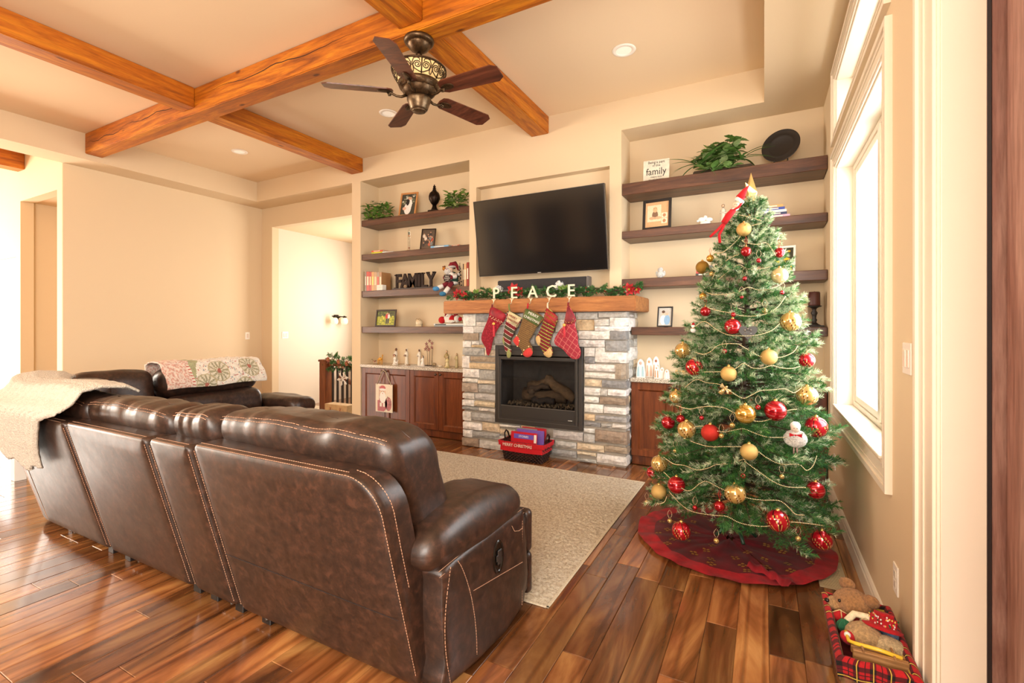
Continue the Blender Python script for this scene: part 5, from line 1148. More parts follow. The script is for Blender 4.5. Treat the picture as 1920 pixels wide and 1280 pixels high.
# felt doll climbing the tip
t = thing('felt_elf_doll', 'red felt doll with white-banded pointed hat clinging to the tree top', 'doll', (-.12, 3.12, 2.08))
b = MB(TR(-.025, 0, -.015)); b.set('c4121c').tube([(-.09, 3.12, 2.12), (-.10, 3.12, 2.135), (-.075, 3.125, 2.175), (-.055, 3.13, 2.20)], .02, 12, rs=[.026, .025, .013, .003]); b.build('hat', 'cloth', t)
b = MB(TR(-.025, 0, -.015)); b.set('f6f2ea').cyl((-.112, 3.12, 2.107), (-.099, 3.12, 2.122), .028, .027, 14); b.build('hat_band', 'cloth', t)
b = MB(TR(-.025, 0, -.015)); b.set('f0cdb0').ball((-.12, 3.115, 2.09), .022, 14); b.set('3a2218').ball((-.117, 3.128, 2.096), .022, 12); b.set('1a1210').ball((-.128, 3.095, 2.09), .0025, 6); b.ball((-.118, 3.093, 2.086), .0025, 6); b.build('head', 'matt', t)
b = MB(TR(-.025, 0, -.015)); b.set('f4f0e8').lathe([(.001, 0)], 3) if 0 else b.set('f4f0e8').ball((-.132, 3.12, 2.066), .02, 10, (1.2, .9, .5)); b.build('collar', 'cloth', t)
b = MB(TR(-.025, 0, -.015)); b.set('c4121c').tube([(-.135, 3.12, 2.066), (-.165, 3.12, 2.03), (-.19, 3.12, 1.99)], .02, 10, rs=[.016, .02, .018]); b.tube([(-.14, 3.11, 2.06), (-.11, 3.10, 2.07), (-.09, 3.11, 2.10)], .006, 8); b.build('body', 'cloth', t)
b = MB(TR(-.025, 0, -.015)); b.set('c4121c').tube([(-.19, 3.12, 1.99), (-.225, 3.11, 1.95), (-.265, 3.1, 1.91)], .008, 8); b.tube([(-.185, 3.12, 1.985), (-.215, 3.11, 1.92), (-.21, 3.10, 1.87)], .008, 8); b.build('legs', 'cloth', t)
# cord at the wall
t = thing('power_cord', 'green extension cord and plug beside the tree at the wall', 'cord', (.44, 4.24, .3)); b = MB(); b.set('14402a')
b.tube([(.456, 4.24, .37), (.42, 4.24, .37), (.40, 4.2, .2), (.41, 4.1, .05), (.42, 3.9, .012), (.40, 3.75, .012)], .004, 6); b.build('cable', 'satin', t)
b = MB(); b.set('14402a').box(.40, .457, 4.225, 4.255, .355, .385, .003); b.build('plug', 'satin', t)
# ================================================================ ceiling fan 
fx, fy = -2.135, 2.63
fan = thing('ceiling_fan', 'bronze ceiling fan with five walnut blades and scrolled amber glass bowl', 'ceiling fan', (fx, fy, 3.36))
def F(z=0, rz=0): return TR(fx, fy, z, 0, 0, rz)
b = MB(F()); b.set('6b543c').lathe([(.0001, 3.362), (.102, 3.362), (.106, 3.35), (.10, 3.335), (.085, 3.328)], 36); b.lathe([(.085, 3.33), (.078, 3.315), (.058, 3.29), (.03, 3.272), (.0001, 3.268)], 40, flute=.035, nf=20); b.build('canopy', 'bronze', fan)
b = MB(F()); b.set('57432f').lathe([(.013, 3.27), (.013, 3.1)], 14); b.lathe([(.02, 3.262), (.024, 3.25), (.018, 3.238)], 14); b.build('downrod', 'bronze', fan)
b = MB(F()); b.set('e2c68e').lathe([(.182, 3.142), (.180, 3.125), (.168, 3.095), (.15, 3.065), (.135, 3.047)], 40, cap=False); b.build('glass_bowl', 'amber_glass', fan)
b = MB(F()); b.set('5a4530').lathe([(.183, 3.138), (.192, 3.14), (.192, 3.148), (.18, 3.15)], 48, cap=False)
prof = lambda z: .184-.046*((3.142-z)/.095)**1.3 if z < 3.142 else .184
ZQ = lambda z: 3.047+(z-3.05)*.60
for s in range(8):
    a0 = s*pi/4
    def Pp(u, z): a = a0+u; z = ZQ(z); r = prof(z)+.006; return (r*cos(a), r*sin(a), z)
    b.tube([Pp(0, 3.205), Pp(0, 3.06)], .0045, 6)
    for sg in (-1, 1):
        sp = []
        for k in range(22):   # spiral scroll
            th = k/21*2.2*2*pi*.8; rr_ = .036*(1-k/26); sp.append(Pp(sg*(.17+rr_*cos(th)/.17*.75), 3.135+rr_*sin(th)))
        b.tube(sp, .0032, 5)
        b.tube([Pp(sg*.02, 3.07), Pp(sg*.1, 3.075), Pp(sg*.3, 3.10), Pp(sg*.37, 3.15), Pp(sg*.30, 3.19), Pp(sg*.2, 3.198), Pp(sg*.1, 3.19), Pp(sg*.08, 3.17)], .0035, 6)
    b.tube([Pp(.3927+.055*cos(t), 3.10+.034*sin(t)) for t in [k*pi/6 for k in range(12)]], .003, 5, closed=True)
b.build('scrollwork', 'bronze', fan)
b = MB(F()); b.set('665039').lathe([(.125, 3.062), (.142, 3.055), (.146, 3.04), (.138, 3.028)], 48, cap=False); b.lathe([(.138, 3.028), (.13, 3.01), (.12, 3.005)], 48, flute=.02, nf=36, cap=False)
b.lathe([(.12, 3.005), (.112, 2.985), (.085, 2.962), (.06, 2.955)], 40, cap=False); b.build('motor_housing', 'bronze', fan)
b = MB(F()); b.set('7a654c').lathe([(.06, 2.957), (.082, 2.95), (.084, 2.935), (.072, 2.905), (.062, 2.882)], 36, cap=False); b.lathe([(.062, 2.882), (.058, 2.872), (.05, 2.866)], 36, flute=.03, nf=18, cap=False); b.lathe([(.05, 2.866), (.046, 2.858), (.0001, 2.854)], 30); b.build('switch_cup', 'bronze', fan)
for k in range(5):
    a = rad(2+72*k); M = F(0, a)
    bl_ = MB(M @ TR(0, 0, 2.985, rad(-13))); pts = [(.185, -.045), (.215, -.06), (.60, -.073), (.64, -.045), (.64, .045), (.60, .073), (.215, .06), (.185, .045), (.175, 0)]
    bl_.poly(pts, .007, 'z', 0); o = bl_.build('blade', 'blade_wood', fan)
    br = MB(M); br.set('5e4a34'); br.tube([(.08, 0, 2.97), (.12, 0, 2.952), (.155, 0, 2.955), (.19, 0, 2.972), (.215, 0, 2.97), (.205, 0, 2.955), (.19, 0, 2.958)], .008, 8, rs=[.011, .009, .008, .009, .008, .007, .006])
    br.M = M @ TR(.235, 0, 2.98, rad(-13)); br.ball((0, 0, 0), .05, 20, (1, .55, .1)); br.build('blade_iron', 'bronze', fan)
# ================================================================ books, frames, figurines
def book(lab, x, y, z, w, d, h, col, rz=0, grp='books on the shelves', title=None, upright=True):
    """upright: w thickness, d depth, h height (spine toward the room). flat: w length of spine, d depth, h thickness"""
    M = TR(x, y, z, 0, 0, rz); t = thing('book', lab, 'book', (x, y, z), grp); b = MB(M); b.set(col)
    if upright:
        b.box(-w/2, -w/2+.003, 0, d, 0, h).box(w/2-.003, w/2, 0, d, 0, h).box(-w/2, w/2, -.002, .002, 0, h, .001); c = b.build('cover', 'print', t)
        b = MB(M); b.set('f0e9da').box(-w/2+.003, w/2-.003, .002, d-.004, .004, h-.004); b.build('pages', 'matt', t)
        b = MB(M); b.set(title or 'f2e6cc').box(-w*.3, w*.3, -.0026, -.0018, h*.3, h*.75); b.build('spine_label', 'print', c)
    else:
        b.box(-w/2, w/2, 0, d, 0, .003).box(-w/2, w/2, 0, d, h-.003, h).box(-w/2, w/2, -.002, .002, 0, h, .001); c = b.build('cover', 'print', t)
        b = MB(M); b.set('f0e9da').box(-w/2+.003, w/2-.003, .002, d-.004, .003, h-.003); b.build('pages', 'matt', t)
        b = MB(M); b.set(title or 'f2e6cc').box(-w*.3, w*.25, -.0026, -.0018, h*.3, h*.7); b.build('spine_label', 'print', c)
    return t
def pframe(lab, x, y, z, w, h, tilt, rz, fcol, fw, paint_fn, mat=None, depth=.014, grp=None, cat='photo frame'):
    M = TR(x, y, z, 0, 0, rz) @ TR(0, 0, 0, -tilt); t = thing('photo_frame', lab, cat, (x, y, z), grp)
    b = MB(M); b.set(fcol); ring(b, -w/2, w/2, 0, h, fw, -depth, 0, .002); b.build('frame', 'satin', t)
    b = MB(M); b.set(mat or 'f0ebe0').box(-w/2+fw*.7, w/2-fw*.7, -.004, -.001, fw*.7, h-fw*.7); b.build('backing_mat', 'matt', t)
    b = MB(M); paint_fn(b, -w/2+fw, w/2-fw, fw, h-fw, -.0045); b.build('photograph', 'print', t, fixn=False)
    b = MB(M); b.set('2a211b'); b.add([(-.02, .001, h*.75), (.02, .001, h*.75), (.02, h*.28, .02*0+h*.02), (-.02, h*.28, h*.02)], [(0, 1, 2, 3), (3, 2, 1, 0)]); b.build('easel_back', 'matt', t)
    return t
def quadp(b, x0, x1, z0, z1, y, c, k=0): b.set(c).add([(x0, y-k*.0003, z0), (x1, y-k*.0003, z0), (x1, y-k*.0003, z1), (x0, y-k*.0003, z1)], [(0, 1, 2, 3)])
def blob(b, cx, cz, rx, rz_, y, c, k=1, n=14): b.set(c).add([(cx+rx*cos(2*pi*i/n), y-k*.0003, cz+rz_*sin(2*pi*i/n)) for i in range(n)], [tuple(range(n))])
def foliage(b, x0, x1, z0, z1, y, cols, n, s, seed, k=1):
    r = random.Random(seed)
    for i in range(n):
        rx = s*r.uniform(.6, 1.6); cx = r.uniform(x0+rx, x1-rx); cz = r.uniform(z0+rx*.7, z1-rx*.7); blob(b, cx, cz, rx, rx*.7, y, r.choice(cols), k+i*.02, 7)
def ph_wed(b, x0, x1, z0, z1, y):
    w, h = x1-x0, z1-z0; quadp(b, x0, x1, z0, z1, y, '4a4a40'); foliage(b, x0, x1, z0+h*.5, z1, y, ['6b7058', '2f3428', '9aa088', 'd8d8c8'], 26, w*.07, 1)
    blob(b, x0+w*.48, z0+h*.30, w*.25, h*.30, y, 'f2efe8', 5); blob(b, x0+w*.62, z0+h*.5, w*.14, h*.26, y, 'f8f6f0', 6); blob(b, x0+w*.45, z0+h*.62, w*.12, h*.18, y, '2c2a2c', 7); blob(b, x0+w*.52, z0+h*.8, w*.08, h*.08, y, 'd8a888', 8); blob(b, x0+w*.64, z0+h*.78, w*.07, h*.07, y, 'd8b090', 9); blob(b, x0+w*.25, z0+h*.3, w*.13, h*.08, y, 'e8b8a0', 9)
def ph_group(b, x0, x1, z0, z1, y):
    w, h = x1-x0, z1-z0; quadp(b, x0, x1, z0, z1, y, '6a5a4c'); r = random.Random(3)
    for i in range(14): cx = x0+w*r.uniform(.12, .88); cz = z0+h*r.uniform(.2, .8); blob(b, cx, cz, w*.11, h*.1, y, r.choice(['b04a3a', '8a8a86', 'e8dccb', '4a4442', 'c86a52']), 1+i*.1); blob(b, cx, cz+h*.1, w*.045, h*.035, y, 'd8a482', 3+i*.1)
def ph_couple(b, x0, x1, z0, z1, y):
    w, h = x1-x0, z1-z0; quadp(b, x0, x1, z0, z1, y, 'a8ac2c'); quadp(b, x0, x1, z0+h*.62, z1, y, '4e5a26', 1); foliage(b, x0, x1, z0, z0+h*.7, y, ['c8c43c', '8a9a28', 'd8d050', '707c24'], 50, w*.035, 5, 2)
    foliage(b, x0, x1, z0+h*.7, z1, y, ['3a4420', '2c331a', '7c8a3a'], 24, w*.04, 6, 2)
    blob(b, x0+w*.55, z0+h*.3, w*.04, h*.26, y, '26282e', 5); blob(b, x0+w*.65, z0+h*.3, w*.045, h*.26, y, '2e3038', 5); blob(b, x0+w*.54, z0+h*.62, w*.075, h*.17, y, 'c8242c', 6); blob(b, x0+w*.66, z0+h*.62, w*.07, h*.16, y, 'eceae6', 6); blob(b, x0+w*.56, z0+h*.83, w*.035, h*.06, y, 'd8a488', 7); blob(b, x0+w*.65, z0+h*.81, w*.035, h*.06, y, 'c89878', 7)
def ph_baby(b, x0, x1, z0, z1, y):
    w, h = x1-x0, z1-z0; quadp(b, x0, x1, z0, z1, y, 'dcb080'); quadp(b, x0+w*.08, x0+w*.68, z0+h*.22, z0+h*.88, y, 'f2dcb8', 1); blob(b, x0+w*.42, z0+h*.7, w*.1, h*.12, y, 'e6b98c', 4); blob(b, x0+w*.42, z0+h*.48, w*.13, h*.17, y, '8a6a52', 3); blob(b, x0+w*.3, z0+h*.36, w*.14, h*.06, y, 'e0b088', 4); blob(b, x0+w*.55, z0+h*.36, w*.14, h*.06, y, 'e0b088', 4)
    for cz in (.34, .12): quadp(b, x0+w*.7, x0+w*.95, z0+h*cz, z0+h*(cz+.2), y, 'f4e2c4', 5); blob(b, x0+w*.82, z0+h*(cz+.1), w*.07, h*.07, y, 'c08a60', 6)
    blob(b, x0+w*.38, z0+h*.74, w*.012, h*.014, y, '3a2a20', 8); blob(b, x0+w*.46, z0+h*.74, w*.012, h*.014, y, '3a2a20', 8)
def ph_pair(b, x0, x1, z0, z1, y):
    w, h = x1-x0, z1-z0; quadp(b, x0, x1, z0, z1, y, 'c8c4ba'); blob(b, x0+w*.36, z0+h*.32, w*.24, h*.28, y, 'f0f0ee', 2); blob(b, x0+w*.66, z0+h*.32, w*.24, h*.28, y, '8ab0d0', 3); blob(b, x0+w*.36, z0+h*.7, w*.13, h*.12, y, 'e8c8ae', 4); blob(b, x0+w*.64, z0+h*.7, w*.13, h*.12, y, 'dcb698', 4); blob(b, x0+w*.36, z0+h*.78, w*.13, h*.08, y, '5a4030', 5); blob(b, x0+w*.64, z0+h*.78, w*.13, h*.08, y, 'c8c0b4', 5)
def ph_yellow(b, x0, x1, z0, z1, y):
    w, h = x1-x0, z1-z0; quadp(b, x0, x1, z0, z1, y, '2e3018'); foliage(b, x0, x1, z0, z1, y, ['e8c81c', 'd0a810', '5a6a1c', 'f0d838', '222610'], 40, w*.09, 8)
Y0 = 4.76
pframe('light wood framed wedding photo on the topmost left shelf', -4.06, Y0, 2.776, .25, .33, rad(14), rad(10), 'c08650', .022, ph_wed)
pframe('thin dark frame with group photo on the second left shelf', -3.735, Y0, 2.321, .19, .285, rad(16), rad(18), '2a1a14', .012, ph_group)
pframe('dark framed landscape photo of two people in a yellow field, lowest left shelf', -4.40, 4.73, 1.356, .335, .225, rad(8), rad(2), '33241c', .02, ph_couple)
pframe('black framed sepia baby photo on the second right shelf', -.925, 4.74, 2.299, .275, .30, rad(6), rad(-4), '1d1815', .026, ph_baby)
pframe('small black framed photo of a pair on the lowest right shelf', -.85, 4.74, 1.351, .145, .20, rad(12), rad(-4), '1d1a19', .012, ph_pair)
pframe('white framed yellow flower photo behind the tree on the third right shelf', .14, 4.78, 1.826, .20, .235, rad(8), rad(-14), 'f4efe4', .018, ph_yellow)
# signs
def script_sign(name, lab, x, y, z, w, h, tilt, rz, lines, col='e6e0cc', ink='2a2420', th=.012):
    M = TR(x, y, z, 0, 0, rz) @ TR(0, 0, 0, -tilt); t = thing(name, lab, 'sign', (x, y, z)); b = MB(M); b.set(col).box(-w/2, w/2, -th, 0, 0, h, .002); b.build('board', 'matt', t)
    b = MB(M); b.set(ink)
    for s, cx, cz, sz, sx in lines: b.text(s, sz, .0015, TR(cx, -th-.0006, cz, rad(90)) @ MX.Diagonal((sx, 1, 1, 1)))
    b.build('lettering', 'matt', t); return t
script_sign('wooden_plaque', 'square cream plaque with black family lettering on the topmost right shelf', -.93, 4.74, 2.771, .245, .215, rad(8), rad(4), [('Being a part', 0, .178, .036, .9), ('of this', .0, .146, .034, .9), ('family', 0, .062, .10, .82), ('means love', .0, .032, .026, .9), ('you will be happy', 0, .008, .022, .9)])
script_sign('parchment_sign', 'tall tan sign leaning behind the tree on the lowest right shelf', .20, 4.80, 1.351, .26, .30, rad(12), rad(-8), [('Home is', .06, .245, .03, 1), ('where love is', .0, .20, .026, 1), ('and memories', .0, .165, .024, 1)], 'd8c4a0', '6a5640', .006)
t = thing('family_sign', 'dark brown cut-out FAMILY word sign on the third left shelf', 'sign', (-3.95, 4.72, 1.833)); M = TR(-3.925, 4.735, 1.848, rad(90))
b = MB(TR(-3.925, 4.735, 0)); b.set('2c1a12').box(-.35, .35, -.03, .025, 1.8325, 1.849, .006); b.build('base', 'satin', t)
b = MB(); b.set('2c1a12'); xs = [-.255, -.145, -.02, .085, .165, .27]
for ch, xo in zip('FAMILY', xs): b.text(ch, .262, .022, TR(-3.925+xo, 4.735, 1.848, rad(90)) @ MX.Diagonal((.82 if ch != 'I' else 1, 1, 1, 1)), bold=.007)
for xo, zz, w_ in ((-.30, 1.853, .05), (-.29, 2.02, .05), (-.185, 1.853, .035), (-.105, 1.853, .035), (-.07, 1.853, .035), (.03, 1.853, .035), (-.07, 2.024, .03), (.03, 2.024, .03), (.085, 1.853, .05), (.085, 2.025, .05), (.15, 2.025, .045), (.27, 1.853, .05), (.225, 2.03, .04), (.315, 2.03, .04)):
    b.box(-3.925+xo-w_/2, -3.925+xo+w_/2, 4.724, 4.746, zz-.007, zz+.007)
b.build('letters', 'matt', t)
# books
cols = ['8a7a6a', 'c8402c', 'b83424', 'd8a060', 'c09a70', 'a8907a', 'b08050']; x = -4.735
for i, (w_, c, l) in enumerate(zip((.03, .05, .04, .045, .05, .045, .04), cols, ('grey', 'red', 'brick red', 'yellow', 'tan', 'beige', 'brown'))):
    book(f'upright {l} book in the row at the left end of the third left shelf', x+w_/2, 4.70, 1.8325, w_-.001, .17, .262-.004*i, c, title=['e8dcc8', 'f4e2c0', 'f0d0a0', 'f6e070', 'e8c8a0', 'd8503c', 'e8d8b8'][i]); x += w_
for i, (w_, c, l, h) in enumerate(((.012, '3a2a20', 'thin dark', .27), (.035, 'd8b080', 'cream', .27), (.03, '9c2a1c', 'dark red', .285))):
    book(f'upright {l} book at the right end of the third left shelf', -3.165+[0, .026, .062][i], 4.72, 1.8325, w_, .17, h, c)
for i, (l, c, w_, h, dx, tt) in enumerate((('yellow-green', 'b8c020', .2, .022, 0, 'e8e040'), ('orange-red', 'd84a20', .19, .02, -.005, 'f4e8d0'))):
    book(f'flat {l} book, {["lower", "upper"][i]} of the pair on the second left shelf', -4.51+dx, 4.70, 2.3205+[0, .0225][i], w_, .16, h, c, rad(3), upright=False, title=tt)
book('flat white magazine beside the colourful pair on the second left shelf', -4.33, 4.70, 2.3205, .16, .2, .012, 'dfe8ea', rad(12), upright=False)
book('flat blue book at the right end of the second left shelf', -3.50, 4.70, 2.3205, .26, .15, .024, '7ab0d8', rad(3), upright=False); book('small flat red book at the far right end of the second left shelf', -3.27, 4.71, 2.3205, .12, .14, .014, 'c86a50', rad(-4), upright=False)
for i, (l, c, w_) in enumerate((('pink', 'd8a8c0', .22), ('navy', '1c2c58', .19), ('white', 'dfe0e4', .2), ('blue', '2c48a0', .19), ('orange and cream', 'e0a860', .18))):
    book(f'flat {l} book, {["lowest", "second", "middle", "fourth", "topmost"][i]} in pile right of tree top', .085-.008*i, 4.70, 2.2985+.0222*i, w_, .16, .0218, c, rad(-2+i), upright=False)
for i, (l, c) in enumerate((('dark', '3a3432'), ('red', 'b83430'), ('white', 'e8e4da'), ('navy', '24304c'))):
    book(f'small {l} book, {["lowest", "second", "third", "topmost"][i]} in pile left of the tree, third right shelf', -.50+.004*i, 4.71, 1.8255+.0232*i, .13, .12, .0228, c, upright=False)
# vases, finial, thermometer, plate, candle
t = thing('finial_urn', 'dark bronze ribbed finial urn on the topmost left shelf', 'urn', (-3.63, 4.77, 2.776)); M = TR(-3.63, 4.77, 2.776)
b = MB(M); b.set('2c211b').box(-.07, .07, -.05, .05, 0, .028, .004); b.lathe([(.045, .028), (.04, .04), (.026, .07), (.024, .095)], 24, flute=.05, nf=12); b.build('foot', 'bronze', t)
b = MB(M); b.set('33261e').lathe([(.024, .093), (.045, .12), (.066, .165), (.068, .20), (.055, .24), (.03, .265), (.02, .27)], 48, flute=.05, nf=16); b.build('ribbed_body', 'bronze', t)
b = MB(M); b.set('2c211b').lathe([(.02, .268), (.028, .275), (.018, .285), (.022, .30), (.012, .31)], 16); b.ball((0, 0, .322), .015, 10)
for k in range(4): b.ball((.014*cos(k*1.57), .014*sin(k*1.57), .322), .008, 6)
b.ball((0, 0, .342), .008, 8); b.build('fleur_top', 'bronze', t)
t = thing('glass_thermometer', 'slim clear glass tube thermometer with coloured floats on the second left shelf', 'thermometer', (-4.01, 4.74, 2.321)); M = TR(-4.01, 4.74, 2.321)
b = MB(M); b.lathe([(.03, 0), (.028, .012), (.017, .02), (.018, .24), (.012, .262), (.003, .285), (.0001, .29)], 20); b.build('glass_tube', 'clear_glass', t)
for i, (z, c) in enumerate(((.235, '3a6a5a'), (.215, '2a2a2c'), (.195, 'c87028'), (.04, 'b05a40'))): b = MB(M); b.set(c).ball((0, 0, z), .010, 10); b.build('float', 'gloss', t)
b = MB(M); b.set('b8906a').lathe([(.032, -.0), (.033, .006), (.028, .013)], 18); b.build('base', 'satin', t)
t = thing('display_plate', 'large round black plate on a stand, right end of the topmost right shelf', 'plate', (.14, 4.78, 2.771)); M = TR(.13, 4.775, 2.775+.155, rad(90-14), 0, 0) 
b = MB(TR(.13, 4.775, 2.932, 0, 0, rad(-16)) @ TR(0, 0, 0, rad(76))); b.set('1d1816').lathe([(.0001, .004), (.09, .004), (.10, .010), (.105, .008), (.145, .016), (.152, .018), (.15, .010), (.10, .002), (.09, -.004), (.0001, -.004)], 56, cap=False); b.build('plate', 'satin', t)
b = MB(); b.set('1c1512')
for s in (-1, 1): b.tube([(.13+s*.05, 4.72, 2.774), (.13+s*.05, 4.775, 2.774), (.13+s*.045, 4.83, 2.90), (.13+s*.06, 4.90, 2.774)], .003, 6); b.tube([(.13+s*.05, 4.72, 2.774), (.13+s*.05, 4.715, 2.80)], .003, 6)
b.build('wire_stand', 'satin', t)
t = thing('candle_holder', 'turned black candle holder with brown pillar candle on the lowest right shelf', 'candle holder', (.375, 4.77, 1.351)); M = TR(.375, 4.77, 1.351)
b = MB(M); b.set('1c1614').box(-.072, .072, -.05, .05, 0, .014, .004); b.lathe([(.05, .014), (.03, .026), (.015, .04), (.022, .06), (.014, .075), (.018, .10), (.026, .12), (.014, .14), (.017, .155), (.03, .165), (.052, .172), (.054, .18), (.0001, .18)], 24); b.build('stand', 'satin', t)
b = MB(M); b.set('4a211a').lathe([(.0001, .18), (.043, .18), (.044, .19), (.043, .29), (.038, .298), (.0001, .292)], 28); b.set('201816').cyl((0, 0, .29), (.002, 0, .305), .0015); b.build('candle', 'satin', t)
# white ornaments on the shelves
def rough(s, f): return lambda p: p*(1+s*NZ.noise(p*f))
t = thing('glass_dove', 'frosted white glass dove pair on the second right shelf', 'figurine', (-.485, 4.75, 2.299)); M = TR(-.485, 4.75, 2.299)
b = MB(M); b.set('eeeae2').ball((0, 0, .02), .03, 14, (1.6, 1, .7)); b.ball((-.03, 0, .055), .026, 12, (1.3, .7, .9), rough(.2, 40)); b.ball((.035, 0, .05), .026, 12, (1.2, .7, .8), rough(.2, 40)); b.ball((0, 0, .07), .022, 12, (.8, .6, 1), rough(.2, 40)); b.ball((-.065, 0, .045), .012, 8); b.build('body', 'gloss', t)
t = thing('angel_figurine', 'standing figurine of a long-haired woman beside the tree top on the second right shelf', 'figurine', (-.335, 4.77, 2.299)); M = TR(-.335, 4.77, 2.299)
b = MB(M); b.set('d9ccb8').lathe([(.026, 0), (.028, .01), (.02, .06), (.017, .1), (.02, .125), (.012, .142), (.006, .15)], 16); b.tube([(-.018, 0, .13), (-.024, -.01, .1), (-.004, -.022, .1)], .006, 6); b.tube([(.018, 0, .13), (.024, -.01, .1), (.004, -.022, .1)], .006, 6); b.build('gown', 'porcelain', t)
b = MB(M); b.set('d8ae8a').ball((0, -.003, .166), .013, 10); b.build('head', 'porcelain', t); b = MB(M); b.set('6a4228').ball((0, .003, .168), .015, 10); b.tube([(0, .01, .165), (0, .014, .13)], .009, 6); b.build('hair', 'matt', t)
t = thing('white_owl', 'small white carved figure on the third right shelf above the mantel end', 'figurine', (-.89, 4.75, 1.826)); M = TR(-.89, 4.75, 1.826)
b = MB(M); b.set('f6f4ee').ball((0, 0, .035), .035, 16, (1.1, .8, 1), rough(.25, 60)); b.ball((0, 0, .08), .024, 12, (1.1, .9, 1), rough(.25, 70)); b.ball((-.035, 0, .045), .016, 8, (.7, .5, 1.6)); b.ball((.035, 0, .045), .016, 8, (.7, .5, 1.6)); b.build('body', 'fur', t)
b = MB(M); b.set('8a8a88').ball((-.009, -.022, .083), .0035, 6); b.ball((.009, -.022, .083), .0035, 6); b.build('eyes', 'gloss', t)
t = thing('ceramic_owl', 'small cream ceramic owl pair figurine on the lowest left shelf', 'figurine', (-3.83, 4.72, 1.356)); M = TR(-3.83, 4.72, 1.356)
b = MB(M); b.set('d8c8a8').ball((0, 0, .045), .048, 18, (1.1, .8, 1.0), rough(.12, 60)); b.lathe([(.045, 0), (.05, .008), (.04, .016)], 18); b.build('body', 'porcelain', t)
b = MB(M); b.set('b89a70'); 
for s in (-1, 1): b.lathe([(.0001, 0)], 3) if 0 else b.tube([(s*.018+.014*cos(a), -.022, .088+.014*sin(a)) for a in [k*pi/5 for k in range(10)]], .0035, 6, closed=True)
b.build('eye_rings', 'porcelain', t)
t = thing('white_box', 'small white tiled cube in front of the books, third left shelf', 'box', (-4.46, 4.69, 1.833)); b = MB(); b.set('e6e1d6').box(-4.51, -4.41, 4.685, 4.76, 1.8328, 1.905, .003); b.build('box_body', 'satin', t)
b = MB(); b.set('c4beb0')
for x in (-4.485, -4.46, -4.435): b.box(x-.001, x+.001, 4.684, 4.6855, 1.835, 1.903)
b.box(-4.508, -4.412, 4.684, 4.6855, 1.868, 1.870); b.build('grooves', 'matt', t)
t = thing('grey_box', 'flat grey box under the lying plush on the lowest left shelf', 'box', (-3.4, 4.74, 1.356)); b = MB(); b.set('8a9090').box(-3.58, -3.08, 4.70, 4.86, 1.3555, 1.375, .002); b.build('box_body', 'satin', t); b = MB(); b.set('d8dcd8').box(-3.585, -3.075, 4.695, 4.865, 1.375, 1.392, .002); b.build('lid', 'satin', t); b = MB(); b.set('2a2a2c').box(-3.56, -3.40, 4.692, 4.697, 1.376, 1.388); b.build('label', 'satin', t)
# beaded dark ornament tree
t = thing('wire_tree', 'small dark beaded wire tree beside the right-hand books, third left shelf', 'ornament', (-3.215, 4.72, 1.833)); b = MB(); b.set('241c18').cyl((-3.215, 4.72, 1.833), (-3.215, 4.72, 2.09), .003)
for k in range(16): z = 1.85+.015*k; b.ball((-3.215+.022*(1-k/18)*cos(k*2.4), 4.72+.022*(1-k/18)*sin(k*2.4), z), .009, 7)
b.tube([(-3.215, 4.72, 2.09), (-3.221, 4.72, 2.105), (-3.215, 4.72, 2.12), (-3.209, 4.72, 2.105)], .002, 5, closed=True); b.build('beads', 'satin', t)
# ---------------------------------------------------------------- nativity figures
def robed(lab, x, y, z, h, robe, skin='d8b08c', hair='5a4030', staff=False, kneel=False, hold=None, veil=None, grp='nativity figures on the left counter', wings=False):
    t = thing('nativity_figure', lab, 'figurine', (x, y, z), grp); M = TR(x, y, z); s = h/.21; b = MB(M); b.set(robe)
    if kneel: b.lathe([(.034*s, 0), (.038*s, .012*s), (.03*s, .05*s), (.022*s, .09*s), (.026*s, .12*s), (.014*s, .15*s), (.008*s, .158*s)], 16); b.ball((0, -.02*s, .02*s), .03*s, 10, (1, 1.3, .6)); hz = .176*s
    else: b.lathe([(.024*s, 0), (.026*s, .01*s), (.021*s, .06*s), (.018*s, .1*s), (.024*s, .145*s), (.02*s, .165*s), (.009*s, .178*s)], 16); hz = .194*s
    b.tube([(-.02*s, 0, hz-.035*s), (-.028*s, -.012*s, hz-.07*s), (-.006*s, -.027*s, hz-.072*s)], .0075*s, 7); b.tube([(.02*s, 0, hz-.035*s), (.028*s, -.012*s, hz-.07*s), (.006*s, -.027*s, hz-.072*s)], .0075*s, 7); b.build('robe', 'porcelain', t)
    b = MB(M); b.set(skin).ball((0, -.002, hz), .0145*s, 12, (.9, .95, 1.1)); b.ball((-.004*s, -.029*s, hz-.073*s), .006*s, 6); b.ball((.004*s, -.029*s, hz-.073*s), .006*s, 6); b.build('head', 'porcelain', t)
    b = MB(M); b.set(veil or hair).ball((0, .003*s, hz+.002*s), .0165*s, 12, (.95, .95, 1.1)); 
    if veil: b.tube([(0, .012*s, hz), (0, .02*s, hz-.06*s)], .014*s, 8)
    b.build('hair' if not veil else 'veil', 'porcelain', t)
    if staff: b = MB(M); b.set('a88a60').cyl((.036*s, -.012*s, 0), (.03*s, -.012*s, .2*s), .0025*s); b.build('staff', 'matt', t)
    if hold: b = MB(M); b.set(hold).box(-.013*s, .013*s, -.045*s, -.024*s, hz-.082*s, hz-.058*s, .002); b.build('gift', 'satin', t)
    if wings:
        b = MB(M); b.set('e8d8b0')
        for q in (-1, 1): b.add([(q*.005, .02*s, .14*s), (q*.045*s, .03*s, .16*s), (q*.035*s, .03*s, .07*s), (q*.008*s, .02*s, .08*s)], [(0, 1, 2, 3), (3, 2, 1, 0)])
        b.build('wings', 'porcelain', t)
    return t
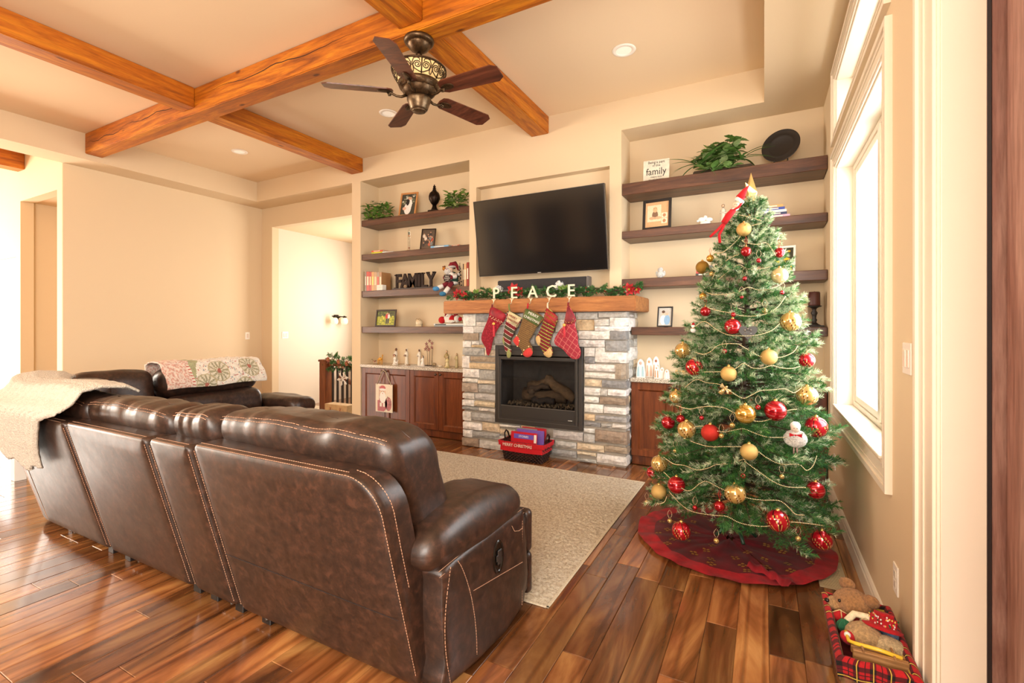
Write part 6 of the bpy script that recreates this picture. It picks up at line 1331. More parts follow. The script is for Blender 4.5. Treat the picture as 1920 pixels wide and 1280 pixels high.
def beast(lab, x, y, z, L, H, col, face=-1, neck=.5, hump=False, lying=False, grp='nativity figures on the left counter', col2=None):
    """four-legged figurine of length L, height H"""
    t = thing('animal_figurine', lab, 'figurine', (x, y, z), grp); M = TR(x, y, z) @ MX.Diagonal((face, 1, 1, 1)); b = MB(M); b.set(col)
    leg = 0 if lying else H*.38; bh = H*(.32 if not lying else .5); cz = leg+bh*.5
    b.ball((0, 0, cz), bh*.5, 14, (L*.42/(bh*.5), .8, 1)); 
    if hump: b.ball((0, 0, cz+bh*.4), bh*.3, 10)
    hx, hz_ = L*.48, cz+bh*.35+H*neck*.45
    b.tube([(L*.3, 0, cz+bh*.1), (L*.42, 0, cz+bh*.3), (hx, 0, hz_)], .1, 8, rs=[bh*.3, bh*.2, bh*.16]); b.ball((hx+L*.05, 0, hz_+bh*.04), bh*.2, 10, (1.6, .8, .9))
    for s in (-1, 1):
        b.tube([(hx, s*bh*.12, hz_+bh*.12), (hx-L*.02, s*bh*.24, hz_+bh*.26)], .002, 6, rs=[bh*.08, bh*.03])
        if not lying:
            for q in (-.3, .3): b.tube([(L*q, s*bh*.26, cz), (L*q+.002*s, s*bh*.26, leg*.5), (L*q, s*bh*.26, 0)], .1, 7, rs=[bh*.17, bh*.1, bh*.09])
        else:
            for q in (-.25, .25): b.ball((L*q, s*bh*.35, bh*.14), bh*.18, 8, (1.6, .7, .7))
    b.tube([(-L*.4, 0, cz+bh*.15), (-L*.47, 0, cz-bh*.1), (-L*.46, 0, cz-bh*.4)], .1, 6, rs=[bh*.08, bh*.05, bh*.07]); b.build('body', 'porcelain', t)
    b = MB(M); b.set('241a14')
    for s in (-1, 1): b.ball((hx+L*.06, s*bh*.15, hz_+bh*.08), bh*.035, 6)
    b.build('eyes', 'gloss', t)
    if col2: b = MB(M); b.set(col2).ball((0, 0, cz+bh*.16), bh*.48, 12, (L*.2/(bh*.48), .9, .9)); b.build('saddle_cloth', 'cloth', t)
    return t
cz0 = .8555
beast('tan camel figurine lying, farthest left on the left counter', -4.62, 4.78, cz0, .12, .085, 'b09878', -1, .5, True, True, col2='8a4a3a')
beast('yellow-gold camel figurine beside the tan camel on the left counter', -4.52, 4.76, cz0, .085, .125, 'd89a30', 1, .7, True)
robed('cream robed king figurine holding a dark gift, leftmost standing figure', -4.28, 4.80, cz0, .215, 'e4dac8', skin='8a5a3c', hold='7a4a34'); robed('shorter white kneeling figurine in front of the leftmost king', -4.22, 4.71, cz0, .15, 'eee6d8', kneel=True)
beast('small white donkey figurine in front of the kings', -4.18, 4.69, cz0, .06, .075, 'efe8dc', 1, .6)
robed('cream robed figurine with brown box, second standing figure on the left counter', -4.10, 4.80, cz0, .215, 'e8dfcc', skin='6a4430', hold='8a6a4c', hair='e8dcc8')
beast('small brown lying animal figurine in the middle of the left counter', -4.02, 4.74, cz0, .07, .034, '8a6a4a', -1, .3, False, True)
robed('tall white robed figurine with staff left of the star stand', -3.89, 4.80, cz0, .215, 'eae2d2', skin='6a4430', staff=True, hair='e0d4c0')
robed('kneeling figurine with grey hood just left of the star stand', -3.79, 4.74, cz0, .15, 'f0eadf', veil='6a6c70', kneel=True)
beast('small brown goat figurine right of the star stand', -3.61, 4.74, cz0, .075, .078, '96805c', -1, .6); beast('small pale sheep figurine lying beside the goat', -3.53, 4.75, cz0, .065, .055, 'd8cbb2', -1, .3, False, True)
robed('bronze-gold robed figurine, tallest at the right end of the left counter', -3.465, 4.80, cz0, .205, 'a8925c', hair='c8b088', wings=True); robed('pale gold kneeling figurine in front at the right end of the left counter', -3.39, 4.71, cz0, .155, 'd4c48e', kneel=True, hair='cdbb8a'); robed('slim gold figurine with staff next to the fireplace stones', -3.31, 4.79, cz0, .175, 'c8b684', staff=True, hair='b8a070')
t = thing('star_stand', 'rust-brown metal stand of seven stars on rods among the nativity figures', 'star ornament', (-3.74, 4.82, cz0)); b = MB(); b.set('3a2a22').box(-3.81, -3.66, 4.79, 4.85, cz0, cz0+.01, .003); b.build('base', 'satin', t)
for i, (dx, zz) in enumerate(((-.075, .215), (-.055, .28), (-.04, .245), (0, .32), (-.01, .21), (.045, .29), (.045, .24))):
    s = MB(TR(-3.735+dx, 4.82-.004*i, cz0+zz)); s.set('7a3a24'); pts = []
    for k in range(10): a = pi/2+k*pi/5; r = .03 if k % 2 == 0 else .013; pts.append((r*cos(a), r*sin(a)))
    s.poly(pts, .004, 'y', -.002); o = s.build('star', 'satin', t)
b = MB(); b.set('3a2a22')
for dx in (-.05, -.01, .03, .045): b.cyl((-3.735+dx*.7, 4.82, cz0+.005), (-3.735+dx, 4.82, cz0+.23), .0022, n=6)
b.build('rods', 'satin', t)
b = MB(); b.set('f2eee6').grid(lambda u, v: (-4.14+.52*u+.02*sin(v*9), 4.66+.26*v+.012*sin(u*17), cz0+.0015+.003*abs(NZ.noise(V((u*14, v*9, 0))))), 40, 16); o = b.build('white_cloth', 'cloth', None, 'crumpled white snow cloth under the nativity figures', 'cloth'); sd = o.modifiers.new('thickness', 'SOLIDIFY'); sd.thickness = .0012
# carved set on the right counter
def carved(lab, x, y, h, w_, col, col2):
    t = thing('carved_figure', lab, 'figurine', (x, y, cz0), 'painted wooden nativity on the right counter'); M = TR(x, y, cz0); b = MB(M); b.set('f2ede4')
    pts = cs([(-w_/2, 0), (w_/2, 0), (w_/2*.95, h*.35), (w_/2*.8, h*.62), (w_*.3, h*.86), (0, h), (-w_*.3, h*.86), (-w_/2*.8, h*.62), (-w_/2*.95, h*.35)], 4); b.poly([(max(-w_/2, min(w_/2, p[0])), max(0, p[1])) for p in pts], .022, 'y', -.011); b.build('cut_out', 'satin', t)
    b = MB(M); b.set(col).poly([(-w_*.42, h*.05), (-w_*.12, h*.05), (-w_*.16, h*.6), (-w_*.33, h*.6)], .002, 'y', -.0125); b.poly([(w_*.42, h*.05), (w_*.33, h*.6), (w_*.16, h*.6), (w_*.12, h*.05)][::1], .002, 'y', -.0125); b.build('painted_cloak', 'satin', t)
    b = MB(M); b.set(col2).ball((0, -.011, h*.78), w_*.16, 10, (1, .3, 1.2)); b.build('face', 'satin', t)
for a in (('blue-cloaked painted wooden figure, leftmost on the right counter', -1.075, 4.73, .18, .085, 'a8c8d0', 'd8a898'), ('pink-cloaked painted wooden figure, second on the right counter', -1.005, 4.79, .195, .07, 'e0b8a0', 'd8a078'), ('tall painted wooden figure with rust hood, third on the right counter', -.945, 4.82, .205, .075, 'c8a890', 'a86a50'), ('small tan wooden figure, fourth on the right counter', -.92, 4.72, .125, .045, 'c09068', 'c8a080'), ('small white wooden sheep figure, fifth on the right counter', -.872, 4.74, .105, .048, 'e8dccb', 'd0a888'), ('small white wooden sheep figure, last beside the tree', -.825, 4.72, .088, .048, 'e8dccb', 'c89a78')): carved(*a)
t = thing('carved_block', 'spotted light wood block ornament behind the left edge of the tree', 'ornament', (-.68, 4.76, cz0)); b = MB(); b.set('d8a868').box(-.75, -.60, 4.72, 4.80, cz0, cz0+.085, .006); b.build('block', 'satin', t); b = MB(); b.set('6a4424')
for k in range(12): b.ball((-.74+.045*(k % 4)*.95+.006, 4.7185, cz0+.018+.024*(k//4)), .006, 6, (1.2, .3, .8))
b.build('spots', 'satin', t)
# hanging tin sign
t = thing('hanging_sign', 'cream tin sign with a red-hatted white-bearded figure hanging from cabinet knobs by a ribbon', 'sign', (-4.33, 4.64, .42)); M = TR(-4.345, 4.648, .0)
b = MB(M); b.set('e8d8bd').box(-.145, .145, -.002, .002, .25, .612, .0015); b.build('plate', 'satin', t)
b = MB(M); b.set('cdb998'); b.tube([(-.12, 0, .60), (-.03, -.005, .775), (0, -.012, .79), (.03, -.005, .775), (.12, 0, .60)], .006, 6); b.build('ribbon', 'cloth', t)
b = MB(M); y = -.003; quadp(b, -.14, .14, .255, .607, y, 'ecdcc2'); quadp(b, -.085, -.06, .29, .58, y, 'b88a70', 1); quadp(b, -.11, .0, .26, .40, y, 'a83a38', 1); blob(b, -.02, .36, .075, .10, y, 'a8302e', 2); blob(b, .075, .36, .055, .09, y, 'a84a44', 2)
blob(b, -.02, .50, .055, .06, y, 'e2bfa0', 3); blob(b, -.02, .44, .055, .075, y, 'f4efe4', 4); blob(b, -.02, .56, .05, .035, y, 'b8302e', 5); blob(b, -.02, .542, .056, .014, y, 'f4efe4', 6); blob(b, -.038, .512, .006, .004, y, '3a2a22', 7); blob(b, -.004, .512, .006, .004, y, '3a2a22', 7); blob(b, -.02, .492, .008, .008, y, 'c87868', 7); quadp(b, -.07, -.035, .32, .37, y, 'f4ead8', 8); quadp(b, -.015, .02, .32, .37, y, 'f4ead8', 8)
foliage(b, .04, .125, .28, .46, y, ['c87a6c', '8a3a34', 'd8b8a0', '5a6a44'], 18, .008, 3, 9); b.build('printed_picture', 'print', t, fixn=False)
# ---------------------------------------------------------------- plush dolls
def plush_doll(name, lab, x, y, z, sit=True):
    t = thing(name, lab, 'plush toy', (x, y, z)); M = TR(x, y, z)
    if sit:
        b = MB(M); b.set('2c4a3a').ball((0, 0, .085), .075, 18, (1, .8, 1.15)); b.set('f2ede4').ball((.0, -.01, .03), .078, 16, (1.05, .85, .35)); b.set('f2ede4').ball((0, -.035, .11), .05, 14, (1, .8, 1.1)); b.build('body', 'cloth', t)
        b = MB(M); b.set('f0d2bc').ball((-.02, -.035, .19), .042, 14); b.build('head', 'cloth', t)
        b = MB(M); b.set('f6f3ec').ball((-.035, -.06, .175), .042, 14, (1.1, .7, 1), rough(.15, 50)); b.ball((.01, -.03, .225), .05, 14, (1.1, 1, .35), rough(.1, 60)); b.build('beard_and_trim', 'fur', t)
        b = MB(M); b.set('7e1622').tube([(.005, -.03, .215), (.012, -.02, .255), (.04, -.015, .265), (.075, -.015, .225), (.085, -.01, .18)], .03, 12, rs=[.048, .042, .03, .018, .008]); b.build('hat', 'cloth', t)
        b = MB(M); b.set('f6f3ec').ball((.10, -.015, .135), .02, 10, (1, 1, 1), rough(.2, 60)); b.build('pompom', 'fur', t)
        b = MB(M); b.set('2a1a16').ball((-.045, -.078, .205), .005, 6); b.ball((-.015, -.082, .205), .005, 6); b.set('d8888a').ball((-.032, -.088, .192), .008, 8); b.build('face_features', 'gloss', t)
        for s, p, q, r_, sh in ((-1, (-.03, -.05, .03), (-.075, -.10, -.005), (-.115, -.14, -.03), '4a90c8'), (1, (.02, -.05, .03), (.015, -.11, -.03), (-.01, -.15, -.095), '3a7ea8')):
            l = MB(M); l.set('7a1c28').tube([p, q], .026, 10, rs=[.034, .026]); l.set('f2ede4').tube([q, r_], .02, 10, rs=[.027, .026]); lo = l.build('leg', 'cloth', t)
            k = MB(M); k.set(sh).ball((r_[0]-.02, r_[1]-.015, r_[2]-.012), .036, 14, (1.25, 1, .8)); k.build('shoe', 'cloth', lo)
        for s in (-1, 1): b = MB(M); b.set('f2ede4').tube([(s*.055, -.02, .13), (s*.075, -.055, .10), (s*.045, -.085, .095)], .02, 10, rs=[.024, .024, .02]); a = b.build('arm', 'cloth', t); k = MB(M); k.set('7e1622').ball((s*.045-.005, -.092, .092), .026, 12); k.build('mitten', 'cloth', a)
        b = MB(M); b.set('3a2a20').box(-.05, .045, -.118, -.108, .045, .125, .002); bd = b.build('slate', 'matt', t)
        b = MB(M); b.set('f2ede4')
        for i in range(3): b.text(('Merry', 'Christmas', 'to all')[i], .02, .001, TR(-.002, -.1185, .098-.022*i, rad(90)))
        b.build('lettering', 'matt', bd)
        b = MB(M); b.set('c07828').ball((-.095, -.05, .205), .022, 12); b.set('7a4420').ball((-.085, -.05, .232), .012, 8); b.ball((-.108, -.05, .23), .01, 8); b.build('reindeer_puppet', 'cloth', t)
    else:
        b = MB(M); b.set('c4141e').ball((.0, 0, .055), .05, 16, (1.1, .9, 1)); b.ball((-.145, -.01, .045), .045, 14, (1.1, .8, 1)); b.ball((.10, 0, .055), .035, 12, (1.5, .8, .8)); b.build('body', 'cloth', t)
        b = MB(M); b.set('f0ebe0').ball((-.05, 0, .07), .058, 16, (1.15, .85, 1)); b.ball((.075, -.005, .06), .045, 14, (.9, .8, 1.1)); b.ball((.17, 0, .055), .022, 10, (1, 1, 1), rough(.2, 60)); b.ball((-.01, -.035, .028), .04, 12, (2, .5, .5)); b.build('head_and_trim', 'cloth', t)
        b = MB(M); b.set('8e1622').ball((-.075, -.03, .10), .022, 10, (.7, .6, 1.3)); b.ball((.06, -.01, .10), .032, 10, (1, .8, .9)); b.build('ears_and_hat', 'cloth', t); b = MB(M); b.set('241a16').ball((-.035, -.046, .09), .005, 6); b.ball((-.055, -.047, .085), .005, 6); b.build('eyes', 'gloss', t)
plush_doll('plush_doll', 'plush white-bearded doll with dark red hat and blue shoes seated on the third left shelf', -3.33, 4.74, 1.85)
plush_doll('plush_doll', 'red and white plush doll lying on the flat grey box, lowest left shelf', -3.36, 4.77, 1.392, False)
# ================================================================ leafy plants on the shelves
def leaf_mesh(name, L, w_, c1_, c2_, bend=.3, n=5, jag=0):
    b = MB(); vs = []; fs = []; cl = []
    for i in range(n+1):
        t = i/n; wd = w_*sin(pi*min(1, t*.92+.06))**.8*(1 if not jag or i % 2 else 1+jag); z = -bend*L*t*t
        vs += [(L*t, -wd, z+.15*wd), (L*t, 0, z), (L*t, wd, z+.15*wd)]
    for i in range(n):
        a = i*3; fs += [(a, a+3, a+4, a+1), (a+1, a+4, a+5, a+2)]; cl += [lin(c1_), lin(c1_)]
    if c2_:
        k = len(vs)
        for i in range(n+1): t = i/n; z = -bend*L*t*t+.0006; q = w_*.35*sin(pi*min(1, t*.92+.06)); vs += [(L*t, -q, z), (L*t, q, z)]
        for i in range(n): a = k+i*2; fs.append((a, a+2, a+3, a+1)); cl.append(lin(c2_))
    b.add(vs, fs, True, cl); o = b.build(name, 'leaf'); me = o.data; bpy.data.objects.remove(o); return me
LF = [leaf_mesh('leaf', .082, .019, '7aa844', None, .25), leaf_mesh('leaf', .072, .018, 'a4c668', None, .35), leaf_mesh('leaf', .088, .018, '5c8c36', None, .2), leaf_mesh('leaf', .07, .02, 'c4d890', '8ab858', .3)]
BR = [leaf_mesh('broad_leaf', .105, .03, '6a9646', None, .35, 8, .3), leaf_mesh('broad_leaf', .095, .028, '88ac5e', None, .3, 8, .3), leaf_mesh('broad_leaf', .10, .028, 'a8c282', None, .4, 8, .3)]
SPD = [leaf_mesh('strap_leaf', .24, .010, '5a8a3c', 'e6eab8', .55, 9), leaf_mesh('strap_leaf', .32, .011, '5e9040', 'ecf0c4', .42, 10), leaf_mesh('strap_leaf', .20, .010, '4c7c34', 'dde6ac', .9, 8)]
def plant(lab, x0, x1, y, z, h, heads, seed, spider=0, broad=0):
    r = random.Random(seed); cx = (x0+x1)/2; t = thing('shelf_plant', lab, 'plant', (cx, y, z)); 
    b = MB(); b.set('4a3a28').box(x0+.07, x1-.07, y-.03, y+.06, z+.0005, z+.035, .008); b.build('planter', 'matt', t)
    st = MB(); st.set('5a7a34')
    for i in range(heads):
        px = x0+.05+(x1-x0-.1)*(i+.5)/heads
        if spider: px = cx-.03+(px-cx)*.62
        out = (px-cx)/((x1-x0)/2); hh = h*r.uniform(.55, 1)*(1-.4*abs(out)**2); tip = V((px+out*.03, y+r.uniform(-.07, .04), z+hh)); base_ = V((px*.8+cx*.2, y, z+.03))
        if i % 4 == 3: tip = V((px, y-.11, z+r.uniform(-.01, .05)))
        st.tube([base_, (base_+tip)/2+V((0, -.01, .01)), tip], .002, 5)
        for k in range(9):
            f = .35+.65*k/8; p = base_+(tip-base_)*f; a = k*2.4+i; d = V((cos(a), sin(a)*.8, .35+r.uniform(-.5, .5))); inst(r.choice(BR if (broad and r.random() < broad) else LF), 'leaf', t, orient(p-V((cx, y, z)), d, r.uniform(-.4, .4), r.uniform(.8, 1.15)))
    st.build('stems', 'leaf', t)
    for i in range(spider):
        sx = [x0+.13, x1-.17][i % 2]+r.uniform(-.02, .02); a = r.uniform(0, 2*pi); d = V((cos(a)*1.1, sin(a)*.5-.35, r.uniform(.0, .9))); inst(SPD[i % 3], 'leaf', t, orient(V((sx-cx, -.06, .07)), d, 0, r.uniform(.8, 1.15)))
plant('low bushy green plant at the left end of the topmost left shelf', -4.77, -4.25, 4.745, 2.776, .26, 20, 3)
plant('low bushy green plant at the right end of the topmost left shelf', -3.50, -3.07, 4.75, 2.776, .23, 17, 5)
plant('trailing mixed spider plant arrangement on the topmost right shelf', -.66, -.02, 4.745, 2.771, .30, 19, 8, spider=30, broad=.75)
# ================================================================ wicker basket by the hearth
def weave(mb, x0, x1, y0, y1, z0, z1, taper, rows, col, sw=.022, r=.0045, flat=False):
    """rectangular basket side: horizontal strands woven over and under upright stakes"""
    def rect(z, g=0):
        f = (z-z0)/(z1-z0); k = taper*(1-f); return x0+k-g, x1-k+g, y0+k-g, y1-k+g
    def per(z, s, g):
        a, c, d, e = rect(z, g); L = [c-a, e-d, c-a, e-d]; T = sum(L); s = (s % 1)*T
        if s < L[0]: return (a+s, d)
        s -= L[0]
        if s < L[1]: return (c, d+s)
        s -= L[1]
        if s < L[2]: return (c-s, e)
        return (a, e-(s-L[2]))
    P = 2*((x1-x0)+(y1-y0)); n = int(P/sw/2)*2; dz = (z1-z0)/rows
    for k in range(n):
        mb.set(col); mb.col = jit(mb.col, .2); s = (k+.5)/n; mb.tube([(*per(z, s, 0), z) for z in (z0, (z0+z1)/2, z1)], r*.8, 5)
    for j in range(rows):
        z = z0+dz*(j+.5); mb.set(col); base_ = mb.col; nn = n*2
        pts = []
        for k in range(nn): off = r*1.1*(1 if ((k//2)+j) % 2 else -1) if k % 2 else 0; pts.append((*per(z, (k/2)/n, off), z))
        mb.col = jit(base_, .25)
        if flat:
            vs = []; fs = []
            for (x, y, zz) in pts: vs += [(x, y, zz-dz*.46), (x, y, zz+dz*.46)]
            m = len(pts); cl = []
            for k in range(m): fs.append((2*k, 2*((k+1) % m), 2*((k+1) % m)+1, 2*k+1)); cl.append(jit(base_, .3))
            mb.add(vs, fs, True, cl)
        else: mb.tube(pts, r, 5, closed=True)
bk = thing('wicker_basket', 'dark wicker basket with red Merry Christmas liner in front of the fireplace', 'basket', (-2.1, 4.36, 0))
b = MB(); x0, x1, y0, y1 = -2.38, -1.90, 4.215, 4.455; weave(b, x0, x1, y0, y1,   .003, .20, .035, 13, '3a2016', .024, .0055); b.set('2c1810').box(x0+.06, x1-.06, y0+.06, y1-.06, .001, .008); b.build('woven_sides', 'wicker', bk)
b = MB(); b.set('c8121e'); n = 80
def liner(u, v):
    a = u*4; k = int(min(a, 3.999)); f = a-k; g = .008+.010*v; X0, X1_, Y0_, Y1_ = x0-g, x1+g, y0-g, y1+g
    p = [(X0+(X1_-X0)*f, Y0_), (X1_, Y0_+(Y1_-Y0_)*f), (X1_-(X1_-X0)*f, Y1_), (X0, Y1_-(Y1_-Y0_)*f)][k]; c = V(((x0+x1)/2, (y0+y1)/2)); 
    dip = -.006*sin(f*pi)
    if v < .5: q = (v/.5); z = .155+.05*q+dip*q+.004*sin(u*90); return (p[0]+.003*sin(u*140), p[1]-.003*sin(u*120), z)
    q = (v-.5)/.5; pp = V(p)+(c-V(p))*.10*min(1, q*3); return (pp.x, pp.y, .205+dip-.10*q)
b.grid(liner, 120, 10); ln = b.build('liner', 'cloth', bk)
b = MB(); b.set('f0e2d0').text('MERRY CHRISTMAS', .043, .002, TR(-2.17, y0-.0275, .158, rad(90), 0, 0) @ MX.Diagonal((.88, 1, 1, 1))); b.build('lettering', 'cloth', ln)
for s, x in ((-1, x0+.015), (1, x1-.015)): b = MB(); b.set('2e1a12').tube([(x, 4.30, .20), (x+s*.012, 4.31, .255), (x+s*.014, 4.345, .278), (x+s*.012, 4.38, .255), (x, 4.39, .20)], .0085, 8); b.build('handle', 'wicker', bk)
for i, (l, c, xx, yy, w_, h, tl) in enumerate((('red picture book with purple label at the front of the hearth basket', 'c81c2c', -2.15, 4.285, .29, .235, .10), ('purple book behind the red one in the hearth basket', '7a5ab0', -2.10, 4.335, .30, .255, .08), ('dark red book with gold scrollwork at the back of the hearth basket', 'b02430', -2.08, 4.385, .27, .27, .05), ('grey book at the left in the hearth basket', '8a8480', -2.16, 4.36, .24, .262, .07))):
    M = TR(xx, yy, .05, -tl); t = thing('picture_book', l, 'book', (xx, yy, .05), 'books in the hearth basket'); b = MB(M); b.set(c).box(-w_/2, w_/2, -.008, -.005, 0, h).box(-w_/2, w_/2, .005, .008, 0, h).box(-w_/2, -w_/2+.003, -.008, .008, 0, h); cv_ = b.build('cover', 'print', t)
    b = MB(M); b.set('f4efe4').box(-w_/2+.003, w_/2-.004, -.005, .005, .003, h-.004); b.build('pages', 'matt', t)
    if i == 0: b = MB(M); b.set('6a58b8').box(-w_*.38, w_*.38, -.0095, -.008, .17, .215); b.build('label', 'print', cv_); b = MB(M); b.set('f2ede4').text('STORIES', .03, .001, TR(0, -.0102, .182, rad(90))); b.build('title', 'print', cv_); b = MB(M); b.set('f6f0e0').box(w_*.40, w_*.49, -.0092, -.008, .14, .22); b.build('sticker', 'print', cv_)
# ================================================================ toy basket at lower right
tb = thing('toy_basket', 'square woven splint basket with red tartan lining full of soft toys', 'basket', (.325, 2.12, 0))
x0, x1, y0, y1 = .222, .425, 1.905, 2.33
b = MB(); weave(b, x0, x1, y0, y1, .003, .215, .02, 9, '8a5e3c', .03, .004, True); b.set('5a3a22').box(x0+.02, x1-.02, y0+.02, y1-.02, .001, .01); b.build('woven_sides', 'wicker', tb)
def tart(u, v):
    s = (u*4 % 1)*(1 if int(u*4) % 2 else .55)*9; t_ = v*3.2; f = s % 1; g = t_ % 1; d1, d2 = f < .38, g < .38
    if abs(f-.19) < .022 or abs(g-.19) < .03: return lin('d8b848')
    if abs(f-.7) < .018 or abs(g-.7) < .02: return lin('3a0c10')
    if d1 and d2: return lin('14100e')
    if d1 or d2: return lin('5a1014')
    return lin('b8141c')
def lin2(u, v):
    a = u*4; k = int(min(a, 3.999)); f = a-k
    if v < .45: g = .007+.006*(v/.45); z = .192+.058*(v/.45)
    else: q = (v-.45)/.55; g = .013-.028*min(1, q*2.2); z = .25+.010*sin(min(1, q*2.2)*pi)-.07*max(0, q-.35)/.65
    X0, X1_, Y0_, Y1_ = x0-g, x1+g, y0-g, y1+g
    p = [(X0+(X1_-X0)*f, Y0_), (X1_, Y0_+(Y1_-Y0_)*f), (X1_-(X1_-X0)*f, Y1_), (X0, Y1_-(Y1_-Y0_)*f)][k]; return (p[0], p[1], z+.002*sin(u*70))
b = MB(); b.grid(lin2, 320, 40, True, tart); b.build('tartan_lining', 'cloth', tb)
b = MB(); b.set('7a1a1c').box(x0+.012, x1-.012, y0+.012, y1-.012, .15, .16); b.build('lining_floor', 'cloth', tb)
def furball(b, c, r, sc, f=140, a=.07): b.ball(c, r, 22, sc, rough(a, f))
t = thing('teddy_bear', 'light brown teddy bear with black nose at the far end of the toy basket', 'plush toy', (.31, 2.28, .2))
b = MB(TR(.305, 2.25, .275, 0, 0, rad(-25))); b.set('c08a54'); furball(b, (0, 0, 0), .058, (1.15, 1, .95)); b.set('cda068'); furball(b, (-.045, -.022, -.014), .034, (1.1, .9, .85)); b.set('b07a48'); b.build('head', 'fur', t)
for p in ((-.03, .03, .055), (.06, -.012, .04)): b = MB(TR(.305, 2.25, .275, 0, 0, rad(-25))); b.set('b8824e'); furball(b, p, .024, (1.2, .6, 1)); b.build('ear', 'fur', t)
b = MB(TR(.305, 2.25, .275, 0, 0, rad(-25))); b.set('1a1210').ball((-.075, -.04, -.005), .0105, 10, (1, .9, .75)); b.build('nose', 'gloss', t)
b = MB(TR(.305, 2.25, .275, 0, 0, rad(-25))); b.set('1a1210').ball((-.03, -.048, .016), .0062, 8); b.ball((-.057, -.005, .022), .0062, 8); b.build('eyes', 'gloss', t)
b = MB(TR(.345, 2.2, .225)); b.set('c08a54'); furball(b, (0, 0, 0), .055, (1, 1.1, .8)); b.build('body', 'fur', t); b = MB(TR(.34, 2.205, .235, .3)); b.set('7e1420').ball((0, 0, .01), .056, 18, (1.05, .9, .6)); b.build('scarf', 'cloth', t)
t = thing('plush_puppy', 'cream plush puppy with red holiday scarf and hat in the middle of the toy basket', 'plush toy', (.33, 2.08, .2))
b = MB(TR(.315, 2.09, .235)); b.set('d8b07a'); furball(b, (0, 0, .01), .055, (1.05, 1, .8)); b.set('e6cc9c'); furball(b, (.065, -.02, 0), .046, (1.2, 1, .8)); b.set('e8d4a4'); furball(b, (.02, .055, .03), .026, (1, 1.2, .9)); b.build('body', 'fur', t)
b = MB(TR(.315, 2.09, .235)); b.set('efe0bc').tube([(-.045, .04, .03), (-.02, .065, .05), (.02, .06, .052), (.045, .03, .04)], .012, 10); b.build('ear_band', 'cloth', t)
b = MB(TR(.372, 2.115, .275, rad(-14), rad(12), rad(20))); b.set('b8101c').box(-.032, .036, -.03, .032, 0, .052, .012); b.lathe([(.058, 0), (.060, .005), (.034, .012)], 24); hat_ = b.build('red_hat', 'cloth', t)
b = MB(TR(.372, 2.115, .275, rad(-14), rad(12), rad(20))); rg = random.Random(2)
for k in range(22): b.set(rg.choice(['f0e8e0', '2a5a34', 'e07a8a', 'f0c860'])); b.ball((rg.uniform(-.03, .034), -.0305, rg.uniform(.006, .046)), .0035, 5, (1, .4, 1)); b.ball((-.0325, rg.uniform(-.026, .028), rg.uniform(.006, .046)), .0035, 5, (.4, 1, 1))
b.build('print_motifs', 'cloth', hat_)
t = thing('blue_plush', 'blue-grey fluffy plush against the wall in the toy basket', 'plush toy', (.405, 2.16, .22)); b = MB(TR(.395, 2.15, .245)); b.set('6484a8'); furball(b, (0, 0, 0), .05, (.6, 1.3, 1.0), 120, .12); b.build('body', 'fur', t)
b = MB(TR(.395, 2.15, .245)); b.set('a8bcd0'); furball(b, (-.01, -.06, -.01), .022, (.8, 1, 1)); b.build('paw', 'fur', t)
t = thing('toy_sled', 'small wooden sled with yellow runner at the near end of the toy basket', 'toy', (.33, 1.99, .22))
b = MB(); b.box(.265, .415, 1.955, 1.972, .226, .262, .002); b.box(.265, .415, 2.0, 2.012, .226, .250, .002); b.build('slats', 'sled_wood', t); b = MB(); b.set('e8c03c').tube([(.258, 2.06, .262), (.262, 2.02, .252), (.28, 1.99, .266), (.34, 1.98, .270), (.40, 1.975, .264)], .0065, 8); b.build('yellow_runner', 'gloss', t); b = MB(); b.set('7a5430').box(.29, .296, 1.95, 2.015, .262, .268); b.box(.375, .381, 1.95, 2.015, .262, .268); b.build('cross_bars', 'sled_wood', t)
for i, (l, c, p, r_) in enumerate((('small red ribboned soft toy at the left edge of the toy basket', 'b8141c', (.258, 2.19, .245), .026), ('small dark green yarn ball at the left edge of the toy basket', '1e5c3c', (.262, 2.125, .247), .024), ('small red and white soft toy below the green ball in the toy basket', 'c01824', (.265, 2.06, .243), .025))):
    t = thing('small_toy', l, 'toy', p); b = MB(TR(*p)); b.set(c).ball((0, 0, 0), r_, 14, (1, 1, .9), rough(.12, 60)); b.build('body', 'cloth', t); b = MB(TR(*p)); b.set('e8c890' if i != 2 else 'f4efe6')
    if i == 2: b.ball((-.004, -.012, .014), .011, 10)
    elif i == 1: b.set('2a7a50'); [b.tube([(r_*1.03*cos(a)*cos(q), r_*1.03*cos(a)*sin(q), .9*r_*1.03*sin(a)) for a in [k*pi/8-pi/2 for k in range(16)]], .0012, 4, closed=True) for q in (0, .7, 1.5, 2.3)]
    else: b.tube([(-.028, 0, .01), (-.005, -.01, .03), (.028, .0, .012)], .002, 5); b.tube([(0, -.028, .01), (0, -.005, .028), (.01, .028, .01)], .002, 5)
    b.build('trim', 'cloth', t)
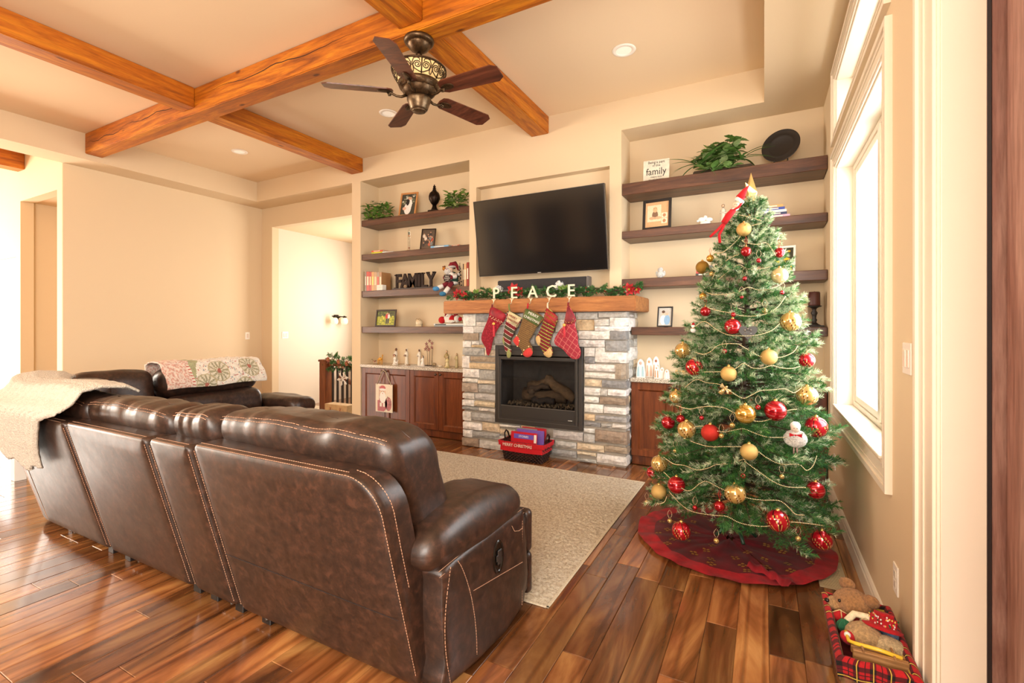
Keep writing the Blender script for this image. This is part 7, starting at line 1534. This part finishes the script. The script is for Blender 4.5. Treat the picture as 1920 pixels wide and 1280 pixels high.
# ================================================================ hall beyond the opening
rl = thing('stair_railing', 'brown newel post and black baluster stair railing in the hall', 'railing', (-6.1, 5.3, 0))
b = MB(); b.box(-6.255, -6.105, 5.23, 5.38, 0, .80, .006); b.box(-6.27, -6.09, 5.215, 5.395, .80, .835, .008); b.build('newel_post', 'post_wood', rl)
b = MB(); b.box(-6.105, -4.8, 5.28, 5.33, .735, .78, .006); b.build('handrail', 'post_wood', rl); b = MB(); b.box(-6.105, -4.8, 5.28, 5.33, .04, .08, .004); b.build('bottom_rail', 'post_wood', rl)
for k in range(12): x = -6.03+.105*k; b = MB(); b.set('241a16').box(x-.014, x+.014, 5.29, 5.318, .08, .735, .002); b.build('baluster', 'satin', rl)
t = thing('lower_stair_rail', 'brown sloping stair handrail seen through the balusters', 'railing', (-6.4, 6.2, 0)); b = MB(); b.tube([(-7.0, 6.3, .42), (-6.2, 6.3, .20), (-5.0, 6.3, -.15)], .045, 4); b.build('handrail', 'post_wood', t)
for k in range(8): x = -6.9+.22*k; b = MB(); b.set('241a16').box(x-.012, x+.012, 6.29, 6.314, -.9, .36-.29*k*.22); b.build('baluster', 'satin', t)
rg = random.Random(6); hg = thing('railing_garland', 'green pine garland with pink flowers on the hall stair railing', 'garland', (-5.9, 5.3, .8))
for k in range(60): x = -6.17+.024*k; inst(gm[k % 3], 'pine_sprig', hg, orient(V((x+5.9, rg.uniform(-.05, .05), rg.uniform(-.04, .1)-.02*k*.2)), V((rg.uniform(-1, 1), rg.uniform(-.5, .3), rg.uniform(-.5, .9))), rg.uniform(0, 6), .95))
for x, z, s in ((-6.0, .845, .05), (-5.78, .82, .045), (-5.6, .80, .05)): poinsettia(x, 5.2, z, s, 'c87058', hg, 'flower')
t = thing('snowflake_ornament', 'white wooden snowflake and plaid bow hanging from the hall garland', 'ornament', (-5.72, 5.2, .6)); b = MB(TR(-5.70, 5.20, .56)); b.set('f0ebe2')
for k in range(6):
    a = k*pi/3+.2; b.box(0, 0, 0, 0, 0, 0) if 0 else b.cyl((0, 0, 0), (.1*cos(a), 0, .1*sin(a)), .009, n=6); b.ball((.1*cos(a), 0, .1*sin(a)), .015, 8)
    for s in (-.6, .6): b.cyl((.06*cos(a), 0, .06*sin(a)), (.06*cos(a)+.035*cos(a+s), 0, .06*sin(a)+.035*sin(a+s)), .007, n=6)
b.build('snowflake', 'satin', t); b = MB(TR(-5.74, 5.2, .72)); b.set('c09a78')
for s in (-1, 1): b.add([(0, 0, .0), (s*.06, -.01, .04), (s*.07, .01, -.01)], [(0, 1, 2), (2, 1, 0)]); b.add([(0, 0, 0), (s*.02, 0, -.13), (s*.05, .0, -.10)], [(0, 1, 2), (2, 1, 0)])
b.build('bow', 'cloth', t)
t = thing('wooden_crate', 'pale wooden crate painted with red deer beside the hall railing', 'crate', (-5.75, 5.14, 0)); b = MB(); b.set('dcbf94').box(-5.92, -5.45, 5.05, 5.22, .005, .185, .004); b.build('crate_body', 'matt', t)
b = MB(); b.set('b03a2c')
for cx in (-5.83, -5.62): b.ball((cx, 5.049, .07), .022, 8, (1.3, .15, .8)); b.cyl((cx-.015, 5.048, .06), (cx-.017, 5.048, .02), .003); b.cyl((cx+.018, 5.048, .06), (cx+.018, 5.048, .02), .003); b.cyl((cx+.02, 5.048, .08), (cx+.035, 5.048, .115), .005); b.cyl((cx+.035, 5.048, .115), (cx+.015, 5.048, .145), .002); b.cyl((cx+.035, 5.048, .115), (cx+.055, 5.048, .145), .002)
b.build('deer_print', 'matt', t)
b = MB(); b.add([(-7.088, 5.13, .262), (-7.088, 5.13, .06), (-7.088, 5.95, -.48), (-7.088, 5.95, -.28)], [(0, 1, 2, 3)]); b.v += [v+V((.022, 0, 0)) for v in b.v[:4]]; b.f += [[7, 6, 5, 4], [0, 3, 7, 4], [0, 4, 5, 1]]; b.c += [b.col]*3; b.m += [0]*3; b.s += [False]*3; b.build('trim_3', 'post_wood', None, kind='structure')
t = thing('wall_sconce', 'bronze wall sconce with two amber glass shades in the hall', 'wall lamp', (-7.09, 6.42, 1.5)); b = MB(); b.set('3a2c22').box(-7.09, -7.07, 6.25, 6.36, 1.46, 1.58, .006); b.tube([(-7.07, 6.34, 1.52), (-7.0, 6.34, 1.545), (-6.98, 6.12, 1.55), (-6.98, 6.46, 1.54)], .01, 7); b.build('bracket', 'bronze', t)
for yy in (6.18, 6.41): b = MB(TR(-6.98, yy, 1.40)); b.lathe([(.0001, 0), (.04, .002), (.062, .03), (.064, .08), (.045, .115), (.022, .125)], 20); s = b.build('glass_shade', 'lamp_glass', t); b = MB(TR(-6.98, yy, 1.40)); b.set('3a2c22').lathe([(.024, .12), (.03, .135), (.016, .16)], 14); b.build('shade_cap', 'bronze', s)

t = thing('corner_table', 'white table with square leg at the far left edge beyond the sofa', 'table', (-6.3, 1.6, 0))
b = MB(); b.set('f4f0e8').box(-7.1, -5.74, 1.30, 1.72, .49, .53, .004); b.build('table_top', 'satin', t)
for x, y in ((-5.82, 1.36), (-5.82, 1.66), (-7.03, 1.36), (-7.03, 1.66)): b = MB(); b.set('f4f0e8').box(x-.04, x+.04, y-.04, y+.04, 0, .49, .003); b.build('leg', 'satin', t)
t = thing('yellow_bowl', 'small yellow-gold bowl on the white table at far left', 'bowl', (-5.95, 1.55, .53)); b = MB(TR(-5.95, 1.55, .53)); b.set('e0b458').lathe([(.0001, .002), (.04, .002), (.07, .03), (.09, .08), (.085, .08), (.065, .034), (.036, .01), (.0001, .01)], 24, cap=False); b.build('bowl_body', 'gloss', t)
